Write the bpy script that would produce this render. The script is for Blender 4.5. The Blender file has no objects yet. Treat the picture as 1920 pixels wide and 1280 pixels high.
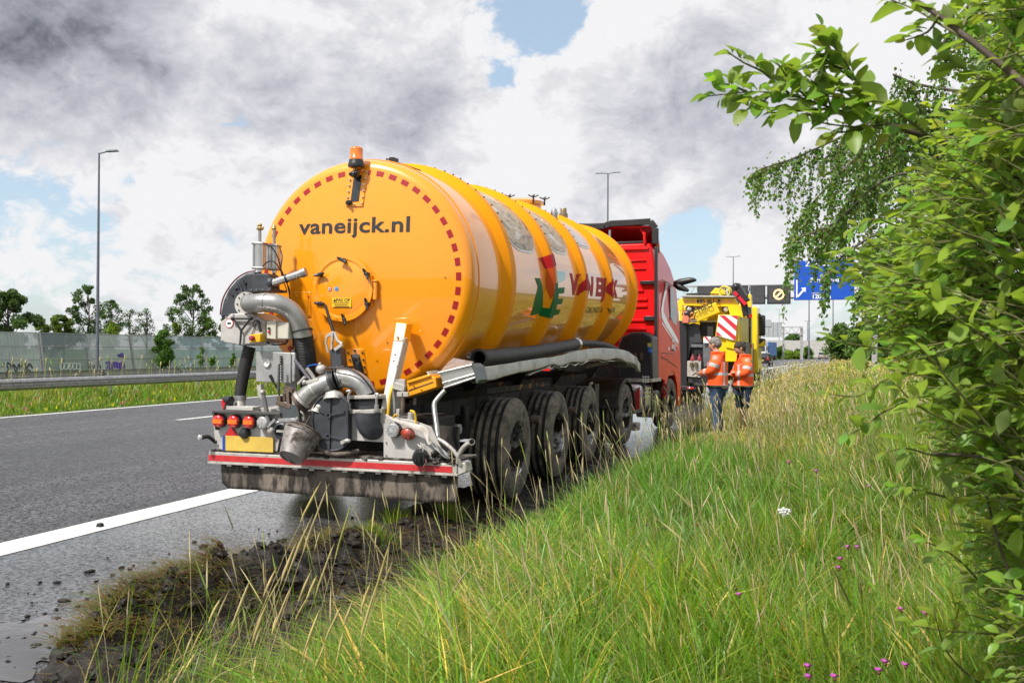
import bpy, bmesh, math, random
import numpy as np
from mathutils import Vector as V, Matrix as MX
R = math.radians
SC = bpy.context.scene
COL = SC.collection
random.seed(7); RNG = np.random.default_rng(7)

# ------------------------------------------------------------------ camera
FPX = 1800.0                      # focal length in pixels of a 1920 px wide frame
EYE = V((0, 0, 1.55))
_th, _pi, _ro = R(17.0), R(0.55), R(0.3)
CF = V((-math.sin(_th)*math.cos(_pi), math.cos(_th)*math.cos(_pi), math.sin(_pi)))
_r = V((math.cos(_th), math.sin(_th), 0)); _u = _r.cross(CF)
CR = _r*math.cos(_ro) + _u*math.sin(_ro)
CU = -_r*math.sin(_ro) + _u*math.cos(_ro)
cam = bpy.data.cameras.new('camera'); cam_o = bpy.data.objects.new('camera', cam); COL.objects.link(cam_o)
cam.sensor_width = 36; cam.sensor_fit = 'HORIZONTAL'; cam.lens = FPX*36/1920
cam.clip_start = 0.05; cam.clip_end = 4000
cam_o.matrix_world = MX(((CR.x, CU.x, -CF.x, EYE.x), (CR.y, CU.y, -CF.y, EYE.y), (CR.z, CU.z, -CF.z, EYE.z), (0, 0, 0, 1)))
cam.dof.use_dof = True; cam.dof.focus_distance = 9.0; cam.dof.aperture_fstop = 9
SC.camera = cam_o

# ------------------------------------------------------------------ sun, sky, exposure
SUN_EL, SUN_AZ = R(52), R(-152)    # azimuth measured from +Y towards +X
sun_dir = V((math.sin(SUN_AZ)*math.cos(SUN_EL), math.cos(SUN_AZ)*math.cos(SUN_EL), math.sin(SUN_EL)))
sun = bpy.data.lights.new('sun', 'SUN'); sun.energy = 3.9; sun.angle = R(4); sun.color = (1, .95, .87)
sun_o = bpy.data.objects.new('sun', sun); COL.objects.link(sun_o)
sun_o.rotation_euler = sun_dir.to_track_quat('Z', 'Y').to_euler()
SC.view_settings.view_transform = 'Standard'; SC.view_settings.look = 'None'
SC.view_settings.gamma = 1; SC.view_settings.use_curve_mapping = False
SC.view_settings.exposure = 0.62

def pxdir(x, y):
    return (CR*((x-960)/FPX) - CU*((y-640)/FPX) + CF).normalized()

def make_world():
    w = bpy.data.worlds.new('World'); SC.world = w; w.use_nodes = True
    nt = w.node_tree; N = nt.nodes; L = nt.links; N.clear()
    out = N.new('ShaderNodeOutputWorld'); bg = N.new('ShaderNodeBackground'); bg.inputs[1].default_value = 0.1
    L.new(bg.outputs[0], out.inputs[0])
    sky = N.new('ShaderNodeTexSky'); sky.sky_type = 'NISHITA'; sky.sun_disc = False
    sky.sun_elevation = SUN_EL; sky.sun_rotation = SUN_AZ; sky.air_density = 1.0; sky.dust_density = 1.2
    tc = N.new('ShaderNodeTexCoord')
    def math_(op, a, b=None, c=None, clamp=False):
        n = N.new('ShaderNodeMath'); n.operation = op; n.use_clamp = clamp
        for i, v in enumerate((a, b, c)):
            if v is None: continue
            if isinstance(v, (int, float)): n.inputs[i].default_value = v
            else: L.new(v, n.inputs[i])
        return n.outputs[0]
    def noise(scale, detail, rough, dist, off):
        mp = N.new('ShaderNodeMapping'); mp.inputs['Location'].default_value = off; mp.inputs['Scale'].default_value = (1, 1, 1.55)
        L.new(tc.outputs['Generated'], mp.inputs[0])
        n = N.new('ShaderNodeTexNoise'); n.inputs['Scale'].default_value = scale; n.inputs['Detail'].default_value = detail
        n.inputs['Roughness'].default_value = rough; n.inputs['Distortion'].default_value = dist
        L.new(mp.outputs[0], n.inputs['Vector']); return n.outputs['Fac']
    def billow(scale, off):            # heaped, cauliflower like lumps
        mp = N.new('ShaderNodeMapping'); mp.inputs['Location'].default_value = off; mp.inputs['Scale'].default_value = (1, 1, 1.45); L.new(tc.outputs['Generated'], mp.inputs[0])
        w_ = N.new('ShaderNodeTexNoise'); w_.inputs['Scale'].default_value = scale*1.3; w_.inputs['Detail'].default_value = 4; L.new(mp.outputs[0], w_.inputs['Vector'])
        ad = N.new('ShaderNodeVectorMath'); ad.operation = 'MULTIPLY_ADD'; L.new(w_.outputs['Color'], ad.inputs[0]); ad.inputs[1].default_value = (.09, .09, .09); L.new(mp.outputs[0], ad.inputs[2])
        v = N.new('ShaderNodeTexVoronoi'); v.feature = 'F1'; v.normalize = True; v.inputs['Scale'].default_value = scale; v.inputs['Detail'].default_value = 4; v.inputs['Roughness'].default_value = .62; v.inputs['Lacunarity'].default_value = 2.3
        L.new(ad.outputs[0], v.inputs['Vector']); return math_('SUBTRACT', 1.0, v.outputs['Distance'])
    n1 = noise(3.0, 5, .5, .1, (3.1, 1.7, .4)); n2 = noise(2.4, 4, .5, .1, (7.3, 4.4, .2)); n3 = noise(13, 8, .6, .2, (1.3, 9.2, .7))
    bl = billow(7.0, (1.7, 5.3, .9)); bl2 = billow(7.0, (1.7-.012, 5.3, .9+.040))
    relief = math_('MULTIPLY', math_('SUBTRACT', bl2, bl), 1.7)
    def blobs(lst, start):
        acc = start
        for (x, y, s, a) in lst:
            d = pxdir(x, y); dp = N.new('ShaderNodeVectorMath'); dp.operation = 'DOT_PRODUCT'
            L.new(tc.outputs['Generated'], dp.inputs[0]); dp.inputs[1].default_value = d
            k = 1.0/(1-math.cos(s/FPX))
            e = math_('EXPONENT', math_('MULTIPLY_ADD', dp.outputs['Value'], k, -k))
            acc = math_('MULTIPLY_ADD', e, a, acc)
        return acc
    # where the sky shows through, and where the clouds are thick
    cover = blobs([(1050, 35, 68, -.34), (1010, 75, 45, -.12), (945, 150, 34, -.17), (45, 345, 60, -.08), (390, 460, 90, -.09), (1320, 425, 60, -.22),
                   (845, 335, 45, -.19), (1270, 470, 60, -.18), (1520, 620, 90, -.12), (120, 480, 70, -.04), (230, 330, 50, -.1), (200, 100, 280, .2), (700, 200, 260, .16), (1300, 240, 230, .22), (610, 400, 90, .2), (300, 430, 60, .1), (1420, 480, 70, .25), (60, 440, 90, .12)],
                  math_('ADD', math_('MULTIPLY_ADD', n3, .14, -.05), math_('ADD', math_('MULTIPLY_ADD', bl, .9, -.62), n1)))
    dark = blobs([(40, 25, 170, .50), (250, 85, 110, .36), (20, 90, 60, .14), (120, 270, 120, .20), (620, 230, 160, .30), (820, 220, 110, .24), (740, 120, 150, .18), (480, 150, 80, .16), (1280, 230, 160, .36),
                   (1130, 270, 90, .34), (1420, 330, 120, .30), (1360, 120, 120, .18), (380, 140, 50, -.15), (420, 60, 90, .0), (600, 385, 110, -.22), (280, 370, 110, -.10), (170, 170, 50, -.12), (960, 60, 60, -.22), (1160, 80, 60, -.2), (1000, 330, 60, -.15), (1400, 460, 90, -.3), (1180, 400, 120, -.1),
                   (100, 430, 150, -.25), (1500, 600, 150, -.3), (500, 560, 200, -.25), (900, 400, 70, -.15)],
                  math_('ADD', math_('MULTIPLY_ADD', n2, .8, -.40), math_('ADD', math_('MULTIPLY_ADD', n3, .10, -.05), relief)))
    mc = N.new('ShaderNodeMapRange'); mc.interpolation_type = 'SMOOTHSTEP'; L.new(cover, mc.inputs[0])
    mc.inputs[1].default_value = .40; mc.inputs[2].default_value = .49
    rmp = N.new('ShaderNodeValToRGB'); L.new(dark, rmp.inputs[0]); e = rmp.color_ramp.elements
    e[0].position = .0; e[0].color = (5.9, 5.9, 6.0, 1); e[1].position = 1.0; e[1].color = (1.05, 1.12, 1.34, 1)
    for p, c in ((.14, (5.1, 5.1, 5.35, 1)), (.34, (4.15, 4.2, 4.55, 1)), (.62, (2.9, 3.0, 3.4, 1))):
        q = e.new(p); q.color = c
    skb = N.new('ShaderNodeMix'); skb.data_type = 'RGBA'; skb.inputs[0].default_value = .42
    L.new(sky.outputs[0], skb.inputs[6]); skb.inputs[7].default_value = (4.6, 5.6, 6.4, 1)   # thin high veil
    mx = N.new('ShaderNodeMix'); mx.data_type = 'RGBA'
    L.new(mc.outputs[0], mx.inputs[0]); L.new(skb.outputs[2], mx.inputs[6]); L.new(rmp.outputs[0], mx.inputs[7])
    L.new(mx.outputs[2], bg.inputs[0])
make_world()

# ------------------------------------------------------------------ helpers
def ray(x, y): return CR*((x-960)/FPX) - CU*((y-640)/FPX) + CF
def at(x, y, Y):                   # point of the photograph at road distance Y
    d = ray(x, y); return EYE + d*((Y-EYE.y)/d.y)
def atx(x, y, X):
    d = ray(x, y); return EYE + d*((X-EYE.x)/d.x)
def gnd(x, y, z=0.0):
    d = ray(x, y); return EYE + d*((z-EYE.z)/d.z)
def project(p):
    q = V(p)-EYE; d = q.dot(CF); return (960+FPX*q.dot(CR)/d, 640-FPX*q.dot(CU)/d, d)

class Frame:
    """local frame of a thing; hit() brings a sight line into it"""
    def __init__(s, o): s.o = o; s.m = o.matrix_basis.copy(); s.i = s.m.inverted()
    def hit(s, x, y, axis, val):
        o = s.i @ EYE; d = s.i.to_3x3() @ ray(x, y)
        return o + d*((val-o[axis])/d[axis])
    def cyl(s, x, y, cx, cz, rad):  # sight line on a cylinder round the local y axis
        o = s.i @ EYE; d = s.i.to_3x3() @ ray(x, y)
        a = d.x**2+d.z**2; b = 2*((o.x-cx)*d.x+(o.z-cz)*d.z); c = (o.x-cx)**2+(o.z-cz)**2-rad**2
        t = (-b-math.sqrt(max(b*b-4*a*c, 0)))/(2*a); return o+d*t

def setp(o, label=None, cat=None, group=None, kind=None):
    if label: o['label'] = label
    if cat: o['category'] = cat
    if group: o['group'] = group
    if kind: o['kind'] = kind
    return o
def thing(name, label, cat, loc=(0, 0, 0), rot=(0, 0, 0), group=None):
    o = bpy.data.objects.new(name, None); COL.objects.link(o); o.empty_display_size = .2
    o.matrix_basis = MX.LocRotScale(V(loc), __import__('mathutils').Euler(rot), None)
    return setp(o, label, cat, group)
def copy_tree(o, parent=None):
    c = o.copy(); COL.objects.link(c)
    if parent is not None: c.parent = parent
    for ch in list(o.children): copy_tree(ch, c)
    return c

class M:
    """collects shapes, links them as one mesh object"""
    def __init__(s): s.v = []; s.f = []; s.mi = []; s.m = 0
    def add(s, vs, fs, m=None):
        b = len(s.v); s.v += [tuple(p) for p in vs]
        for f in fs: s.f.append([b+i for i in f]); s.mi.append(s.m if m is None else m)
        return s
    def hexa(s, p, m=None):        # 8 points: bottom loop 0-3, top loop 4-7
        return s.add(p, [(3, 2, 1, 0), (4, 5, 6, 7), (0, 1, 5, 4), (1, 2, 6, 5), (2, 3, 7, 6), (3, 0, 4, 7)], m)
    def box(s, c, d, rot=None, m=None, taper=1.0):
        x, y, z = d[0]/2, d[1]/2, d[2]/2; P = []
        for k, t in ((-z, 1.0), (z, taper)):
            for a, b in ((-x, -y), (x, -y), (x, y), (-x, y)): P.append(V((a*t, b*t, k)))
        if rot is not None: P = [rot @ p for p in P]
        return s.hexa([V(c)+p for p in P], m)
    def beam(s, a, b, w, h, up=(0, 0, 1), m=None):   # box from a to b
        a = V(a); b = V(b); d = (b-a).normalized(); u = V(up); sd = d.cross(u)
        if sd.length < 1e-4: sd = d.cross(V((1, 0, 0)))
        sd.normalize(); u = sd.cross(d)
        P = []
        for q in (a, b):
            for i, j in ((-1, -1), (1, -1), (1, 1), (-1, 1)): P.append(q+sd*(w/2*i)+u*(h/2*j))
        return s.hexa(P, m)
    def prism(s, pts, vec, m=None):
        n = len(pts); a = [V(p) for p in pts]; b = [p+V(vec) for p in a]
        nn = V((0, 0, 0))
        for i in range(n): nn += (a[i]-a[0]).cross(a[(i+1) % n]-a[0])
        if nn.dot(V(vec)) > 0: a, b = a[::-1], b[::-1]
        return s.add(a+b, [tuple(range(n)), tuple(range(2*n-1, n-1, -1))] + [(i, i+n, (i+1) % n+n, (i+1) % n) for i in range(n)], m)
    def cyl(s, p0, p1, r0, r1=None, n=16, caps=True, m=None):
        return s.tube([p0, p1], [r0, r0 if r1 is None else r1], n, caps, m)
    def tube(s, pts, r, n=10, caps=True, m=None, smooth=0):
        pts = [V(p) for p in pts]; k = len(pts)
        rs = list(r) if hasattr(r, '__len__') else [r]*k
        if smooth and k > 2:
            q = []; qr = []
            for i in range(k-1):
                a = pts[max(i-1, 0)]; b = pts[i]; c = pts[i+1]; d = pts[min(i+2, k-1)]
                for j in range(smooth):
                    t = j/smooth
                    q.append(.5*((2*b)+(c-a)*t+(2*a-5*b+4*c-d)*t*t+(3*b-a-3*c+d)*t**3)); qr.append(rs[i]*(1-t)+rs[i+1]*t)
            q.append(pts[-1]); qr.append(rs[-1]); pts, rs = q, qr; k = len(pts)
        tg = [(pts[min(i+1, k-1)]-pts[max(i-1, 0)]) for i in range(k)]
        for i in range(k):
            if tg[i].length < 1e-9: tg[i] = tg[i-1] if i else V((0, 0, 1))
            tg[i] = tg[i].normalized()
        ref = V((0, 0, 1)) if abs(tg[0].z) < .9 else V((1, 0, 0))
        sd = tg[0].cross(ref).normalized(); vs = []
        for i in range(k):
            if i:
                ax = tg[i-1].cross(tg[i])
                if ax.length > 1e-7: sd = MX.Rotation(tg[i-1].angle(tg[i]), 3, ax.normalized()) @ sd
            sd = (sd - tg[i]*sd.dot(tg[i])).normalized(); up = tg[i].cross(sd)
            for j in range(n):
                a = 2*math.pi*j/n; vs.append(pts[i]+(sd*math.cos(a)+up*math.sin(a))*rs[i])
        fs = []
        for i in range(k-1):
            for j in range(n):
                a = i*n+j; b = i*n+(j+1) % n; fs.append((a, b, b+n, a+n))
        if caps: fs += [tuple(range(n-1, -1, -1)), tuple(range((k-1)*n, k*n))]
        return s.add(vs, fs, m)
    def lathe(s, prof, org=(0, 0, 0), axis=(0, 0, 1), n=24, a0=0.0, a1=2*math.pi, m=None, mis=None, ref=None):
        """prof: (radius, height) along axis"""
        ax = V(axis).normalized(); rf = V(ref) if ref else (V((1, 0, 0)) if abs(ax.x) < .9 else V((0, 0, 1)))
        e1 = (rf-ax*rf.dot(ax)).normalized(); e2 = ax.cross(e1); o = V(org)
        full = abs(a1-a0-2*math.pi) < 1e-6; cols = n if full else n+1; vs = []
        for (r, h) in prof:
            for j in range(cols):
                a = a0+(a1-a0)*j/n; vs.append(o+ax*h+(e1*math.cos(a)+e2*math.sin(a))*r)
        for i in range(len(prof)-1):
            fs = []
            for j in range(n):
                j2 = (j+1) % cols; fs.append((i*cols+j, i*cols+j2, (i+1)*cols+j2, (i+1)*cols+j))
            b = len(s.v)
            if i == 0: s.v += [tuple(p) for p in vs]; base = b
            for f in fs: s.f.append([base+q for q in f]); s.mi.append((mis[i] if mis else (s.m if m is None else m)))
        return s
    def disc(s, c, axis, r, n=24, m=None, h=0.0):
        ax = V(axis).normalized(); rf = V((1, 0, 0)) if abs(ax.x) < .9 else V((0, 0, 1))
        e1 = (rf-ax*rf.dot(ax)).normalized(); e2 = ax.cross(e1)
        return s.add([V(c)+(e1*math.cos(2*math.pi*j/n)+e2*math.sin(2*math.pi*j/n))*r for j in range(n)], [tuple(range(n))], m)
    def ell(s, c, r, n=14, k=9, m=None, rot=None):
        vs = []; c = V(c)
        for i in range(k+1):
            t = math.pi*i/k
            for j in range(n):
                a = 2*math.pi*j/n; p = V((r[0]*math.sin(t)*math.cos(a), r[1]*math.sin(t)*math.sin(a), r[2]*math.cos(t)))
                vs.append(c+(rot @ p if rot is not None else p))
        return s.add(vs, [((i*n+j), (i+1)*n+j, (i+1)*n+(j+1) % n, i*n+(j+1) % n) for i in range(k) for j in range(n)], m)
    def torus(s, c, axis, Rr, r, n=24, k=8, m=None):
        ax = V(axis).normalized(); rf = V((1, 0, 0)) if abs(ax.x) < .9 else V((0, 0, 1))
        e1 = (rf-ax*rf.dot(ax)).normalized(); e2 = ax.cross(e1); vs = []
        for i in range(n):
            a = 2*math.pi*i/n; d = e1*math.cos(a)+e2*math.sin(a)
            for j in range(k):
                b = 2*math.pi*j/k; vs.append(V(c)+d*(Rr+r*math.cos(b))+ax*(r*math.sin(b)))
        return s.add(vs, [(i*k+j, ((i+1) % n)*k+j, ((i+1) % n)*k+(j+1) % k, i*k+(j+1) % k) for i in range(n) for j in range(k)], m)
    def build(s, name, mats, parent=None, bevel=0, auto=38, **tags):
        me = bpy.data.meshes.new(name); me.from_pydata(s.v, [], s.f)
        if not isinstance(mats, (list, tuple)): mats = [mats]
        for m in mats: me.materials.append(m)
        if len(mats) > 1: me.polygons.foreach_set('material_index', s.mi)
        bm = bmesh.new(); bm.from_mesh(me); bmesh.ops.remove_doubles(bm, verts=bm.verts, dist=1e-5)
        bmesh.ops.recalc_face_normals(bm, faces=bm.faces); bm.to_mesh(me); bm.free()
        me.shade_smooth()
        if auto < 180: me.set_sharp_from_angle(angle=R(auto))
        o = bpy.data.objects.new(name, me); COL.objects.link(o)
        if parent is not None: o.parent = parent
        if bevel:
            b = o.modifiers.new('bevel', 'BEVEL'); b.width = bevel; b.segments = 2; b.limit_method = 'ANGLE'; b.angle_limit = R(40)
        setp(o, tags.get('label'), tags.get('cat'), tags.get('group'), tags.get('kind'))
        return o
def share(o, name=None, parent=None, mat=None):
    c = bpy.data.objects.new(name or o.name.split('.')[0], o.data); COL.objects.link(c)
    if parent is not None: c.parent = parent
    for md in o.modifiers:
        if md.type == 'BEVEL':
            b = c.modifiers.new('bevel', 'BEVEL'); b.width = md.width; b.segments = 2; b.limit_method = 'ANGLE'; b.angle_limit = md.angle_limit
    if mat is not None: c.matrix_basis = mat
    return c
def npmesh(name, verts, faces, mat, parent=None, col=None, smooth=True, nper=None):
    """big meshes from numpy; faces (n,3) or (n,4)"""
    me = bpy.data.meshes.new(name); nv = len(verts); k = faces.shape[1]; nf = len(faces)
    me.vertices.add(nv); me.vertices.foreach_set('co', np.ascontiguousarray(verts, np.float32).ravel())
    me.loops.add(nf*k); me.loops.foreach_set('vertex_index', np.ascontiguousarray(faces, np.int32).ravel())
    me.polygons.add(nf); me.polygons.foreach_set('loop_start', np.arange(0, nf*k, k, dtype=np.int32))
    me.polygons.foreach_set('loop_total', np.full(nf, k, np.int32))
    if smooth: me.polygons.foreach_set('use_smooth', np.ones(nf, bool))
    me.update(calc_edges=True)
    if col is not None:
        a = me.color_attributes.new('tint', 'FLOAT_COLOR', 'POINT'); a.data.foreach_set('color', np.ascontiguousarray(np.c_[col, np.ones(nv)], np.float32).ravel())
    if not isinstance(mat, (list, tuple)): mat = [mat]
    for m in mat: me.materials.append(m)
    o = bpy.data.objects.new(name, me); COL.objects.link(o)
    if parent is not None: o.parent = parent
    return o

# ------------------------------------------------------------------ materials
MATS = {}
def pm(name, col, rough=.5, metal=0.0, coat=0.0, var=.12, vscale=4.0, bump=0.0, bscale=60.0, dirt=None, dscale=3.0, damt=.5, spec=.5, alpha=1.0, trans=0.0, emit=None, tint=False, rvar=.0, drough=.9, stretch=None, coat_ior=None):
    """principled material: base colour with mottling, optional patches of dirt, fine relief"""
    if name in MATS: return MATS[name]
    m = bpy.data.materials.new(name); m.use_nodes = True; MATS[name] = m
    nt = m.node_tree; N = nt.nodes; L = nt.links; b = N['Principled BSDF']
    b.inputs['Metallic'].default_value = metal; b.inputs['Roughness'].default_value = rough
    b.inputs['Coat Weight'].default_value = coat; b.inputs['Coat Roughness'].default_value = .03
    b.inputs['Specular IOR Level'].default_value = spec; b.inputs['Alpha'].default_value = alpha
    b.inputs['Transmission Weight'].default_value = trans
    tc = N.new('ShaderNodeTexCoord'); vec = tc.outputs['Object']
    if stretch:
        mp = N.new('ShaderNodeMapping'); mp.inputs['Scale'].default_value = stretch; L.new(vec, mp.inputs[0]); vec = mp.outputs[0]
    def nz(scale, det=6, rg=.6):
        n = N.new('ShaderNodeTexNoise'); n.inputs['Scale'].default_value = scale; n.inputs['Detail'].default_value = det; n.inputs['Roughness'].default_value = rg
        L.new(vec, n.inputs['Vector']); return n.outputs['Fac']
    def mr(src, a, b_, c, d):
        n = N.new('ShaderNodeMapRange'); L.new(src, n.inputs[0])
        for i, q in enumerate((a, b_, c, d)): n.inputs[i+1].default_value = q
        return n.outputs[0]
    def mixc(f, a, b_):
        n = N.new('ShaderNodeMix'); n.data_type = 'RGBA'; L.new(f, n.inputs[0])
        for i, q in ((6, a), (7, b_)):
            if isinstance(q, tuple): n.inputs[i].default_value = (*q[:3], 1)
            else: L.new(q, n.inputs[i])
        return n.outputs[2]
    base = tuple(col)
    lo = tuple(max(c*(1-var*1.6), 0) for c in col); hi = tuple(min(c*(1+var), 1) for c in col)
    c_out = mixc(mr(nz(vscale), .3, .7, 0, 1), lo, hi)
    if tint:
        at_ = N.new('ShaderNodeAttribute'); at_.attribute_name = 'tint'
        mm = N.new('ShaderNodeMix'); mm.data_type = 'RGBA'; mm.blend_type = 'MULTIPLY'; mm.inputs[0].default_value = 1
        L.new(c_out, mm.inputs[6]); L.new(at_.outputs['Color'], mm.inputs[7]); c_out = mm.outputs[2]
    r_out = None
    if rvar: r_out = mr(nz(vscale*2.3), .3, .7, max(rough-rvar, .02), min(rough+rvar, 1))
    if dirt:
        f = nz(dscale, 9, .68); w = .07
        f = mr(f, .5-(damt-.5)*.5-w, .5-(damt-.5)*.5+w, 0, 1)
        d2 = tuple(c*.45 for c in dirt)
        dc = mixc(mr(nz(dscale*3.1), .35, .65, 0, 1), dirt, d2)
        c_out = mixc(f, c_out, dc)
        n = N.new('ShaderNodeMix'); n.data_type = 'FLOAT'; L.new(f, n.inputs[0]); n.inputs[3].default_value = drough
        if r_out is None: n.inputs[2].default_value = rough
        else: L.new(r_out, n.inputs[2])
        r_out = n.outputs[0]
        if coat:
            n = N.new('ShaderNodeMath'); n.operation = 'MULTIPLY_ADD'; L.new(f, n.inputs[0]); n.inputs[1].default_value = -coat; n.inputs[2].default_value = coat; L.new(n.outputs[0], b.inputs['Coat Weight'])
    L.new(c_out, b.inputs['Base Color'])
    if r_out is not None: L.new(r_out, b.inputs['Roughness'])
    if bump:
        bp = N.new('ShaderNodeBump'); bp.inputs['Strength'].default_value = 1; bp.inputs['Distance'].default_value = bump
        L.new(nz(bscale, 5), bp.inputs['Height']); L.new(bp.outputs[0], b.inputs['Normal'])
        if coat: L.new(bp.outputs[0], b.inputs['Coat Normal'])
    if coat_ior: b.inputs['Coat IOR'].default_value = coat_ior
    if emit: b.inputs['Emission Color'].default_value = (*emit[:3], 1); b.inputs['Emission Strength'].default_value = emit[3]
    return m
def leafmat(name, top, under, trans, rough=.45, tint=True, tw=.35):
    """leaf or grass: two sides, light shining through"""
    m = bpy.data.materials.new(name); m.use_nodes = True; MATS[name] = m
    nt = m.node_tree; N = nt.nodes; L = nt.links; b = N['Principled BSDF']; out = N['Material Output']
    b.inputs['Roughness'].default_value = rough; b.inputs['Specular IOR Level'].default_value = .4
    g = N.new('ShaderNodeNewGeometry'); mx = N.new('ShaderNodeMix'); mx.data_type = 'RGBA'
    L.new(g.outputs['Backfacing'], mx.inputs[0]); mx.inputs[6].default_value = (*top, 1); mx.inputs[7].default_value = (*under, 1)
    c = mx.outputs[2]; tr = N.new('ShaderNodeBsdfTranslucent'); tr.inputs[0].default_value = (*trans, 1)
    if tint:
        a = N.new('ShaderNodeAttribute'); a.attribute_name = 'tint'
        for k in range(2):
            mm = N.new('ShaderNodeMix'); mm.data_type = 'RGBA'; mm.blend_type = 'MULTIPLY'; mm.inputs[0].default_value = 1
            if k == 0: L.new(c, mm.inputs[6])
            else: mm.inputs[6].default_value = (*trans, 1)
            L.new(a.outputs['Color'], mm.inputs[7])
            if k == 0: c = mm.outputs[2]
            else: L.new(mm.outputs[2], tr.inputs[0])
    L.new(c, b.inputs['Base Color'])
    ms = N.new('ShaderNodeMixShader'); ms.inputs[0].default_value = tw
    L.new(b.outputs[0], ms.inputs[1]); L.new(tr.outputs[0], ms.inputs[2]); L.new(ms.outputs[0], out.inputs[0])
    return m

MUD = (.085, .065, .05)
steel = pm('galvanised steel', (.42, .42, .43), .42, .75, var=.2, vscale=9, rvar=.12)
steel_d = pm('dirty light steel', (.46, .44, .41), .5, .35, var=.15, vscale=6, dirt=(.17, .14, .11), dscale=7, damt=.28, bump=.0006, bscale=90)
greypaint = pm('light grey paint', (.43, .415, .40), .45, .0, var=.1, vscale=7, dirt=(.20, .17, .14), dscale=9, damt=.12, bump=.0004)
pipe = pm('brushed pipe', (.36, .355, .345), .36, .65, var=.14, vscale=6, rvar=.1, dirt=(.14, .12, .10), dscale=6, damt=.15, bump=.0005, bscale=120)
darkcast = pm('dark grey casting', (.045, .05, .06), .5, .1, var=.25, vscale=8, dirt=(.2, .18, .15), dscale=11, damt=.08, bump=.001, bscale=70)
blackrub = pm('black rubber', (.012, .012, .013), .6, var=.3, vscale=6, dirt=(.05, .045, .04), dscale=6, damt=.2)
blackpl = pm('black plastic', (.016, .017, .019), .42, var=.2, vscale=5)
blackmet = pm('black chassis paint', (.014, .013, .013), .5, var=.3, vscale=5, dirt=MUD, dscale=4, damt=.35)
chrome = pm('bright metal', (.62, .61, .6), .2, .95, var=.08, vscale=5)
orange = pm('orange tank paint', (.88, .300, .002), .32, coat=1.0, var=.035, vscale=1.3, spec=.5, dirt=(.10, .06, .03), dscale=24, damt=-.32)
yellowp = pm('yellow orange paint', (.85, .34, .006), .4, coat=.4, var=.06, dirt=(.12, .08, .04), dscale=14, damt=.0)
orange_m = pm('matt orange paint', (.88, .300, .002), .55, var=.04, vscale=2, spec=.15, dirt=(.10, .06, .03), dscale=20, damt=-.28)
redrefl = pm('red reflective tape', (.33, .008, .012), .35, var=.1, vscale=30)
white = pm('white enamel', (.78, .78, .76), .4, var=.05)
# ------------------------------------------------------------------ ground, road
def cv(Y): return 4e-4*max(0.0, Y-15.0)**2       # the motorway bends right far ahead
def ribbon(name, x0, x1, z, y0, y1, mat, step=3.0, jit=0.0, parent=None, kind='structure', nx=1):
    m = M(); ys = []; y = y0
    while y < y1: ys.append(y); y += step if y < 60 else step*2.5
    ys.append(y1); rr = random.Random(3)
    for y in ys:
        for k in range(nx+1):
            t = k/nx; m.v.append((x0+(x1-x0)*t+cv(y)+(rr.uniform(-jit, jit) if k == nx else 0), y, z))
    w = nx+1
    for i in range(len(ys)-1):
        for k in range(nx): m.f.append([i*w+k, i*w+k+1, (i+1)*w+k+1, (i+1)*w+k]); m.mi.append(0)
    return m.build(name, mat, parent, kind=kind)

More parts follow.
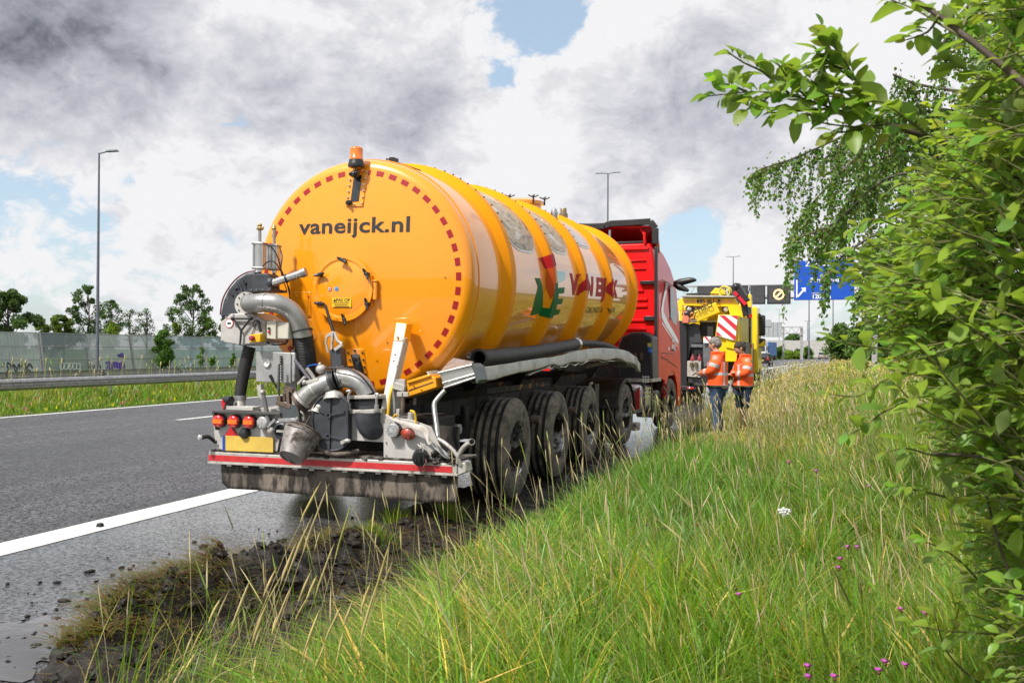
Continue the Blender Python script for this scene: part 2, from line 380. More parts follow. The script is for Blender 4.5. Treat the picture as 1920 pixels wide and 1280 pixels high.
def asphalt_mat(name, wet):
    m = bpy.data.materials.new(name); m.use_nodes = True
    nt = m.node_tree; N = nt.nodes; L = nt.links; b = N['Principled BSDF']
    tc = N.new('ShaderNodeTexCoord')
    def nz(scale, det, stretch=None, rg=.6):
        v = tc.outputs['Object']
        if stretch:
            mp = N.new('ShaderNodeMapping'); mp.inputs['Scale'].default_value = stretch; L.new(v, mp.inputs[0]); v = mp.outputs[0]
        n = N.new('ShaderNodeTexNoise'); n.inputs['Scale'].default_value = scale; n.inputs['Detail'].default_value = det; n.inputs['Roughness'].default_value = rg
        L.new(v, n.inputs['Vector']); return n.outputs['Fac']
    def mr(s, a, bb, c, d):
        n = N.new('ShaderNodeMapRange'); L.new(s, n.inputs[0])
        for i, q in enumerate((a, bb, c, d)): n.inputs[i+1].default_value = q
        return n.outputs[0]
    def mul(a, bb):
        n = N.new('ShaderNodeMath'); n.operation = 'MULTIPLY'
        for i, q in enumerate((a, bb)):
            if isinstance(q, float): n.inputs[i].default_value = q
            else: L.new(q, n.inputs[i])
        return n.outputs[0]
    def fmix(f, a, bb):
        n = N.new('ShaderNodeMix'); n.data_type = 'FLOAT'; L.new(f, n.inputs[0])
        for i, q in ((2, a), (3, bb)):
            if isinstance(q, float): n.inputs[i].default_value = q
            else: L.new(q, n.inputs[i])
        return n.outputs[0]
    grain = nz(150, 4, None, .7); tracks = nz(1.1, 4, (1, .03, 1)); blot = nz(.55, 7, (1, .35, 1), .62)
    vo = N.new('ShaderNodeTexVoronoi'); vo.inputs['Scale'].default_value = 46; L.new(tc.outputs['Object'], vo.inputs['Vector'])
    cmix = N.new('ShaderNodeMix'); cmix.data_type = 'RGBA'; L.new(mr(tracks, .35, .65, 0, 1), cmix.inputs[0])
    cmix.inputs[6].default_value = (.019, .019, .022, 1); cmix.inputs[7].default_value = (.056, .056, .061, 1)
    c2 = N.new('ShaderNodeMix'); c2.data_type = 'RGBA'; c2.blend_type = 'MULTIPLY'; c2.inputs[0].default_value = 1
    sp = N.new('ShaderNodeValToRGB'); L.new(vo.outputs['Color'], sp.inputs[0]); sp.color_ramp.elements[0].position = .25; sp.color_ramp.elements[1].position = .75; sp.color_ramp.elements[0].color = (.2, .2, .22, 1); sp.color_ramp.elements[1].color = (2.7, 2.65, 2.65, 1)
    L.new(cmix.outputs[2], c2.inputs[6]); L.new(sp.outputs[0], c2.inputs[7]); L.new(c2.outputs[2], b.inputs['Base Color'])
    w = mr(blot, .34, .56, 0, 1)
    if wet: L.new(fmix(w, .24, .08), b.inputs['Roughness'])
    else: L.new(fmix(mr(tracks, .35, .65, 0, 1), .26, .50), b.inputs['Roughness'])
    b.inputs['Specular IOR Level'].default_value = 1.0 if wet else .75
    v2 = N.new('ShaderNodeTexVoronoi'); v2.inputs['Scale'].default_value = 58; L.new(tc.outputs['Object'], v2.inputs['Vector']); s3 = N.new('ShaderNodeSeparateColor'); L.new(v2.outputs['Color'], s3.inputs[0]); cell = mr(s3.outputs[0], .25, .8, .05, 1.0)
    L.new(mul(cell, 1.5 if wet else .85), b.inputs['Specular IOR Level'])
    b.inputs['IOR'].default_value = 1.5
    bp = N.new('ShaderNodeBump'); bp.inputs['Strength'].default_value = 1
    hm = N.new('ShaderNodeMath'); hm.operation = 'MULTIPLY_ADD'; L.new(vo.outputs['Distance'], hm.inputs[0]); hm.inputs[1].default_value = -.7; L.new(grain, hm.inputs[2])
    if wet:
        L.new(mul(hm.outputs[0], fmix(w, 1.0, .55)), bp.inputs['Height']); bp.inputs['Distance'].default_value = .0045
    else: L.new(hm.outputs[0], bp.inputs['Height']); bp.inputs['Distance'].default_value = .010
    L.new(bp.outputs[0], b.inputs['Normal'])
    if wet:
        b2 = N.new('ShaderNodeBump'); b2.inputs['Strength'].default_value = 1; b2.inputs['Distance'].default_value = .0007
        L.new(hm.outputs[0], b2.inputs['Height']); L.new(b2.outputs[0], b.inputs['Coat Normal']); L.new(fmix(w, mr(s3.outputs[1], .45, .75, .0, .9), mr(s3.outputs[1], .22, .52, .05, 1.0)), b.inputs['Coat Weight']); b.inputs['Coat Roughness'].default_value = .14; b.inputs['Coat IOR'].default_value = 1.8
    return m
asph = asphalt_mat('worn asphalt', False); asph_w = asphalt_mat('wet asphalt', True)
soil = pm('grassy soil', (.045, .06, .018), .95, var=.35, vscale=1.6, bump=.02, bscale=14, spec=.1)
field = pm('meadow', (.07, .115, .025), .95, var=.35, vscale=.25, spec=.1)
m = M(); m.add([(-1500, -200, -.14), (1500, -200, -.14), (1500, 2500, -.14), (-1500, 2500, -.14)], [(0, 1, 2, 3)])
m.build('ground', field, kind='structure')
ribbon('road', -17.45, -6.05, 0.0, -12, 560, asph)
ribbon('hard_shoulder', -6.05, -2.25, 0.0, -12, 560, asph_w, jit=.1)
ribbon('far_carriageway', -41, -25, 0.0, -12, 560, asph)
ribbon('median', -25.3, -17.4, -.012, -12, 560, soil)
ribbon('far_verge', -58, -40.6, -.05, -12, 560, field)
paint = pm('road paint', (.74, .74, .72), .32, var=.16, vscale=3, dirt=(.22, .22, .22), dscale=22, damt=.24, bump=.0015, bscale=150, spec=.6)
ribbon('edge_line', -6.11, -5.73, .004, -8, 500, paint, step=4)
ribbon('edge_line', -17.2, -17.0, .004, -8, 500, paint, step=4)
wmat = pm('standing water', (.11, .105, .10), .04, coat=1, coat_ior=2.0, var=.1, spec=.9, bump=.0008, bscale=9, vscale=2)
def pool(name, pts, z, mat=None):
    return M().add([(x, y, z) for x, y in pts], [tuple(range(len(pts)))]).build(name, mat or wmat, kind='structure')
film = []
for i in range(60):                                   # water standing along the white line
    y = 3.2+i*.135; film.append((-6.07-.05*(.5+.5*math.sin(i*.7)*math.cos(i*.23))-.03*random.random(), y))
0 and pool('water_film', [(-5.86, 3.2)]+[(-5.86, 11.1)]+film[::-1], .008, pm('water film', (.55, .55, .55), .12, var=.3, vscale=9, spec=.8, bump=.0012, bscale=120))
pts = []
for k in range(90):
    a = 2*math.pi*k/90; rr_ = 1+.25*math.sin(2*a+1)+.2*math.sin(5*a)+.12*math.sin(9*a+2)+.1*math.sin(17*a)
    pts.append((-4.0+.62*rr_*math.cos(a), 4.05+.62*rr_*math.sin(a)))
pool('puddle', pts, .008)
dash_m = None
for X0 in (-9.55, -13.1):
    for k in range(-1, 16):
        y = 17.9+12*k
        if dash_m is None:
            dash_m = M().add([(-.08, 0, 0), (.08, 0, 0), (.08, 3, 0), (-.08, 3, 0)], [(0, 1, 2, 3)]).build('lane_dash', paint); o = dash_m
        else: o = share(dash_m)
        o.matrix_basis = MX.Translation((X0+cv(y+1.5), y, .004)) @ MX.Rotation(-math.atan(8e-4*max(0, y-15)), 4, 'Z')
        setp(o, kind='structure')
marker = M().box((-5.86, 6.95, .02), (.05, .05, .03), taper=.7).build('road_stud', blackpl)
setp(marker, 'small dark stud on the wide white shoulder line', 'road stud')

# ------------------------------------------------------------------ guard rails
def w_profile(face):               # (x, z) of a W beam, face = +1 looks towards the road
    p = [(0, .0), (.045, .02), (.07, .06), (.07, .095), (.01, .135), (.01, .175), (.07, .215), (.07, .25), (.045, .29), (0, .31)]
    return [(face*a, b) for a, b in p]
def guard_rail(X0, face, y0, y1, label, zt=.74, sp=4.3):
    t = thing('guard_rail', label, 'guard rail', (0, 0, 0))
    y = y0; pr = w_profile(face); k = 0; seg0 = post0 = None
    while y < y1:
        ya, yb = y, y+sp
        m = M(); n = len(pr)
        for yy in (ya, yb+.06):
            off = .003 if yy != ya else 0
            for a, b in pr: m.v.append((X0+cv(yy)+a+face*off, yy, zt-.31+b))
        for yy in (ya, yb+.06):
            for a, b in pr: m.v.append((X0+cv(yy)+a-face*.004, yy, zt-.31+b-.0))
        for i in range(n-1):
            m.f.append([i, i+1, n+i+1, n+i]); m.f.append([2*n+i, 3*n+i, 3*n+i+1, 2*n+i+1])
        m.mi = [0]*len(m.f)
        o = m.build('rail_beam', steel, t, auto=50)
        if y < 60:
            b = M()
            for d in (-.12, 0, .12): b.cyl((X0+cv(y)+face*.008, y+.16+d, zt-.155), (X0+cv(y)+face*.03, y+.16+d, zt-.155), .014, n=6)
            b.build('bolt', chrome, o, kind='stuff')
        pm_ = M(); xx = X0+cv(y+.16)
        pm_.beam((xx-face*.09, y+.16, -.3), (xx-face*.09, y+.16, zt-.08), .06, .10, up=(1, 0, 0))
        pm_.box((xx-face*.03, y+.16, zt-.155), (.06, .12, .2))
        pm_.build('post', steel, t)
        y += sp
    return t
guard_rail(-20.0, 1, 11.1, 190, 'grey steel guard rail with visible posts in the grass left of the road')
guard_rail(-23.9, -1, 11.1, 190, 'second pale guard rail just behind the nearer rail', zt=.80)

# ------------------------------------------------------------------ noise barrier
def pane_mat(name, col, alpha, rough):
    m = bpy.data.materials.new(name); m.use_nodes = True; nt = m.node_tree; N = nt.nodes; L = nt.links
    b = N['Principled BSDF']; b.inputs['Roughness'].default_value = rough; b.inputs['Specular IOR Level'].default_value = .8
    tc = N.new('ShaderNodeTexCoord'); n = N.new('ShaderNodeTexNoise'); n.inputs['Scale'].default_value = 1.6; n.inputs['Detail'].default_value = 8; L.new(tc.outputs['Object'], n.inputs['Vector'])
    mx = N.new('ShaderNodeMix'); mx.data_type = 'RGBA'; L.new(n.outputs['Fac'], mx.inputs[0]); mx.inputs[6].default_value = (*[c*.6 for c in col], 1); mx.inputs[7].default_value = (*[min(c*1.25, 1) for c in col], 1)
    L.new(mx.outputs[2], b.inputs['Base Color']); b.inputs['Alpha'].default_value = alpha
    return m
pane_r = pane_mat('ribbed clear sheet', (.40, .45, .44), .84, .25); pane_d = pane_mat('smoky clear sheet', (.13, .18, .18), .80, .12); pane_t = pane_mat('teal clear sheet', (.22, .33, .35), .80, .12)
alu = pm('weathered aluminium', (.38, .38, .38), .5, .4, var=.15)
conc = pm('pale concrete', (.42, .41, .39), .85, var=.15, vscale=1.5, dirt=(.2, .19, .17), dscale=2.2, damt=.2)
def barrier():
    t = thing('noise_barrier', 'long leaning noise barrier of clear ribbed and smoky panels behind the guard rails', 'noise barrier')
    y0, bay, rows = 26.4, 4.47, (-.15, .78, 1.68, 2.60)
    lean = lambda z: -.16*z
    X = lambda y: -50.0+.6*cv(y)
    kinds = {}
    rr = random.Random(5)
    for b in range(34):
        ya = y0+bay*b; yb = ya+bay
        m = M(); m.beam((X(ya)+.02+lean(-.2), ya, -.2), (X(ya)+.02+lean(2.62), ya, 2.62), .16, .14, up=(1, 0, 0)); m.build('post', alu, t)
        for zz in rows:
            m = M(); m.beam((X(ya)+.03+lean(zz), ya+.08, zz), (X(yb)+.03+lean(zz), yb-.08, zz), .07, .055 if zz > -.1 else .12, m=0); m.build('rail', alu if zz > -.1 else conc, t)
        style = {5: 0, 6: 1, 7: 0, 8: 0, 9: 2, 10: 2, 11: 2}.get(b, rr.choice((0, 0, 1, 2)))
        for r in range(3):
            za, zb = rows[r]+.03, rows[r+1]-.03; m = M()
            nn = 30 if style == 0 else 1
            for k in range(nn+1):
                y = ya+.09+(bay-.18)*k/nn; dx = (.07 if k % 2 else -.04) if style == 0 else 0
                m.v.append((X(y)+lean(za)+dx, y, za)); m.v.append((X(y)+lean(zb)+dx, y, zb))
            for k in range(nn): m.f.append([2*k, 2*k+2, 2*k+3, 2*k+1]); m.mi.append(0)
            o = m.build('panel', (pane_r, pane_d, pane_t)[style], t, auto=20)
    def onwall(px, py, d=.06):
        p = atx(px, py, -50.0)
        for _ in range(4): p = atx(px, py, X(p.y)+lean(p.z)+d)
        return p
    pur = pm('purple spray paint', (.10, .05, .33), .6, var=.3, vscale=6); blk = pm('black spray paint', (.02, .02, .03), .6); wht = pm('white spray paint', (.6, .65, .65), .6); grn = pm('green spray paint', (.02, .2, .06), .6)
    def scribble(pts, mat, w=.035):
        M().tube([onwall(*p) for p in pts], w, 5, smooth=4).build('graffiti', mat, t)
    g = M(); q = [onwall(*p) for p in [(198, 678), (206, 676), (209, 680), (216, 677), (224, 680), (233, 675), (235, 690), (226, 692), (217, 689), (209, 693), (199, 691), (201, 685)]]
    g.add(q, [tuple(range(len(q)))]); g.build('graffiti', pur, t)
    scribble([(221, 664), (226, 668), (222, 667), (229, 662), (233, 669), (226, 667), (231, 664)], pur, .05)
    scribble([(12, 698), (16, 692), (13, 684), (18, 681), (22, 690), (26, 683), (32, 690), (36, 682), (38, 692)], blk)
    scribble([(14, 679), (22, 687), (18, 700)], blk); scribble([(24, 682), (30, 696), (34, 686)], blk)
    scribble([(40, 688), (46, 680), (50, 690), (55, 681), (61, 690), (57, 684), (46, 694), (47, 700)], blk); scribble([(50, 700), (52, 692), (57, 696), (56, 700)], blk)
    for cx in (116, 124, 132, 140, 147): scribble([(cx-3, 682), (cx+3, 681), (cx+3, 690), (cx-3, 692), (cx-3, 682)], wht, .03)
    scribble([(152, 695), (148, 683), (144, 681)], wht, .03)
    scribble([(167, 690), (172, 684), (175, 691), (179, 684), (183, 690), (186, 683), (189, 690)], blk, .04)
    scribble([(2, 682), (7, 680), (6, 687), (3, 686)], grn)
    for cx in (286, 294, 303): scribble([(cx-3, 686), (cx+2, 679), (cx+4, 688), (cx-2, 692)], wht, .03)
    for p in ((330, 684), (340, 680), (350, 686), (360, 681)): scribble([(p[0]-4, p[1]+6), p, (p[0]+4, p[1]+4)], wht, .05)
    return t
barrier()

# ------------------------------------------------------------------ street lamps, gantries
lampgrey = pm('painted lamp post', (.13, .14, .17), .5, .2, var=.1)
def street_lamp(name_label, X, Y, h, arms, r0=.10, px=None):
    t = thing('street_lamp', name_label, 'street lamp', (X, Y, 0), group='lamp posts along the motorway')
    M().tube([(0, 0, 0), (0, 0, h*.2), (0, 0, h)], [r0, r0*.8, r0*.42], 10).build('pole', lampgrey, t)
    for sx in arms:
        M().tube([(0, 0, h-.05), (sx*.3, 0, h+.0), (sx*.6, 0, h+.04)], r0*.34, 8).build('arm', lampgrey, t)
        M().box((sx*.85, 0, h+.06), (.75, .30, .11), taper=.7).build('lamp_head', lampgrey, t, bevel=.03)
    return t
street_lamp('tall grey single arm lamp post in front of the noise barrier', -36.12, 42.5, 12.0, (1,), .11)
street_lamp('tall twin arm lamp post rising behind the orange tank', -18.04, 90, 18.5, (-1, 1), .15)
street_lamp('distant twin arm lamp post above the yellow recovery truck', -11.98, 170, 18.0, (-1, 1), .15)
p = at(1517, 566, 190); street_lamp('distant thin lamp mast seen under the blue sign, left of the other', p.x, 190, p.z+9, (-1, 1), .16)
p = at(1562, 560, 175); street_lamp('distant thin lamp mast seen under the blue sign, right of the other', p.x, 175, p.z+9, (-1, 1), .13)
p = at(1514, 602, 330); street_lamp('short looking far lamp mast beside the distant gantry post', p.x, 330, p.z, (-1, 1), .2)
p = at(1461, 580, 330); street_lamp('faint far lamp mast above the back of a distant sign', p.x, 330, p.z, (-1, 1), .13)

blue_s = pm('blue road sign sheet', (.004, .07, .46), .4, var=.04); sign_b = pm('sign back', (.33, .36, .38), .6, var=.1, vscale=2)
lamp_y = pm('lit amber ring', (.9, .5, .2), .5, emit=(1, .52, .2, 1.6))
dark_sig = pm('matrix sign face', (.025, .027, .03), .5, var=.2); sig_in = pm('matrix sign panel', (.05, .05, .055), .7, var=.2)
def text_mesh(name, body, mat, parent, size, xform, bold=0.0, align='CENTER', sx=1.0, spacing=1.0, shear=0.0, thick=0.0):
    cu = bpy.data.curves.new('t', 'FONT'); cu.body = body; cu.size = size; cu.align_x = align; cu.align_y = 'CENTER'; cu.offset = bold
    cu.space_character = spacing; cu.shear = shear; cu.extrude = thick; cu.resolution_u = 3
    ob = bpy.data.objects.new('t', cu); COL.objects.link(ob)
    me = bpy.data.meshes.new_from_object(ob.evaluated_get(bpy.context.evaluated_depsgraph_get())); bpy.data.objects.remove(ob); bpy.data.curves.remove(cu)
    for v in me.vertices: v.co.x *= sx
    me.transform(xform); me.materials.clear(); me.materials.append(mat)
    o = bpy.data.objects.new(name, me); COL.objects.link(o)
    if parent is not None: o.parent = parent
    return o
def facing(c, rx=(1, 0, 0), up=(0, 0, 1)):   # text frame: x along rx, y along up, normal = rx x up
    a = V(rx).normalized(); b = V(up); b = (b-a*b.dot(a)).normalized(); n = a.cross(b); c = V(c)
    return MX(((a.x, b.x, n.x, c.x), (a.y, b.y, n.y, c.y), (a.z, b.z, n.z, c.z), (0, 0, 0, 1)))
def gantry_near():
    Y = 77.0; t = thing('sign_gantry', 'overhead gantry with dark matrix signs and a blue exit sign', 'gantry', (0, 0, 0))
    m = M()
    for z in (5.75, 6.75):
        for dy in (0, .8): m.beam((-21.5, Y+.25+dy, z), (5.2, Y+.25+dy, z), .09, .09)
    m.build('beam', alu, t); b = M(); x = -21
    while x < 5: b.beam((x, Y+.25, 5.75), (x+.6, Y+.25, 6.75), .05, .05); b.beam((x+.6, Y+.25, 6.75), (x+1.2, Y+.25, 5.75), .05, .05); x += 1.2
    b.build('lattice', alu, t)
    for x in (-21.3, 5.0): M().beam((x, Y+.65, -.2), (x, Y+.65, 6.8), .4, .4, up=(0, 1, 0)).build('post', alu, t)
    spec = [(1306, 1364, 543, 571), (1364, 1404, 538, 571), (1406, 1436, 536, 571), (1437, 1484, 535, 570)]
    for i, (xa, xb, ya, yb) in enumerate(spec):
        a = at(xa, yb, Y); c = at(xb, ya, Y); w = (c.x-a.x)*.94; h = 1.48; cx = (a.x+c.x)/2; cz = 5.99
        o = M().box((cx, Y-.12, cz), (w, .3, h)).build('matrix_sign', dark_sig, t, bevel=.04)
        M().box((cx, Y-.275, cz), (w*.86, .02, h*.84)).build('screen', sig_in, o)
        if i == 3:
            q = M(); q.lathe([(.30, 0), (.41, 0), (.41, -.02), (.30, -.02), (.30, 0)], (cx, Y-.29, cz), (0, 1, 0), 24)
            q.beam((cx-.2, Y-.30, cz-.2), (cx+.2, Y-.30, cz+.2), .12, .02, up=(0, 1, 0)); q.build('signal_ring', lamp_y, o)
    a = at(1489, 563, Y); c = at(1602, 487, Y); cx, cz, w, h = (a.x+c.x)/2, (a.z+c.z)/2, c.x-a.x, c.z-a.z
    s = M().box((cx, Y-.1, cz), (w, .12, h)).build('blue_sign', blue_s, t, bevel=.03)
    F_ = lambda px, py: at(px, py, Y-.17)
    def wr(body, px, py, sz): text_mesh('lettering', body, white, s, sz, facing(F_(px, py)), bold=.012)
    wr('Zaandam', 1534, 495, .50); wr('Purmerend', 1546, 525, .46); wr('Zuid', 1548, 540, .42); wr('1200 m', 1540, 556, .46)
    q = M(); z0, z1 = F_(1494, 558), F_(1494, 524); q.beam(z0, z1, .10, .01, up=(0, 1, 0)); p0 = F_(1496, 556); p1 = F_(1508, 542)
    q.beam(p0, p1, .14, .012, up=(0, 1, 0)); q.add([F_(1502, 540), F_(1511, 538.5), F_(1510.5, 548)], [(0, 1, 2)]); q.beam(F_(1522, 549.5), F_(1556, 549.5), .006*5, .01, up=(0, 1, 0))
    q.build('arrow', white, s)
    for px in (1396, 1490):
        pass
    return t
gantry_near()
def gantry_far():
    Y = 205.0; t = thing('sign_gantry', 'distant pale lattice gantry seen past the recovery truck mirror', 'gantry', (0, 0, 0))
    a = at(1385, 625, Y); b = at(1506, 613, Y); z0, z1 = a.z, b.z
    m = M()
    for z in (z0, z1):
        for dy in (0, 1.2): m.beam((a.x, Y+dy, z), (b.x, Y+dy, z), .16, .16)
    m.build('beam', alu, t); q = M(); x = a.x; d = z1-z0
    while x < b.x-d: q.beam((x, Y, z0), (x+d/1.6, Y, z1), .12, .12); q.beam((x+d/1.6, Y, z1), (x+d*1.25, Y, z0), .12, .12); x += d*1.25
    q.build('lattice', alu, t)
    for px in (1503,): x = at(px, 640, Y).x; M().beam((x, Y+.6, -.2), (x, Y+.6, z1+.1), .55, .5, up=(0, 1, 0)).build('post', alu, t)
    x = at(1469, 640, Y+4).x; M().beam((x, Y+4, -.2), (x, Y+4, z1), .4, .4, up=(0, 1, 0)).build('post', alu, t)
    for (xa, ya, xb, yb) in ((1408, 604, 1466, 632), (1431, 599, 1446, 612)):
        c0 = at(xa, yb, Y-.4); c1 = at(xb, ya, Y-.4)
        s = M().box(((c0.x+c1.x)/2, Y-.5-(.1 if xa > 1410 else 0), (c0.z+c1.z)/2), (c1.x-c0.x, .12, c1.z-c0.z)).build('sign_back', sign_b, t)
        r = M(); k = int((c1.x-c0.x)/.8)
        for i in range(k+1): xx = c0.x+(c1.x-c0.x)*i/k; r.beam((xx, Y-.62, c0.z), (xx, Y-.62, c1.z), .07, .1, up=(0, 1, 0))
        r.build('frame', alu, s)
    return t
gantry_far()
# long pale noise wall and far banks ahead
w0 = at(1330, 637, 300); w1 = at(1700, 640, 260)
o = M().prism([(w0.x, 300, -.3), (w1.x, 300, -.3), (w1.x, 300, w1.z+.6), (w0.x, 300, w0.z)], (0, .6, 0)).build('concrete_wall', conc)
setp(o, 'long pale concrete wall far ahead beyond the gantry', 'wall')

# ------------------------------------------------------------------ vehicles far ahead
glass = pm('dark window glass', (.02, .025, .03), .06, var=.1, spec=.9)
carblack = pm('black car paint', (.012, .012, .014), .25, coat=.8, var=.1); carwhite = pm('white truck paint', (.7, .71, .72), .35, coat=.4, var=.05); boxblue = pm('blue container', (.02, .15, .45), .45, var=.1)
carred = pm('red van paint', (.55, .03, .015), .35, coat=.5, var=.08); carsilv = pm('silver car paint', (.42, .43, .45), .3, .5, coat=.6, var=.05)
taill = pm('tail light glass', (.45, .01, .01), .25, coat=.5); platey = pm('yellow plate', (.58, .40, .07), .5)
def tyre(m, x, y, r, w): m.lathe([(r*.55, -w/2), (r*.93, -w/2), (r, -w*.36), (r, w*.36), (r*.93, w/2), (r*.55, w/2)], (x, y, r), (1, 0, 0), 20); return m
def car(label, X, Y, paintm, yaw=0.0, L_=3.9, H=1.45, W=1.7, estate=False):
    t = thing('car', label, 'car', (X, Y, 0), (0, 0, yaw))
    sec = [(-L_/2, .45, .95, .93), (-L_/2+.05, .30, 1.0, .98), (-L_*.2, .22, .95, 1.0), (L_*.18, .22, .92, 1.0), (L_*.42, .28, .80, .95), (L_/2, .40, .65, .85)]
    m = M(); n = 8
    for (y, z0, z1, wf) in sec:
        w = W/2*wf; m.v += [(-w*.92, y, z0), (w*.92, y, z0), (w, y, z0+.15), (w, y, (z0+z1)/2), (w*.95, y, z1), (-w*.95, y, z1), (-w, y, (z0+z1)/2), (-w, y, z0+.15)]
    for i in range(len(sec)-1):
        for j in range(n): m.f.append([i*n+j, i*n+(j+1) % n, (i+1)*n+(j+1) % n, (i+1)*n+j])
    m.f += [list(range(n)), list(range((len(sec)-1)*n, len(sec)*n))]; m.mi = [0]*len(m.f)
    m.build('body', paintm, t, bevel=.05)
    r0, r1 = (-L_/2+.12, L_*.2) if estate else (-L_/2+.3, L_*.14); zb, w0, w1 = .93, W/2*.93, W/2*.74
    M().hexa([(-w0, -L_/2+.06, zb), (w0, -L_/2+.06, zb), (w0, L_*.33, zb), (-w0, L_*.33, zb), (-w1, r0, H-.05), (w1, r0, H-.05), (w1, r1, H-.05), (-w1, r1, H-.05)]).build('window', glass, t, bevel=.04)
    M().hexa([(-w1*1.02, r0-.04, H-.07), (w1*1.02, r0-.04, H-.07), (w1*1.02, r1+.05, H-.07), (-w1*1.02, r1+.05, H-.07), (-w1*.9, r0+.1, H), (w1*.9, r0+.1, H), (w1*.9, r1-.1, H), (-w1*.9, r1-.1, H)]).build('roof', paintm, t, bevel=.02)
    for sx in (-1, 1):
        for y in (-L_*.31, L_*.31): tyre(M(), sx*(W/2-.1), y, .3, .19).build('wheel', blackrub, t)
        M().box((sx*W*.40, -L_/2-.01, .80), (.22, .08, .3)).build('tail_light', taill, t, bevel=.03)
        M().box((sx*(W/2+.08), L_*.2, 1.0), (.18, .1, .13)).build('mirror', paintm, t, bevel=.03)
    M().box((0, -L_/2-.02, .62), (.5, .03, .12)).build('license_plate', platey, t)
    M().box((0, -L_/2-.03, .36), (W*.8, .12, .14)).build('bumper', blackpl, t, bevel=.03)
    return t
p = gnd(1432, 685.5); car('black hatchback with yellow plate driving away right of the tow truck', p.x, p.y, carblack, yaw=-.08)
p = gnd(1543, 672.5, .1); car('silver grey car far ahead on the road above the grass', p.x, p.y, carsilv, yaw=-.12, estate=True, H=1.55)
def lorry():
    p = at(1426, 676, 185); t = thing('truck', 'white truck with blue container coming towards us far ahead', 'truck', (p.x, 185, 0.0), (0, 0, R(-10)))
    M().hexa([(-1.2, -1.1, .5), (1.2, -1.1, .5), (1.2, 1.0, .5), (-1.2, 1.0, .5), (-1.15, -.9, 3.4), (1.15, -.9, 3.4), (1.15, 1.0, 3.4), (-1.15, 1.0, 3.4)]).build('cab', carwhite, t, bevel=.08)
    M().hexa([(-1.05, -1.13, 1.75), (1.05, -1.13, 1.75), (1.05, -1.0, 1.75), (-1.05, -1.0, 1.75), (-1.0, -1.03, 2.7), (1.0, -1.03, 2.7), (1.0, -.9, 2.7), (-1.0, -.9, 2.7)]).build('windscreen', glass, t)
    M().box((0, -1.12, 1.05), (1.5, .06, .55)).build('grille', blackpl, t)
    M().box((0, 5.0, 2.15), (2.5, 7.0, 2.6)).build('container', boxblue, t, bevel=.05)
    M().box((0, 4.6, .7), (2.2, 8.0, .25)).build('chassis', blackmet, t)
    for sx in (-1, 1):
        for y in (-.2, 4.6, 7.2): tyre(M(), sx*1.05, y, .5, .3).build('wheel', blackrub, t)
        M().box((sx*1.4, -1.0, 2.2), (.2, .12, .7)).build('mirror', blackpl, t)
lorry()
def van():
    p = at(1572, 672, 170); t = thing('truck', 'red box truck on the far road half hidden by bush leaves', 'truck', (p.x, 170, 0), (0, 0, R(-5)))
    M().box((0, 2.6, 1.85), (2.3, 5.2, 2.5)).build('cargo_box', carred, t, bevel=.05)
    M().box((0, 2.6, .52), (2.1, 5.4, .2)).build('chassis', blackmet, t); M().box((0, -.01, 2.3), (1.9, .05, .7)).build('rear_window', glass, t)
    for sx in (-1, 1):
        for y in (.9, 4.4): tyre(M(), sx*.95, y, .4, .26).build('wheel', blackrub, t)
        M().box((sx*.95, -.03, .75), (.25, .06, .2)).build('tail_light', taill, t)
van()
# ------------------------------------------------------------------ tank trailer
TR = thing('tank_trailer', 'orange vacuum tank trailer with pump gear on its rear and muddy wheels', 'tank trailer', (-4.11, 7.77, 0), (0, R(.75), 0))
FT = Frame(TR)
TC = V((-.027, 0, 2.235)); RT = 1.16
TILT = 2.5        # the vessel slopes down to its rear for draining
def P(x, y, d): return FT.hit(x, y, 1, d)
def mpx(d): return (8.63+.956*d)/1800
def head_y(r):                       # rear head surface
    return .53+.10*(r/1.018)**2
muddy = pm('dried mud on rubber', (.165, .135, .11), .8, var=.3, vscale=5, dirt=(.030, .024, .02), dscale=10, damt=.50, stretch=(1, 1, .30), bump=.004, bscale=40)
tyremat = pm('muddy tyre', (.016, .015, .014), .75, var=.3, vscale=12, dirt=(.20, .168, .136), dscale=4.5, damt=.66, bump=.003, bscale=45)
rimmat = pm('muddy rim', (.7, .7, .7), .2, .9, var=.15, dirt=(.07, .058, .047), dscale=6, damt=.62, bump=.003, bscale=40)

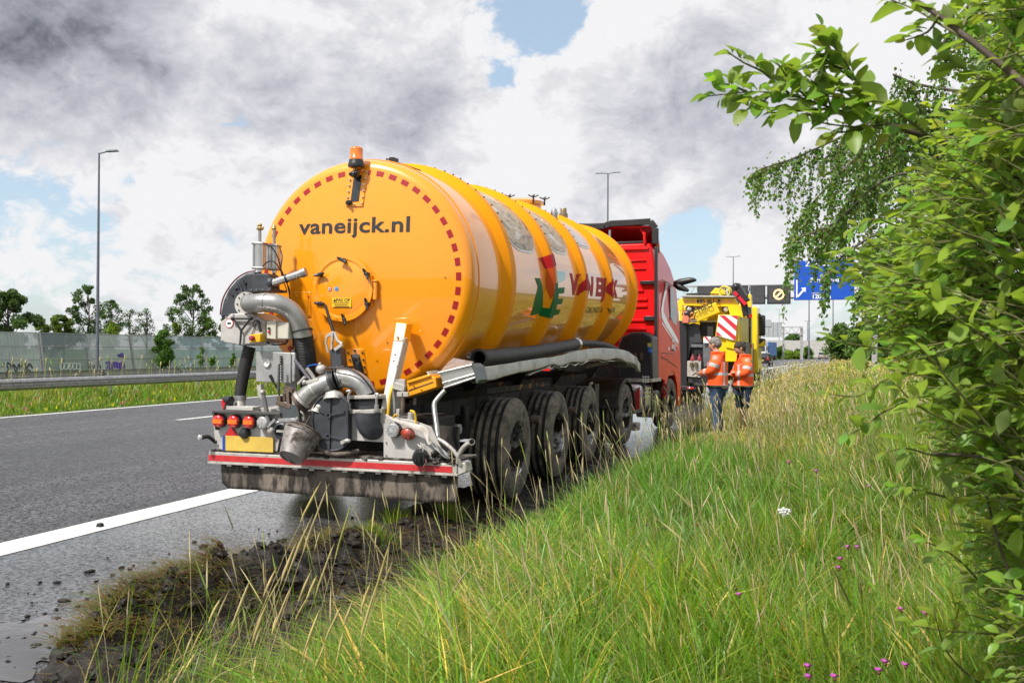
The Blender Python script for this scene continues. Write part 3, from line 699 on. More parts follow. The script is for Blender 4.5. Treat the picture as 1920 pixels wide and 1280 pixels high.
def tank():
    prof = [(0.0005, .53)] + [(r, head_y(r)) for r in (.15, .3, .45, .6, .75, .85, .95, 1.018, 1.045)]
    y0 = head_y(1.045); rc = .105
    for k in range(1, 9): a = math.pi/2*k/8; prof.append((1.045+rc*math.sin(a), y0+rc*(1-math.cos(a))+.012*k/8))
    ys = y0+rc+.012
    prof.append((RT, ys+.06)); prof += [(RT, y) for y in (1.5, 2.5, 3.4, 4.3, 5.2, 6.0, 7.0, 8.0, 9.4)]
    for k in range(1, 9): a = math.pi/2*k/8; prof.append((RT-.12*(1-math.cos(a)), 9.42+.14*math.sin(a)))
    prof += [(.8, 9.62), (.4, 9.67), (.0005, 9.69)]
    sh = M().lathe(prof, TC, (0, 1, 0), 144).build('tank_shell', orange, TR, auto=180)
    c0 = V((-.027, .63, 2.235)); sh.matrix_basis = MX.Translation(c0) @ MX.Rotation(R(TILT), 4, 'X') @ MX.Translation(-c0)
    FS = Frame(TR); FS.m = TR.matrix_basis @ sh.matrix_basis; FS.i = FS.m.inverted()
    # seams
    for y in (ys+.05, 9.38):
        M().torus(TC+V((0, y, 0)), (0, 1, 0), RT+.001, .005, 96, 5).build('weld_seam', orange, sh)
    for y in (1.68, 3.40, 5.12, 6.96, 9.20):
        h = .080; M().lathe([(RT-.004, -.175), (RT+.006, -.155), (RT+h-.006, -.088), (RT+h, -.078), (RT+h, .078), (RT+h-.006, .088), (RT+.006, .155), (RT-.004, .175)], TC+V((0, y, 0)), (0, 1, 0), 128).build('rib', orange_m, sh, auto=25)
    # red reflector dashes round the rear head
    n = 47; r0, r1, da = .993, 1.041, .0365; m = M()
    k = 5
    for i in range(k+1):
        a = -da+2*da*i/k
        for r in (r0, r1): m.v.append((r*math.sin(a), head_y(r)-.003, r*math.cos(a)))
    for i in range(k): m.f.append([2*i, 2*i+1, 2*i+3, 2*i+2]); m.mi.append(0)
    d0 = None
    for i in range(n):
        ang = 2*math.pi*(i+.62)/n
        if min(abs(ang), 2*math.pi-abs(ang)) < .08 and ang > math.pi: continue
        mt = MX.Translation(TC) @ MX.Rotation(ang, 4, 'Y')
        if d0 is None: d0 = m.build('reflector', redrefl, sh); d0.matrix_basis = mt
        else: share(d0, 'reflector', sh, mt)
    # lettering on the head
    ink = pm('dark lettering', (.018, .02, .022), .45, var=.1)
    a = P(565, 441, .62); b = P(773, 436, .62); c = (a+b)/2
    x_ax = (b-a).normalized()
    body = 'vaneijck.nl'
    o = text_mesh('lettering', body, ink, None, .205, MX.Identity(4), bold=.0045, spacing=1.04)
    xs = [v.co.x for v in o.data.vertices]; ysv = [v.co.y for v in o.data.vertices]; w = max(xs)-min(xs); sx = (b-a).length/w; mx0 = (max(xs)+min(xs))/2
    base = min(v.co.y for v in o.data.vertices if abs(v.co.x-min(xs)) < w*.08)
    for v in o.data.vertices:
        u = (v.co.x-mx0)*sx; q = c + x_ax*u + V((0, 0, 1))*(v.co.y-base)
        r = math.hypot(q.x-TC.x, q.z-TC.z); v.co = V((q.x, head_y(r)-.003, q.z))
    o.parent = sh
    # side logo and names wrapped round the shell
    ribs = (1.68, 3.40, 5.12, 6.96, 9.20)
    def rad(y):
        for q in ribs:
            d = abs(y-q)
            if d < .175: return RT + (.080 if d < .08 else .080*max(0, (.16-d)/.075) if d < .155 else .006)
        return RT
    def S(cx, cy):                    # crop pixel on the flank -> (y, angle above horizontal)
        p = FS.cyl(820+.2656*cx, 320+.2656*cy, TC.x, TC.z, RT+.03); return (p.y, math.atan2(p.z-TC.z, p.x-TC.x))
    def wrap(name, bm_or_poly, mat):
        bm = bmesh.new()
        if isinstance(bm_or_poly, list):
            for poly in bm_or_poly: bm.faces.new([bm.verts.new((y, a_, 0)) for y, a_ in poly])
        else: bm.from_mesh(bm_or_poly)
        bmesh.ops.triangulate(bm, faces=bm.faces)
        y0_, y1_ = min(v.co.x for v in bm.verts), max(v.co.x for v in bm.verts); a0_, a1_ = min(v.co.y for v in bm.verts), max(v.co.y for v in bm.verts)
        cuts = [y for q in ribs for y in (q-.175, q-.155, q-.083, q+.083, q+.155, q+.175) if y0_ < y < y1_]
        for y in cuts: bmesh.ops.bisect_plane(bm, geom=bm.verts[:]+bm.edges[:]+bm.faces[:], plane_co=(y, 0, 0), plane_no=(1, 0, 0))
        k = int((a1_-a0_)/.06)+1
        for i in range(1, k): bmesh.ops.bisect_plane(bm, geom=bm.verts[:]+bm.edges[:]+bm.faces[:], plane_co=(0, a0_+(a1_-a0_)*i/k, 0), plane_no=(0, 1, 0))
        for v in bm.verts:
            y, a_ = v.co.x, v.co.y; r = rad(y)+.004; v.co = V((TC.x+r*math.cos(a_), y, TC.z+r*math.sin(a_)))
        me = bpy.data.meshes.new(name); bm.normal_update(); bm.to_mesh(me); bm.free()
        if sum((f.normal.x*f.area for f in me.polygons)) < 0: me.flip_normals()
        me.materials.append(mat); mm_ = mat.name+' matt'
        if mm_ not in MATS: q = mat.copy(); q.name = mm_; q.node_tree.nodes['Principled BSDF'].inputs['Coat Weight'].default_value = 0; q.node_tree.nodes['Principled BSDF'].inputs['Roughness'].default_value = .55; q.node_tree.nodes['Principled BSDF'].inputs['Specular IOR Level'].default_value = .15; MATS[mm_] = q
        me.materials.append(MATS[mm_])
        for f_ in me.polygons: f_.material_index = int(any(abs(f_.center.y-q) < .155 for q in ribs))
        o = bpy.data.objects.new(name, me); COL.objects.link(o); o.parent = sh; return o
    green = pm('green sign film', (.006, .13, .03), .5, spec=.12, var=.06); dred = pm('dark red sign film', (.42, .010, .014), .5, spec=.1, var=.06); rust = pm('orange red sign film', (.55, .08, .01), .5, spec=.12, var=.05); teal = pm('green film with painted sheen', (.08, .30, .28), .25, coat=.6)
    wrap('logo', [[S(*q) for q in [(705, 756), (740, 757), (757, 820), (757, 975), (735, 1010), (672, 1030), (708, 900), (727, 820)]],
                  [S(*q) for q in [(757, 975), (775, 965), (792, 880), (806, 792), (856, 791), (848, 900), (818, 1028), (735, 1030), (735, 1010)]],
                  [S(*q) for q in [(856, 828), (914, 823), (908, 866), (872, 870), (868, 905), (902, 905), (893, 944), (860, 948), (853, 985), (884, 984), (872, 1018), (822, 1028), (838, 950)]]], green)
    wrap('logo', [[S(*q) for q in [(733, 612), (798, 592), (828, 668), (796, 682), (778, 692)]]], dred)
    wrap('logo', [[S(*q) for q in [(778, 692), (798, 682), (806, 790), (785, 905), (781, 800)]]], rust)
    wrap('logo', [[S(*q) for q in [(850, 700), (915, 716), (918, 770), (858, 800)]]], teal)  # lighter top of the green letter; its reflection is put into the colour
    def flank_text(body, tl, tr, bl, mat, bold, shear=.0, sx=1.0):
        tm = text_mesh('lettering', body, mat, None, 1.0, MX.Identity(4), bold=bold, shear=shear)
        me = tm.data; xs = [v.co.x for v in me.vertices]; yy = [v.co.y for v in me.vertices]
        y0_, y1_ = S(*tl)[0], S(*tr)[0]; at_, ab = S(*tl)[1], S(*bl)[1]
        for v in me.vertices:
            v.co = V((y0_+(y1_-y0_)*(v.co.x-min(xs))/(max(xs)-min(xs)), ab+(at_-ab)*(v.co.y-min(yy))/(max(yy)-min(yy)), 0))
        bpy.data.objects.remove(tm); wrap('lettering', me, mat)
    flank_text('VAN EIJCK', (948, 718), (1284, 770), (948, 925), dred, .05, .18)
    flank_text('B. GROND & WEGEN', (1040, 965), (1268, 968), (1040, 1010), pm('fine lettering', (.10, .07, .01), .4), .0)
    # printed landscape boards between the ribs, high on the flank
    pmr = bpy.data.materials.new('printed landscape'); pmr.use_nodes = True; nt = pmr.node_tree; N = nt.nodes; L = nt.links; b_ = N['Principled BSDF']
    b_.inputs['Roughness'].default_value = .4; b_.inputs['Coat Weight'].default_value = .25; b_.inputs['Specular IOR Level'].default_value = .2
    tcn = N.new('ShaderNodeTexCoord'); mp = N.new('ShaderNodeMapping'); mp.inputs['Scale'].default_value = (2.2, 1.1, 3.2); L.new(tcn.outputs['Object'], mp.inputs[0])
    n1 = N.new('ShaderNodeTexNoise'); n1.inputs['Scale'].default_value = 2.2; n1.inputs['Detail'].default_value = 9; n1.inputs['Roughness'].default_value = .68; n1.inputs['Distortion'].default_value = .8; L.new(mp.outputs[0], n1.inputs['Vector'])
    rp = N.new('ShaderNodeValToRGB'); L.new(n1.outputs['Fac'], rp.inputs[0]); rp.color_ramp.elements[0].position = .36; rp.color_ramp.elements[0].color = (.07, .055, .04, 1); rp.color_ramp.elements[1].position = .60; rp.color_ramp.elements[1].color = (.58, .54, .47, 1)
    for p_, c_ in ((.43, (.20, .15, .085, 1)), (.49, (.42, .34, .22, 1)), (.54, (.32, .17, .07, 1))):
        q = rp.color_ramp.elements.new(p_); q.color = c_
    L.new(rp.outputs[0], b_.inputs['Base Color'])
    rim_w = pm('white board rim', (.60, .58, .54), .3, coat=.2, var=.03); greyb = pm('pale printed board', (.42, .40, .39), .3, coat=.3, var=.15, vscale=3)
    for (ya, yb, low, mt) in ((1.92, 3.16, R(17), pmr), (3.64, 4.88, R(21), pmr), (5.36, 6.72, R(31), greyb)):
        def board(e, dr):
            m = M(); na, ny = 28, 12; A1 = R(98)
            for i in range(na+1):
                for j in range(ny+1):
                    t = j/ny; y = ya+e+(yb-ya-2*e)*t
                    s = abs(2*t-1); lo = low+e+.16*s**4*1.3+.10*t*.0
                    a_ = lo+(A1-lo)*i/na; r = RT+dr
                    m.v.append((TC.x+r*math.cos(a_), y, TC.z+r*math.sin(a_)))
            for i in range(na):
                for j in range(ny): q = i*(ny+1)+j; m.f.append([q, q+1, q+ny+2, q+ny+1]); m.mi.append(0)
            return m
        o = board(0, .004).build('picture_board', rim_w, sh, auto=180); board(.03, .008).build('picture', mt, o, auto=180)
    # top fittings
    for (px, py, y, rr_) in ((1040, 397, 6.1, .30),):
        top = TC+V((0, y, RT))
        o = M().lathe([(rr_, -.05), (rr_, .10), (rr_+.04, .10), (rr_+.04, .15), (rr_*.8, .19), (.001, .2)], top, (0, 0, 1), 28).build('manhole', orange, sh)
        for k in range(6):
            a_ = k*math.pi/3+.3; q = top+V((math.cos(a_)*(rr_+.05), math.sin(a_)*(rr_+.05), .1)); m = M(); m.cyl(q, q+V((0, 0, .09)), .012, n=6)
            m.tube([q+V((-.07, -.03, .12)), q+V((0, 0, .085)), q+V((.07, .03, .12))], .010, 6); m.tube([q+V((.03, -.06, .12)), q+V((0, 0, .085)), q+V((-.03, .06, .12))], .010, 6); m.build('wing_nut', blackmet, o)
        M().lathe([(.05, 0), (.06, .08), (.035, .15), (.001, .17)], top+V((.42, .35, -.08)), (0, 0, 1), 12).build('relief_valve', steel, sh)
    q = TC+V((.18, 8.0, RT-.02)); M().lathe([(.05, -.02), (.05, .08), (.075, .09), (.075, .17), (.055, .18), (.055, .25), (.05, .26), (.001, .26)], q, (0, 0, 1), 14).build('vent_valve', pm('brass', (.30, .24, .16), .4, .7), sh)
    m = M()                           # walkway edge loops and clips along the crown
    for y in (1.1, 2.3, 3.9, 5.3):
        m.box(TC+V((.15, y, RT+.03)), (.05, .12, .05)); m.tube([TC+V((.05, y, RT)), TC+V((.05, y+.05, RT+.06)), TC+V((.05, y+.25, RT+.06)), TC+V((.05, y+.3, RT))], .008, 6)
    m.build('cable_clip', blackmet, sh, kind='stuff')
    gas = M(); gas.tube([TC+V((rad(y)*math.cos(R(96-.0))*0+(RT+.0)*math.sin(.1+.12*math.sin(y)), y, (RT+.012)*math.cos(.1+.12*math.sin(y)))) for y in np.linspace(.9, 8.9, 40)], .012, 6); gas.build('cable', blackrub, sh)
    # clip strips on the edge of the ribs by the boards
    for y in (1.60, 3.32, 5.04):
        m = M()
        for k in range(13): a_ = R(30+5*k); rr_ = RT+.084; m.box(TC+V((rr_*math.cos(a_), y+.16+.04*math.sin(k), rr_*math.sin(a_))), (.014, .02, .014))
        m.tube([TC+V(((RT+.04)*math.cos(R(a_)), y+.19, (RT+.04)*math.sin(R(a_)))) for a_ in range(28, 96, 4)], .006, 5); m.build('clip_strip', blackmet, sh, kind='stuff')
    return sh
SHELL = tank()

def rear_head_fittings():
    def Hd(px, py, off=0.0):          # point on the head under a pixel
        q = P(px, py, .6)
        for _ in range(3): r = math.hypot(q.x-TC.x, q.z-TC.z); q = P(px, py, head_y(r)-off-(q.z-2.235)*math.tan(R(TILT)))
        return q
    # manway hatch
    c = Hd(646, 541); r = 52*mpx(.6)*1.12
    ht = M().lathe([(r*1.03, .05), (r*1.03, -.025), (r*1.06, -.03), (r*1.06, -.05), (r*.93, -.052), (r*.90, -.040), (r*.87, -.044), (r*.4, -.052), (.001, -.054)], c, (0, 1, 0), 64).build('hatch', orange, TR, auto=30)
    m = M(); m.torus(c+V((0, -.042, 0)), (0, 1, 0), r*.90, .006, 64, 6); m.build('hatch_seam', orange, ht)
    for (px, py, ang) in ((645, 488, 25), (602, 515, -12), (689, 514, 62), (603, 569, 5), (690, 570, 78), (648, 599, 70)):
        q = Hd(px, py, .05); m = M(); a = R(ang); d = V((math.cos(a), 0, -math.sin(a)))
        m.lathe([(.001, -.05), (.018, -.045), (.022, -.02), (.022, .05)], q, (0, 1, 0), 10)
        for s in (-1, 1): m.tube([q+V((0, -.03, 0)), q+d*s*.03+V((0, -.035, 0)), q+d*s*.055+V((0, -.05, 0))], [.014, .016, .009], 8)
        w = m.build('wing_nut', blackpl, ht)
        lug = M(); cc = (q-c); cc.y = 0; cc.normalize(); lug.beam(q-cc*.05+V((0, .045, 0)), q+cc*.025+V((0, .045, 0)), .06, .05, up=(0, 1, 0)); lug.cyl(q+V((0, .06, 0)), q+V((0, -.02, 0)), .012, n=8); lug.build('lug', orange, ht, bevel=.006)
    q = Hd(700, 545, .03); m = M(); m.cyl(q+V((.02, 0, -.085)), q+V((.02, 0, .085)), .022, n=12); m.box(q+V((-.03, .01, .06)), (.1, .04, .02)); m.box(q+V((-.03, .01, -.06)), (.1, .04, .02)); m.cyl(q+V((.02, 0, .1)), q+V((.02, 0, .085)), .03, n=10); m.build('hinge', orange, ht, bevel=.004)
    a0 = Hd(598, 543, .02); m = M(); lp = []
    for k in range(25):
        a = 2*math.pi*k/24; lp.append(a0+V((.028*math.cos(a), -.01, .055*math.sin(a)+(.035 if math.sin(a) > 0 else -.035))))
    m.tube(lp, .009, 6, caps=False); m.build('handle', orange, ht)
    warn = pm('yellow warning label', (.85, .50, .01), .5, var=.04); inkb = pm('label ink', (.02, .02, .02), .6)
    a = P(629, 576, .55); b = P(665, 559, .55); lc = (a+b)/2; yy = c.y-.056
    o = M().box((lc.x, yy, lc.z), (b.x-a.x, .003, b.z-a.z)).build('warning_label', warn, ht)
    text_mesh('lettering', 'PAS OP', inkb, o, .045, facing((lc.x+.014, yy-.003, lc.z+.02)), bold=.001)
    k = M()
    for i, (u0, u1) in enumerate(((.0, .9), (.06, .84), (.1, .92))):
        w_ = b.x-a.x; k.box((a.x+w_*(u0+u1)/2+.004, yy-.003, lc.z-.006-.016*i), (w_*(u1-u0)*.9, .001, .005))
    k.build('fine_print', inkb, o)
    m = M(); t0 = V((a.x+.028, yy-.003, lc.z+.02)); m.add([t0+V((-.018, 0, -.014)), t0+V((.018, 0, -.014)), t0+V((0, 0, .018))], [(0, 1, 2)]); m.build('warning_triangle', inkb, o)
    for (px, c1) in ((618, (.55, .06, .10)), (631, (.02, .20, .62))):
        q = P(px, 541.5, yy); k = M(); k.disc((q.x, yy-.001, q.z), (0, 1, 0), .021, 20); s1 = k.build('sticker', pm('sticker %d' % px, c1, .4), ht)
        k = M(); k.disc((q.x, yy-.003, q.z), (0, 1, 0), .014, 16); k.build('sticker_centre', white if px == 618 else pm('pale blue', (.2, .5, .8), .4), s1)
        k = M(); k.beam((q.x-.008, yy-.005, q.z-.005), (q.x+.008, yy-.005, q.z+.006), .006, .002, up=(0, 1, 0)); k.build('sticker_mark', inkb, s1)
    # sight glasses with bolted frames
    def sight(corners, glass_c, nbx, nby, boltm):
        pts = [Hd(*q, .012) for q in corners]; m = M(); m.prism(pts, (0, .05, 0)); fr = m.build('sight_glass', orange, TR, bevel=.004)
        cen = sum(pts, V((0, 0, 0)))/4
        m = M(); bk = [cen+(q-cen)*1.06+V((0, .02, 0)) for q in pts]; m.prism(bk, (0, .02, 0)); m.build('gasket', blackrub, fr)
        g = [Hd(*q, .016) for q in glass_c]; m = M(); m.prism(g, (0, .01, 0)); m.build('pane', glass, fr)
        tl, tr, br, bl = pts
        mk = lambda q: M().lathe([(.001, -.014), (.009, -.012), (.011, 0), (.011, .01)], q, (0, 1, 0), 8).build('bolt', boltm, fr)
        for k in range(nby):
            t = (k+.5)/nby
            for (u, v, w) in ((tl, bl, .1), (tr, br, -.1)):
                q = u.lerp(v, t); q = q.lerp(cen, .24); q = V((u.lerp(v, t).x*.84+tl.lerp(tr, .5).lerp(bl.lerp(br, .5), t).x*.16, q.y-.002, u.lerp(v, t).z)); mk(q)
        for (u, v) in ((tl, tr), (bl, br)):
            q = u.lerp(v, .5).lerp(cen, .1); mk(q+V((0, -.002, 0)))
        return fr
    boltb = pm('dark bolt', (.05, .045, .04), .45, .5)
    sight([(656, 321), (691, 317), (680, 387), (648, 387)], [(663, 333), (678, 328), (672, 377), (657, 378)], 2, 6, chrome)
    sight([(649, 654), (681, 654), (691, 722), (665, 722)], [(657, 664), (673, 664), (685, 708), (668, 708)], 2, 5, boltb)
    # beacon and cameras
    bq = Hd(668, 340); bx, bz = bq.x, TC.z+RT
    base = P(668, 312, .52); lens_b = P(668, 300, .52); lens_t = P(669, 276, .52); rr_ = 13.2*mpx(.5)
    o = M().lathe([(rr_*.75, -.045), (rr_*1.15, -.04), (rr_*1.2, -.02), (rr_*1.08, 0), (rr_*1.0, .03)], lens_b+V((0, 0, -.03)), (0, 0, 1), 24).build('beacon_base', blackpl, TR)
    amber = pm('amber lens', (.95, .24, .005), .15, coat=.8, var=.05, trans=.35)
    hgt = (lens_t-lens_b).z; M().lathe([(rr_*1.0, 0), (rr_*1.0, hgt*.12), (rr_*.96, hgt*.14), (rr_*.95, hgt*.8), (rr_*.88, hgt*.94), (rr_*.7, hgt*1.0), (.001, hgt*1.02)], lens_b, (0, 0, 1), 28).build('beacon_lens', amber, o, auto=50)
    m = M(); m.beam(lens_b+V((.02, .06, -.03)), Hd(682, 322)+V((0, 0, -.0)), .07, .02); m.tube([lens_b+V((0, 0, -.05)), P(665, 320, .5), P(668, 330, .52)], .02, 8, smooth=3); m.build('beacon_bracket', orange, o)
    q = P(665, 327, .5); m = M(); m.ell(q, (.05, .05, .035)); m.ell(q+V((.03, -.02, .01)), (.022, .03, .022)); m.ell(q+V((-.03, -.02, .0)), (.02, .03, .02)); m.tube([q, q+V((.02, -.02, .05)), q+V((-.02, 0, .07)), q+V((0, .03, .09))], .006, 6, smooth=3); m.build('work_camera', pm('glossy black', (.01, .01, .011), .15, coat=.5), TR)
    q = P(654, 380, .53); m = M(); m.ell(q, (.036, .03, .026)); m.cyl(q+V((.0, -.02, 0)), q+V((.01, -.045, 0)), .016, n=10); m.build('work_camera', MATS['glossy black'], TR)
    # small bolted plate, left of the hatch, and pads
    pts = [Hd(*q, .008) for q in ((552, 547), (582, 547), (583, 595), (566, 595))]
    o = M().prism(pts, (0, .03, 0)).build('access_plate', orange, TR, bevel=.004)
    for q in ((556, 555), (577, 554), (578, 590)): M().cyl(Hd(*q, .02), Hd(*q, 0), .009, n=8).build('bolt', yellowp, o)
    pts = [Hd(*q, .006) for q in ((738, 597), (767, 595), (769, 637), (758, 640), (737, 640))]; M().prism(pts, (0, .03, 0)).build('mounting_pad', orange, TR, bevel=.006)
    pts = [Hd(*q, .006) for q in ((563, 596), (584, 598), (594, 635), (578, 650), (566, 640))]; M().prism(pts, (0, .03, 0)).build('mounting_pad', orange, TR, bevel=.006)
    m = M()
    for (px, py) in ((672, 545), (726, 642), (707, 676), (835, 520)): q = Hd(px, py, .002); m.cyl(q+V((0, -.006, 0)), q, .006, n=6)
    m.build('rivet', boltb, TR, kind='stuff')
rear_head_fittings()
# ------------------------------------------------------------------ pump gear, bumper, lights on the trailer's rear
def poly(name, pts, d, depth, mat, parent=None, bevel=.004, **k):
    return M().prism([P(x, y, d) for x, y in pts], (0, depth, 0)).build(name, mat, parent or TR, bevel=bevel, **k)
def tubep(name, pts, r, mat, parent=None, n=12, smooth=4, dd=.1, caps=True):
    """pts (px, py, depth); r in photo pixels"""
    q = [P(x, y, d) for x, y, d in pts]; s = mpx(dd)
    rr_ = [a*s for a in r] if hasattr(r, '__len__') else [r*s]*len(q)
    return M().tube(q, rr_, n, caps, smooth=smooth).build(name, mat, parent or TR)
def bolts(pts, d, mat=None, parent=None, r=2.0, name='bolt'):
    m = M()
    for x, y in pts:
        q = P(x, y, d); m.lathe([(.001, -.010), (r*mpx(d)*.8, -.009), (r*mpx(d), 0), (r*mpx(d), .012)], q, (0, 1, 0), 6)
    return m.build(name, mat or chrome, parent or TR, kind='stuff')

def rear_gear():
    s0 = mpx(0)
    # --- bumper beam with red strip, deck and muddy flap
    b = M(); top = [P(391, 846, 0), P(857, 869, 0)]; lo = [P(391, 866, 0), P(857, 890, 0)]
    a0, a1 = top; h = (top[0]-lo[0]).length
    b.hexa([lo[0], lo[1], lo[1]+V((0, .12, 0)), lo[0]+V((0, .12, 0)), a0, a1, a1+V((0, .12, 0)), a0+V((0, .12, 0))]); bo = b.build('bumper', steel_d, TR, bevel=.008)
    c0, c1, c2, c3 = P(391, 852, -.003), P(848, 874.5, -.003), P(848, 886, -.003), P(391, 863, -.003)
    M().prism([c3, c2, c1, c0], (0, .006, 0)).build('reflective_strip', pm('dirty red reflective strip', (.50, .025, .03), .4, var=.15, vscale=14, dirt=(.20, .15, .13), dscale=8, damt=.10), bo)
    M().prism([P(389, 865, -.012), P(858, 889, -.012), P(858, 892.5, -.012), P(389, 868.5, -.012)], (0, .03, 0)).build('bumper_lip', steel_d, bo, bevel=.002)
    M().prism([P(858, 868, -.0), P(872, 866, .0), P(875, 885, .0), P(858, 892, .0)], (0, .16, 0)).build('bumper_cap', steel_d, bo, bevel=.01)
    d = M(); d.hexa([P(396, 846, .005), P(856, 868, .005), P(856, 868, .005)+V((0, .55, 0)), P(396, 846, .005)+V((0, .55, 0))]+[q+V((0, 0, .02)) for q in (P(396, 846, .005), P(856, 868, .005), P(856, 868, .005)+V((0, .55, 0)), P(396, 846, .005)+V((0, .55, 0)))]); d.build('deck_plate', pm('mud caked deck', (.2, .18, .16), .85, dirt=(.05, .04, .033), dscale=10, damt=.6, bump=.01, bscale=30), TR)
    fl = [P(414, 868, .05), P(857, 891, .05), P(857, 943, .03), P(432, 917, .02), P(421, 912, .02), P(414, 902, .03)]
    fm = M(); nx, nz = 44, 6; rr_ = random.Random(4)
    L0, L1, B1, B0 = P(414, 867, .055), P(858, 890, .055), P(857, 943, .03), P(416, 916, .03)
    for i in range(nx+1):
        for k in range(nz+1):
            u, v = i/nx, k/nz; vv = v
            if u < .035: vv = v*(.78+.22*math.sqrt(max(0, 1-((.035-u)/.035)**2)))
            q = L0.lerp(L1, u).lerp(B0.lerp(B1, u), vv); q = q+V((0, .014*math.sin(u*19)*v+.01*math.sin(u*41+1)*v, .006*math.sin(u*13)*v*v)); fm.v.append(q)
    for i in range(nx):
        for k in range(nz): q = i*(nz+1)+k; fm.f.append([q, q+1, q+nz+2, q+nz+1]); fm.mi.append(0)
    o = fm.build('mud_flap', muddy, TR, auto=180); so = o.modifiers.new('thick', 'SOLIDIFY'); so.thickness = .012
    for k in range(14):
        x = 430+k*31; q = P(x, 870+(x-414)*.052, .03); M().box(q, (.05, .012, .03)).build('flap_clip', steel_d, o)
    bd = M(); rr_ = random.Random(8)      # clods of mud on the deck and bumper edge
    for k in range(150):
        x = rr_.choice((rr_.uniform(560, 730), rr_.uniform(800, 856), rr_.uniform(600, 720))); y = 845+(x-391)*.049-rr_.uniform(-2.5, 2); q = P(x, y, rr_.uniform(-.01, .25)); r = rr_.uniform(.008, .028)
        bd.ell(q, (r*1.6, r, r*.7), 6, 4)
    setp(bd.build('mud_clods', pm('wet dark mud', (.035, .027, .022), .55, var=.4, vscale=20, bump=.006, bscale=60), TR), kind='stuff')
    # --- left light panel
    pl = poly('light_panel', [(398, 771), (524, 776), (530, 790), (520, 846), (404, 842)], .02, .02, greypaint)
    poly('panel_hood', [(397, 769), (525, 774), (525, 778), (397, 773)], -.06, .10, pm('dark panel edge', (.06, .055, .05), .5), pl, .002)
    poly('panel_hood', [(397, 771), (401, 771), (406, 806), (403, 806)], -.03, .06, MATS['dark panel edge'], pl, .002)
    lred = pm('red lamp lens', (.50, .008, .012), .2, coat=.8, var=.08, vscale=60); lor = pm('orange lamp lens', (.85, .16, .01), .2, coat=.8, var=.08, vscale=60); lcl = pm('clear lamp lens', (.50, .50, .50), .15, .3, coat=.8, var=.25, vscale=45)
    def lamp(px, py, mat, r=12.5, band=True, tilt=0.0):
        c = P(px, py, -.03); R_ = r*s0; o = M().lathe([(R_*1.06, .05), (R_*1.06, .0), (R_*.95, -.004)], c, (0, 1, 0), 28).build('tail_light', blackpl, TR)
        q = M(); prof = [(R_*.98, 0), (R_*.97, -.014), (R_*.85, -.026), (R_*.5, -.032), (.001, -.034)]; q.lathe(prof, c, (0, 1, 0), 32); ln = q.build('lens', mat, o, auto=60)
        if band:
            g = M()
            for i in range(13):
                x = -R_*.94+R_*1.88*i/12; zz = min(R_*.33, math.sqrt(max(R_*R_*.96-x*x, 0)))
                for z in (-zz, zz):
                    rr2 = math.hypot(x, z); y = -.0375+.012*(rr2/R_)**2+(.014*max(0, rr2/R_-.85)/.15); g.v.append(c+V((x, y, z)))
            for i in range(12): g.f.append([2*i, 2*i+2, 2*i+3, 2*i+1]); g.mi.append(0)
            so = g.build('amber_band', lor, ln, auto=180)
        else:
            g = M()
            for i in range(-3, 4):
                x = i*R_*.27; z = math.sqrt(max(0, R_*R_*.85-x*x)); g.beam(c+V((x, -.034+.010*(i/3.)**2, -z*.8)), c+V((x, -.034+.010*(i/3.)**2, z*.8)), .004, .004, up=(0, 1, 0))
            g.build('lens_ribs', lcl, ln)
        return o
    lamp(410, 789, lred); lamp(438, 790, lred); lamp(467, 791, lred); lamp(493.5, 792, lcl, band=False)
    tri = [P(433, 798, .0), P(446, 817, .0), P(420, 817, .0)]; M().prism(tri, (0, .02, 0)).build('triangle_reflector', lred, TR, bevel=.002)
    c = P(459, 812, .0); M().lathe([(11*s0, .02), (11*s0, -.01), (8*s0, -.04), (.001, -.05)], c, (0, 1, 0), 16).build('plate_lamp', blackpl, TR)
    npl = poly('license_plate', [(417, 816), (512, 820), (512, 848), (417, 844)], -.006, .008, platey, bevel=.001)
    poly('plate_band', [(417, 816), (422, 816.3), (422, 844.2), (417, 844)], -.009, .003, pm('blue plate band', (.01, .06, .35), .4), npl, 0)
    bolts([(408, 834), (405, 826), (409, 841)], .015, steel, pl)
    # marker lamp arm, upright reflector lamp, base box
    tubep('marker_arm', [(404, 829, .02), (396, 822, -.02), (388, 818, -.06), (378, 820, -.10)], [3.6, 3.6, 4, 4.2], blackrub, n=10)
    q = P(375, 820, -.12); M().lathe([(4.8*s0, .03), (4.8*s0, -.01), (3.6*s0, -.014), (.001, -.015)], q, (-.35, 1, 0), 14).build('marker_lens', lcl, TR)
    poly('lamp_box', [(424, 761), (474, 763), (474, 770), (424, 768)], .0, .16, greypaint)
    ul = M(); c = P(428, 750, .05); ul.lathe([(.001, -.05), (7.5*s0, -.045), (8.2*s0, -.02), (8.2*s0, .04), (.001, .05)], c, (1, -.25, 0), 18); ul.beam(P(429, 757, .05), P(429, 766, .05), .07, .05); o = ul.build('side_marker', blackpl, TR)
    M().prism([P(419, 747, .02), P(424, 760, .02), P(418, 768, .02), P(414.5, 752, .02)], (0, .03, 0)).build('marker_reflector', lred, o)
    # --- left suction hose and pump housing
    def ribbed(name, pts, r, mat, nr, dd, **k):
        q = [P(x, y, d) for x, y, d in pts]; m = M(); m.tube(q, [a*mpx(dd) for a in r], 16, True, smooth=8); o = m.build(name, mat, TR)
        # wire ribs
        g = M(); L_ = len(q)-1
        for i in range(nr):
            t = (i+.5)/nr*L_; j = min(int(t), L_-1); f = t-j; p = q[j].lerp(q[j+1], f); dr = (q[j+1]-q[j]); rr2 = (r[j]+(r[j+1]-r[j])*f)*mpx(dd); g.torus(p, dr, rr2*1.0, rr2*.045, 16, 5)
        g.build('hose_ribs', mat, o); return o
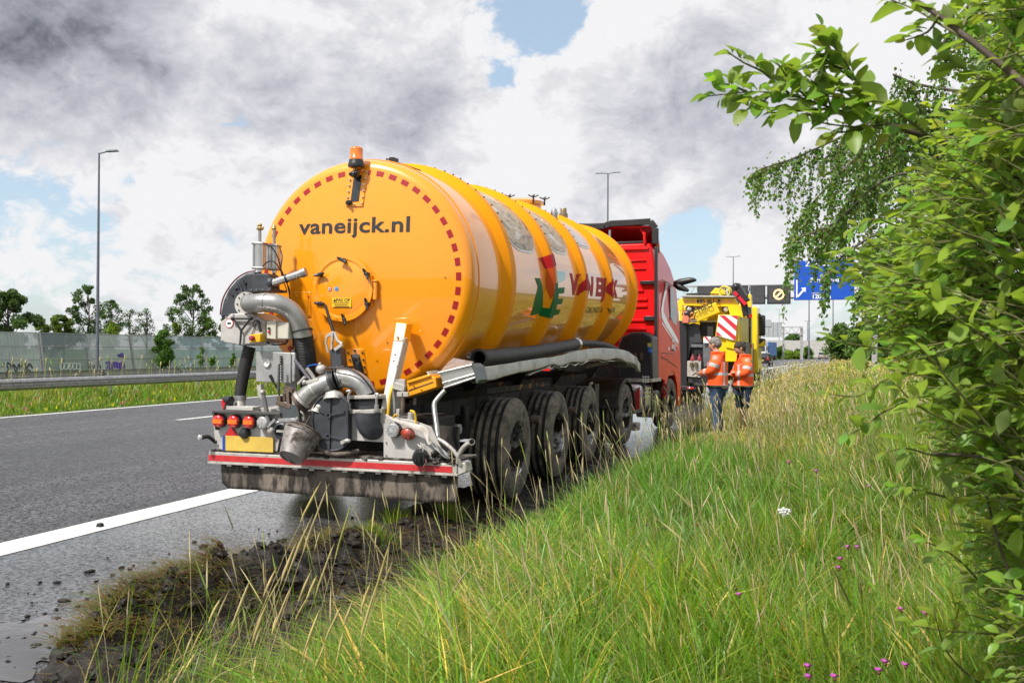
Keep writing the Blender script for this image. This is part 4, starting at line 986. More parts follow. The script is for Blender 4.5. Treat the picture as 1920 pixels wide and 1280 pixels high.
    hosem = pm('black suction hose', (.016, .016, .017), .5, var=.3, vscale=12, dirt=(.06, .052, .045), dscale=8, damt=.15)
    ribbed('hose', [(468, 650, .22), (461, 680, .2), (454, 715, .18), (450, 742, .16)], [12, 12, 11.5, 11.2], hosem, 20, .2)
    tubep('hose_clamp', [(450, 741, .16), (450, 750, .16)], [12.2, 12.2], steel, smooth=0, dd=.16); tubep('hose_neck', [(450, 749, .16), (450, 763, .14)], [10.5, 10.5], steel_d, smooth=0, dd=.16)
    ph = poly('pump_housing', [(413, 604), (432, 588), (472, 586), (497, 601), (498, 641), (474, 644), (454, 648), (413, 641)], .05, .36, greypaint, bevel=.012)
    bolts([(424, 594), (438, 590), (460, 588), (478, 594), (417, 638), (446, 645), (470, 642), (492, 636), (448, 603)], .048, steel_d, ph, r=1.6)
    c = P(430, 606, .045); k = M(); k.lathe([(9.3*s0, .01), (9.3*s0, 0), (.001, -.001)], c, (0, 1, 0), 24); st = k.build('sticker', pm('red sticker ring', (.55, .03, .05), .45), ph); k = M(); k.disc(c+V((0, -.003, 0)), (0, 1, 0), 7.8*s0, 24); k.build('sticker_face', white, st)
    k = M(); k.box(c+V((0, -.005, 0)), (.035, .001, .018)); k.build('sticker_mark', pm('sticker ink', (.02, .02, .03), .5), st)
    k = M(); k.tube([P(436, 597, .02), P(470, 597, .02)], .011, 8); k.tube([P(436, 597, .02), P(452, 620, .02), P(450, 645, .02), P(462, 646, .02)], .010, 8, smooth=2); k.tube([P(470, 597, .02), P(452, 620, .02)], .010, 8); k.ell(P(436, 597, .015), (.02, .02, .02), 8, 6); k.ell(P(470, 597, .015), (.02, .02, .02), 8, 6); k.build('bracket', blackpl, ph)
    k = M(); k.tube([P(482, 603, .02), P(486, 612, .0), P(489, 622, .0)], .014, 8); k.tube([P(481, 603, .04), P(474, 622, .04), P(468, 634, .05)], .004, 5); k.torus(P(481, 608, .04), (0, 1, 0), 8*s0, .004, 18, 5); k.build('valve_lever', blackpl, ph)
    # emergency stop and control box
    es = poly('stop_box', [(468, 627), (488, 625), (488, 641), (468, 642)], -.04, .09, pm('yellow switch box', (.75, .42, .01), .45, var=.08), ph, .006); c = P(473, 634, -.05); M().lathe([(5*s0, .01), (5*s0, -.02), (3.6*s0, -.028), (.001, -.03)], c, (0, 1, 0), 14).build('stop_button', pm('red button', (.30, .03, .04), .5), es)
    beige = pm('beige switch box', (.52, .49, .41), .5, var=.08, vscale=8, dirt=(.25, .2, .15), dscale=9, damt=.1)
    cb = poly('control_box', [(500, 602), (517, 601), (517, 636), (500, 634)], .0, .02, beige); M().prism([P(500, 602, .02), P(541, 604, .02), P(541, 636, .02), P(500, 635, .02)], (0, .16, 0)).build('box_body', beige, cb, bevel=.01)
    for (y, cc) in ((615.5, (.02, .025, .02)), (622, (.4, .02, .03))): M().lathe([(2.6*s0, .004), (2.6*s0, -.014), (.001, -.018)], P(505, y, .0), (0, 1, 0), 12).build('button', pm('button %d' % y, cc, .4), cb)
    tubep('cable', [(540, 634, .08), (535, 644, .08), (512, 646, .08), (500, 641, .08)], 1.6, blackrub, n=6); tubep('cable', [(536, 590, .2), (545, 610, .2), (550, 640, .22), (548, 665, .25)], 1.6, blackrub, n=6)
    # quarter round cover
    cpx, cpy = 480, 585; out_r = [(180, 67), (168, 68), (155, 70), (140, 73), (125, 76), (110, 78), (97, 78)]; pts = []
    pts = [(414, 601), (413.5, 586), (418, 563), (428, 542), (443, 524), (460, 513), (478, 508.5), (480, 522), (478, 540), (462, 553), (452, 566), (449, 582), (449, 599)]
    qc = poly('pump_cover', pts, .16, .26, darkcast, bevel=.02)
    k = M()
    for (xa, ya, xb, yb) in ((429, 547, 437, 554), (436, 538, 446, 550), (444, 532, 448, 541), (448, 530, 455, 543), (440, 543, 446, 538), (455, 526, 461, 538), (456, 533, 462, 530)): k.beam(P(xa, ya, .155), P(xb, yb, .155), .010, .02, up=(0, 1, 0))
    k.build('embossing', darkcast, qc); poly('cover_rim', [(414, 588), (449, 588), (449, 592), (414, 592)], .148, .27, darkcast, qc)
    tubep('cover_edge', [(413, 590, .17), (417, 563, .17), (428, 541, .17), (443, 523, .17), (461, 511.5, .17), (479, 507.5, .17)], 1.5, pm('dull red edge', (.14, .02, .02), .5), qc, n=6)
    fl = M(); fl.lathe([(.001, -.02), (24*s0, -.02), (24*s0, .06)], P(462, 570, .16), (0, 1, 0), 28); o = fl.build('flange', greypaint, TR)
    m = M()
    for k_ in range(10): a = 2*math.pi*k_/10; m.cyl(P(462, 570, .13)+V((21*s0*math.cos(a), 0, 21*s0*math.sin(a))), P(462, 570, .15)+V((21*s0*math.cos(a), 0, 21*s0*math.sin(a))), .008, n=6)
    m.build('bolt', darkcast, o, kind='stuff')
    # valve body, cylinders and rods
    vb = poly('valve_body', [(471, 521), (478, 513), (500, 512), (504, 518), (504, 543), (470, 543)], .12, .2, darkcast, bevel=.01); poly('valve_flange', [(466, 542), (509, 541), (510, 546), (466, 547)], .08, .28, darkcast, vb, .004); bolts([(472, 543), (482, 543), (494, 543), (505, 543)], .07, chrome, vb, r=1.4)
    def ram(px, ya, yb, d, rpx, rod_top, lean=0):
        a = P(px, yb, d); b = P(px+lean, ya, d); r = rpx*mpx(d)
        o = M().cyl(a, b, r, n=20).build('cylinder', pm('polished aluminium', (.55, .55, .54), .28, .85, var=.1), TR)
        for q, nm in ((a, 0), (b, 1)): M().box(q, (r*2.15, r*2.15, .022), rot=MX.Rotation(R(10), 3, 'Z')).build('end_plate', steel, o, bevel=.006)
        m = M()
        for i in range(4):
            t = math.pi/2*i+.9; m.cyl(a+V((r*1.15*math.cos(t), r*1.15*math.sin(t), 0)), b+V((r*1.15*math.cos(t), r*1.15*math.sin(t), 0)), .007, n=6)
        m.build('tie_rod', chrome, o, kind='stuff'); M().cyl(b, P(px+lean*1.6, rod_top, d), 3.2*mpx(d), n=10).build('rod', pm('dull rod', (.36, .34, .33), .4, .6), o)
        M().cyl(a, a-V((0, 0, .035)), r*.45, n=12).build('gland', chrome, o); M().cyl(a-V((0, 0, .03)), a-V((0, 0, .07)), r*.28, n=10).build('stem', darkcast, o)
        return o
    ram(487, 457, 503, .18, 11.2, 432, 0); ram(514, 461, 505, .36, 11.0, 428, 0)
    dk = pm('old gold', (.42, .30, .12), .4, .6, var=.2, vscale=30); c = P(487.5, 428, .18); s = s0
    m = M(); m.ell(c+V((.2*s, 0, -.5*s)), (8*s, 5.5*s, 4.3*s), 12, 8); m.ell(c+V((0, 0, 6*s)), (4.2*s, 4*s, 3.8*s), 12, 8); m.ell(c+V((-4.2*s, 0, 5*s)), (2.6*s, 2.6*s, 1.2*s), 8, 6); m.tube([c+V((5*s, 0, 0)), c+V((8.6*s, 0, 3.6*s))], [3*s, .6*s], 8); m.ell(c+V((1*s, -4.2*s, .3*s)), (4*s, 1.6*s, 2.4*s), 8, 6); m.build('duck_ornament', dk, TR, label='small gold toy duck on top of the left rod')
    m = M(); c = P(514, 427.5, .36); m.lathe([(.001, .04), (3*s, .03), (4*s, .015), (5.5*s, -.005), (3*s, -.02)], c, (0, 0, 1), 10); m.build('rod_cap', dk, TR)
    tubep('air_line', [(490, 456, .18), (505, 459, .2), (520, 480, .22), (527, 505, .24), (538, 530, .26), (544, 560, .28), (546, 575, .3)], 1.3, blackrub, n=6); tubep('air_line', [(493, 499, .15), (500, 492, .1), (512, 490, .1), (522, 500, .14), (532, 520, .2), (543, 545, .26), (541, 575, .3)], 1.2, blackrub, n=6); tubep('air_line', [(524, 463, .34), (529, 480, .3), (527, 510, .3), (538, 545, .3)], 1.2, blackrub, n=6); tubep('air_line', [(505, 535, .1), (518, 538, .15), (530, 548, .2), (538, 546, .26)], 1.2, blackrub, n=6)
    # silencer pipe pointing up to the right
    o = tubep('exhaust_pipe', [(510, 531, .1), (567, 512, .14)], [7.3, 7.6], chrome, smooth=0, n=18); tubep('pipe_cap', [(565, 512.6, .138), (574, 509.6, .145)], [8.8, 8.8], pipe, o, smooth=0, n=18); tubep('pipe_clamp', [(536, 522.4, .118), (539, 521.4, .12)], [8.6, 8.6], blackpl, o, smooth=0, n=18); m = M(); m.ell(P(508, 530, .1), (.045, .05, .05), 10, 7); m.box(P(506, 536, .12), (.08, .1, .1)); m.build('pivot', darkcast, o)
    # big elbow to the thick hose
    el = tubep('elbow_pipe', [(468, 569, .02), (485, 568, -.03), (500, 567, -.03), (522, 570, .0), (545, 582, .06), (560, 602, .1), (566, 622, .13)], [18.5, 18.5, 18.3, 18.2, 18, 17.6, 17.2], pipe, n=24, smooth=6, dd=0.0)
    q = P(468, 569, .02); tubep('pipe_end', [(471, 569, .10), (469, 569, .01)], [19, 18.6], pipe, el, smooth=0, n=24); tubep('weld_seam', [(500, 567, -.031), (501.5, 567, -.031)], [19, 19], pipe, el, smooth=0, n=24)
    tubep('hose_clamp', [(566, 616, .125), (568, 630, .14)], [18.4, 18.8], pipe, smooth=0, n=24, dd=.1); tubep('hose_clamp', [(567, 619, .13), (567.6, 622, .13)], [19.5, 19.5], blackpl, smooth=0, n=24, dd=.1)
    ribbed('hose', [(568, 628, .15), (573, 660, .2), (577, 692, .26), (582, 725, .34)], [18.5, 18.5, 18.5, 18.5], hosem, 34, .2)
    # instrument cabinet
    cab_m = pm('stained cabinet steel', (.36, .36, .36), .42, .35, var=.14, vscale=6, dirt=(.13, .12, .11), dscale=7, damt=.18, bump=.0005)
    cb = poly('cabinet', [(480, 659), (545, 661), (545, 718), (480, 715)], .08, .012, cab_m, bevel=.004); M().prism([P(482, 661, .095), P(553, 661, .095), P(553, 716, .095), P(482, 714, .095)], (0, .25, 0)).build('cabinet_body', cab_m, cb, bevel=.01)
    c = P(500.5, 680.5, .075); o = M().lathe([(8*s0, .01), (8*s0, -.012), (6.8*s0, -.014), (6.6*s0, -.006)], c, (0, 1, 0), 22).build('pressure_gauge', chrome, cb); k = M(); k.disc(c+V((0, -.008, 0)), (0, 1, 0), 6.7*s0, 22); k.build('gauge_face', white, o); k = M(); k.beam(c+V((0, -.010, 0)), c+V((.017, -.010, .008)), .004, .002, up=(0, 1, 0))
    for i in range(9): a = R(-40+i*32.5); k.beam(c+V((.021*math.cos(a), -.010, .021*math.sin(a))), c+V((.027*math.cos(a), -.010, .027*math.sin(a))), .002, .002, up=(0, 1, 0))
    k.build('gauge_needle', MATS['sticker ink'], o)
    for i in range(10):
        y = 668.5+4.6*i; M().lathe([(2.0*s0, .004), (1.9*s0, -.02), (.001, -.024)], P(527.6, y, .075), (0, 1, 0), 8).build('knob', blackpl if i < 4 else steel, cb)
    # levers under the cabinet
    tubep('lever', [(523.5, 682, .0), (523, 700, .0), (522, 735, .01)], [2.3, 2.6, 2.8], pm('lever grey', (.10, .10, .105), .5, .3), n=10, smooth=0)
    tubep('lever_grip', [(506.5, 703, -.02), (513, 716, -.01)], [3.4, 2.9], blackrub, n=10, smooth=0); tubep('lever', [(511, 713, -.01), (520, 728, .02), (524, 742, .03)], 1.6, darkcast, n=8)
    tubep('lever', [(493, 736, -.03), (499, 765, -.03), (504, 792, -.03), (508, 808, -.02)], [3.4, 4.0, 4.6, 5.6], pm('worn grey lever', (.16, .155, .15), .5, .3, dirt=(.05, .04, .035), dscale=20, damt=.25), n=12); M().ell(P(508, 806, -.02), (.035, .03, .04), 10, 8).build('lever_pivot', steel_d, TR); m = M(); m.ell(P(493, 735, -.03), (.024, .03, .024)); m.beam(P(488, 721, .0), P(490, 748, .0), .05, .04); m.build('lever_bracket', steel_d, TR)
    m = M(); m.beam(P(525, 742, .0), P(525, 758, .0), .06, .04); m.beam(P(518, 755, -.02), P(546, 762, -.02), .028, .04); m.beam(P(541, 734, .0), P(543, 762, .0), .05, .03); m.beam(P(533, 727, .0), P(550, 732, .0), .04, .04); m.cyl(P(534, 736, .0), P(535, 752, .02), .022, n=10); m.build('lever_bracket', pm('rusty steel', (.14, .10, .075), .75, .2, var=.35, vscale=14, dirt=(.05, .04, .03), dscale=12, damt=.3), TR, bevel=.003)
    poly('rubber_flap', [(522, 760), (558, 758), (562, 785), (526, 786)], -.03, .03, pm('slate rubber', (.05, .06, .065), .6, var=.2, dirt=(.2, .19, .17), dscale=20, damt=.02)); m = M(); m.beam(P(523, 787, -.03), P(561, 787, -.03), .02, .03); m.beam(P(502, 800, -.04), P(516, 786, -.04), .02, .025); m.beam(P(549, 792, -.04), P(559, 783, -.04), .02, .025); m.cyl(P(516, 791, -.02), P(556, 791, -.02), .014, n=8); m.build('clamp_bar', steel, TR, bevel=.002)
    poly('support_plate', [(546, 655), (552, 655), (556, 770), (536, 770), (520, 772), (512, 765), (530, 740)], .18, .03, greypaint); poly('deck_box', [(485, 764), (528, 768), (560, 770), (600, 772), (600, 800), (485, 786)], .12, .3, steel_d)
    # blanked pipe end near the bucket
    c = P(528, 808, -.03); o = M().lathe([(16*s0, .1), (16*s0, -.01), (13*s0, -.02), (12.5*s0, -.005), (11*s0, .03), (.001, .035)], c, (0, 1, 0), 28).build('pipe_stub', darkcast, TR); k = M(); k.beam(c+V((-10*s0, -.005, 0)), c+V((10*s0, -.005, 0)), .014, .02); k.build('stub_bar', steel_d, o)
    c = P(560, 786, .1); M().lathe([(18*s0, .05), (18*s0, -.02), (15*s0, -.024), (15*s0, .0), (.001, .0)], c, (0, 1, 0), 28).build('pipe_stub', steel_d, TR)
    poly('back_panel', [(405, 775), (860, 800), (860, 862), (405, 845)], .45, .03, blackmet, bevel=0)  # dark sheet added to fill the gap behind the gear as shade
    # swan neck pipe with clamps
    tb = tubep('suction_pipe', [(570, 748, .02), (584, 735, .04), (604, 722, .06), (624, 714, .08)], [19, 18.5, 18.5, 18.5], pipe, n=24, dd=0.0); tubep('pipe_rim', [(566, 752, .015), (570, 748, .02)], [22, 22], steel_d, tb, smooth=0, n=24, dd=0); tubep('weld_seam', [(588.5, 732.5, .043), (590, 731.5, .045)], [19.2, 19.2], steel_d, tb, smooth=0, n=24, dd=0)
    tubep('hose_clamp', [(560, 757, .01), (566, 752, .015)], [20.5, 21.5], MATS['rusty steel'], tb, smooth=0, n=20, dd=0)
    for (x0, y0, x1, y1, r, mt) in ((618, 716, 622, 714.5, 21.5, darkcast), (623, 714, 631, 711.5, 20, blackrub), (632, 711, 635, 710, 21.5, darkcast), (636, 709.6, 638.5, 709, 20, chrome)): tubep('pipe_clamp', [(x0, y0, .08), (x1, y1, .085)], [r, r], mt, tb, smooth=0, n=24, dd=.06)
    t2 = tubep('suction_pipe', [(637, 709, .085), (650, 708, .09), (666, 713, .09), (681, 725, .09), (690, 742, .09)], [18.5, 18.5, 18.3, 18, 17.5], pipe, n=24, dd=.05)
    tubep('cable', [(610, 690, .0), (630, 690, -.02), (655, 692, -.03), (676, 704, -.03), (692, 722, -.02), (700, 735, .0)], 1.8, blackrub, n=6)
    # upright rod valve in front of the head
    o = poly('valve_column', [(617, 656), (637, 652), (642, 688), (621, 690)], .25, .12, darkcast, bevel=.012); poly('column_foot', [(616, 688), (645, 686), (645, 691), (616, 693)], .2, .22, darkcast, o); bolts([(621, 689), (632, 687.5), (642, 687)], .19, chrome, o, r=1.3)
    tubep('lever', [(610, 572, .30), (617, 595, .28), (625, 622, .26)], [2.6, 3.0, 3.2], blackrub, smooth=0); m = M(); m.beam(P(613, 630, .25), P(627, 623, .25), .02, .03); m.tube([P(613, 630, .25), P(611, 642, .25), P(616, 662, .25)], .012, 8); m.tube([P(627, 623, .25), P(632, 638, .25), P(642, 645, .25)], .016, 8); m.beam(P(628, 656, .24), P(642, 646, .24), .03, .03); m.beam(P(624, 622, .24), P(622, 655, .24), .03, .02); m.build('lever_link', steel_d, TR, bevel=.003)
    tubep('air_line', [(604, 690, .15), (596, 684, .1), (586, 684, .1), (576, 687, .12)], 1.4, pm('blue air line', (.02, .10, .45), .4), n=6); m = M(); m.ell(P(602, 692, .05), (.05, .05, .045), 10, 7); m.ell(P(600, 683, .04), (.015, .02, .02)); m.tube([P(575, 690, .0), P(583, 700, .02), P(594, 716, .04)], .018, 8); m.beam(P(568, 718, -.01), P(598, 712, -.01), .028, .03); m.beam(P(560, 720, .0), P(573, 706, .0), .05, .02); m.ell(P(571, 716, -.02), (.02, .02, .02)); m.build('locking_arm', steel_d, TR, bevel=.003)
    tubep('push_rod', [(553, 675, .0), (568, 694, .02), (590, 722, .04)], 3.2, pm('bluish grey rod', (.20, .20, .23), .45, .4), n=10, smooth=0)
    # --- oval cast lid
    cx, cy = 622, 792; pts = []
    for k_ in range(36):
        a = 2*math.pi*k_/36; ex, ey = 36, 52; x = cx+ex*math.copysign(abs(math.cos(a))**.8, math.cos(a)); y = cy-ey*math.copysign(abs(math.sin(a))**.8, math.sin(a)); pts.append((min(x, cx+30), y))
    lid = poly('cast_lid', pts, -.06, .10, darkcast, bevel=.012); qq = [P(x, y, -.062) for x, y in pts]; m = M(); m.tube(qq+[qq[0]], .010, 8, caps=False)
    def rib_(a, b, w=.020): m.beam(P(a[0], a[1], -.066), P(b[0], b[1], -.066), w, .022, up=(0, 1, 0))
    u, l = (618, 778), (617, 817)
    for a, b in ((u, l), (u, (598, 768)), (u, (646, 772)), (u, (619, 746)), (l, (595, 824)), (l, (645, 823)), (l, (617, 842))): rib_(a, b)
    for q in (u, l): m.lathe([(6*s0, 0), (6*s0, -.03), (3*s0, -.03), (3*s0, -.01), (.001, -.01)], P(q[0], q[1], -.055), (0, 1, 0), 14)
    m.build('lid_ribs', darkcast, lid)
    m = M(); m.lathe([(.001, .03), (16*s0, .0), (21*s0, -.06), (20*s0, -.065)], P(627, 741, .0)+V((0, 0, .02)), (-.12, .25, 1), 20); m.build('dome_cap', steel_d, lid); m = M(); m.ell(P(599, 762, -.02), (.06, .05, .04), 12, 8); m.lathe([(.05, .03), (.058, -.02), (.001, -.02)], P(596, 768, -.02), (.3, .2, 1), 14); m.build('latch', steel_d, lid)
    m = M(); m.beam(P(640, 830, -.09), P(652, 824, -.09), .03, .03); m.ell(P(651, 826, -.09), (.035, .025, .02)); m.build('latch', steel_d, lid)
    # --- right: flanges, box and dark elbow
    fg = poly('flange_plate', [(652, 742), (714, 740), (714, 747), (652, 748)], .0, .28, steel_d); poly('flange_plate', [(644, 769), (716, 767), (716, 774), (646, 776)], -.02, .30, steel_d)
    poly('pipe_collar', [(661, 748), (707, 747), (707, 768), (661, 770)], .05, .2, darkcast, bevel=.03); m = M()
    for (x, y0, y1) in ((653, 736, 770), (706, 742, 772)):
        m = M(); m.tube([P(x-3, y0-2, -.03), P(x, y0-4, -.03), P(x+4, y0-2, -.03), P(x, y0+6, -.03), P(x, y1, -.03)], .011, 8, smooth=2); m.cyl(P(x, y1-14, -.03), P(x, y1-3, -.03), .02, n=8); m.cyl(P(x, y1-1, -.03), P(x, y1-4, -.03), .03, n=8); m.build('clamp_bolt', steel, TR)
    bx = poly('pump_frame', [(652, 775), (719, 772), (719, 829), (656, 825)], .02, .3, greypaint, bevel=.004); bolts([(657, 782), (658, 795), (657, 812), (658, 822), (668, 777), (690, 776)], .015, steel, bx, r=1.3)
    tubep('elbow_pipe', [(690, 774, -.0), (690, 788, -.0), (696, 802, .02), (712, 806, .08)], [24, 24, 22, 18], darkcast, n=20, dd=0)
    # --- white pillar
    wp = M(); t0, t1, b0, b1 = P(737, 638, .30), P(757, 640, .30), P(727, 768, .05), P(714, 766, .05); wp.prism([t0, b1, b0, t1], (.0, .13, 0)); o = wp.build('pillar', greypaint, TR, bevel=.01)
    wp = M(); t0, t1, b0, b1 = P(742, 604, .40), P(763, 606, .40), P(757, 640, .30), P(737, 638, .30); wp.prism([t0, b1, b0, t1], (0, .15, 0)); wp.build('pillar_bracket', orange, TR, bevel=.008); bolts([(745, 632)], .3, chrome, o, r=2.6); bolts([(741, 665), (738, 677), (733, 709), (728, 722), (722, 750)], .17, MATS['dark bolt'], o, r=1.2); m = M(); m.cyl(P(758, 637, .3), P(764, 634, .3), .012, n=8); m.box(P(758, 638, .28), (.03, .04, .03)); m.build('pin', boltless, o)
    poly('grey_post', [(729, 735), (744, 718), (745, 790), (727, 788)], .12, .1, pm('mid grey paint', (.24, .24, .23), .5, var=.12, dirt=(.12, .1, .09), dscale=9, damt=.2)); tubep('yellow_hose', [(736, 724, .1), (732, 738, .06), (729, 760, .05), (727, 782, .05)], 2.6, pm('yellow hose', (.75, .45, .02), .45), n=8); tubep('yellow_hose', [(737, 784, .0), (741, 777, -.02), (746, 780, .0)], 1.6, MATS['yellow hose'], n=8); tubep('yellow_hose', [(770, 770, .0), (776, 772, -.02), (779, 782, -.01), (780, 796, .0)], 2.0, MATS['yellow hose'], n=8)
    tubep('rusty_rod', [(756, 736, .04), (755, 774, .04)], 3.6, MATS['rusty steel'], n=10, smooth=0); m = M(); m.beam(P(745, 739, .04), P(766, 739, .04), .03, .04); m.box(P(748, 775, .05), (.03, .06, .08)); m.cyl(P(771, 773, .05), P(770, 792, .05), .03, n=12); m.beam(P(739, 722, .1), P(760, 728, .1), .05, .06); m.beam(P(742, 716, .1), P(760, 716, .1), .03, .05); m.build('fittings', steel_d, TR, bevel=.003)
    # --- yellow tray and crumpled end box
    pts = [(762, 716), (803, 703), (816, 707), (819, 726), (765, 744)]; o = poly('yellow_tray', pts, .28, .25, yellowp, bevel=.008); poly('tray_edge', [(762, 714), (805, 701), (808, 705), (764, 719)], .26, .28, yellowp, o); poly('tray_slot', [(766, 731), (812, 715), (812, 716.5), (766, 733)], .275, .01, MATS['dark panel edge'], o, 0); bolts([(782, 712), (790, 731), (776, 724)], .27, MATS['dark bolt'], o, r=1.2)
    return
boltless = chrome
rear_gear()

def bright_box():
    m = M(); a = [P(822, 696, .30), P(884, 682, .30), P(893, 706, .30), P(832, 727, .30)]; m.prism(a, (0, .22, 0)); o = m.build('end_box', pm('scratched stainless', (.58, .57, .55), .3, .9, var=.12, rvar=.12, dirt=(.2, .18, .16), dscale=7, damt=.12), TR, bevel=.01)
    mm = MATS['scratched stainless']
    for (p, q) in (((822, 699), (885, 684)), ((830, 718), (890, 701)), ((832, 727), (893, 707))): M().tube([P(*p, .29), P(*q, .29)], .012, 8).build('box_rib', mm, o)
    M().prism([P(884, 681, .27), P(893, 688, .27), P(898, 712, .27), P(894, 719, .27)], (0, .24, 0)).build('box_end', pm('bent dark plate', (.10, .12, .12), .4, .5), o)
    M().prism([P(839, 680, .5), P(850, 671, .52), P(887, 678, .3), P(884, 683, .3), P(824, 698, .3)], (0, .03, 0)).build('box_lid', steel, o); m = M(); m.torus(P(879, 666, .45), (0, 1, 0), .02, .006, 14, 5); m.build('ring', blackpl, o)
    tubep('guard_tube', [(834, 732, .30), (818, 750, .25), (814, 762, .22), (818, 795, .14), (822, 830, .06)], 4.8, pm('tube grey', (.27, .27, .27), .4, .6, dirt=(.1, .09, .08), dscale=10, damt=.2), n=12, dd=.2, smooth=3)
    # right light panel, broken lamps, torn strip
    pl = poly('light_panel', [(719, 775), (735, 782), (770, 786), (808, 800), (830, 846), (824, 866), (719, 862)], .02, .02, greypaint); bolts([(724, 829), (724, 853), (735, 802), (750, 812)], .015, steel, pl, r=1.6)
    s0 = mpx(0); c = P(737, 806, -.03); R_ = 13*s0; lcl = MATS['clear lamp lens']; o = M().lathe([(R_*1.06, .05), (R_*1.06, 0), (R_*.95, -.004)], c, (0, 1, 0), 28).build('reverse_light', blackpl, TR); M().lathe([(R_*.98, 0), (R_*.97, -.014), (R_*.85, -.026), (.001, -.034)], c, (0, 1, 0), 28).build('lens', lcl, o); g = M()
    for i in range(-3, 4): g.beam(c+V((-R_*.8, -.034, i*R_*.24)), c+V((R_*.8, -.034, i*R_*.24)), .004, .004, up=(0, 1, 0))
    g.build('lens_ribs', lcl, o)
    c = P(765, 813, -.03); o = M().ell(c, (14*s0, .035, 11.5*s0), 22, 12, rot=MX.Rotation(R(14), 3, 'Y')).build('broken_light', pm('broken red lens', (.32, .035, .012), .35, coat=.4, var=.4, vscale=30, dirt=(.05, .03, .03), dscale=14, damt=.25), TR, label='damaged reddish brown lamp lens')
    strip = pm('dirty white strip', (.52, .48, .44), .55, var=.15, vscale=8, dirt=(.13, .1, .085), dscale=10, damt=.25)
    def ribbon_(name, pts, mat):
        m = M()
        for (x, y, d, x2, y2, d2) in pts: m.v += [P(x, y, d), P(x2, y2, d2)]
        for i in range(len(pts)-1): m.f.append([2*i, 2*i+2, 2*i+3, 2*i+1]); m.mi.append(0)
        o = m.build(name, mat, TR, auto=180); so = o.modifiers.new('thick', 'SOLIDIFY'); so.thickness = .008; sb = o.modifiers.new('sub', 'SUBSURF'); sb.levels = sb.render_levels = 2; return o
    ribbon_('torn_strip', [(722, 781, .0, 726, 783, .0), (750, 786, -.04, 745, 793, -.04), (775, 794, -.06, 770, 802, -.06), (792, 795, -.08, 786, 808, -.08), (800, 800, -.10, 793, 815, -.06), (806, 812, -.12, 798, 820, -.10), (805, 824, -.10, 801, 834, -.12), (813, 826, -.06, 806, 836, -.12)], strip)
    ribbon_('torn_strip', [(806, 826, -.04, 812, 838, -.08), (818, 832, -.02, 822, 846, -.08), (834, 842, .0, 830, 856, -.06), (848, 858, .02, 842, 862, -.02)], chrome)
    m = M(); m.lathe([(.001, -.05), (13*s0, -.045), (15*s0, -.01), (15*s0, .05)], P(788, 858, -.06), (-.3, 1, .15), 20)
    for i in range(3): m.beam(P(778+i*8, 852, -.115), P(779+i*8, 866, -.115), .008, .01, up=(0, 1, 0))
    m.build('dangling_lamp', blackpl, TR)
    tubep('loose_wire', [(796, 856, -.08), (799, 866, -.1), (794, 874, -.08), (797, 880, -.06), (788, 884, -.05)], .9, pm('pink wire', (.45, .2, .15), .5), n=5); tubep('loose_wire', [(783, 832, -.04), (790, 838, -.06), (797, 832, -.08), (793, 845, -.08), (796, 853, -.08)], .9, strip, n=5); tubep('loose_wire', [(784, 835, -.04), (795, 840, -.06), (800, 838, -.05)], .9, strip, n=5)
    tubep('bent_arm', [(822, 823, .02), (834, 830, -.0), (848, 842, -.02), (858, 856, -.02), (864, 872, .0)], 3.5, steel_d, n=10); tubep('bent_arm', [(858, 868, .0), (861, 852, -.02), (870, 838, -.03), (882, 829, -.04)], [4, 4.5, 4.5, 5], steel_d, n=12); q = P(884, 828, -.05); M().lathe([(.02, .05), (.028, .05), (.030, -.02), (.022, -.022), (.019, .03), (.001, .03)], q, (-.5, 1, -.1), 16).build('tube_end', steel_d, TR)
    m = M(); rr_ = random.Random(2)
    for k in range(60): q = P(rr_.uniform(812, 858), rr_.uniform(846, 868), rr_.uniform(-.02, .2)); r = rr_.uniform(.01, .03); m.ell(q, (r*1.4, r, r*.8), 6, 4)
    setp(m.build('mud_clods', MATS['wet dark mud'], TR), kind='stuff')
    tubep('muddy_hose', [(598, 838, -.04), (608, 846, -.06), (622, 850, -.06), (640, 851, -.06), (656, 848, -.03), (672, 845, .03)], 4.2, pm('muddy brown hose', (.13, .105, .085), .75, var=.3, vscale=30, dirt=(.04, .03, .025), dscale=18, damt=.35), n=10)
bright_box()

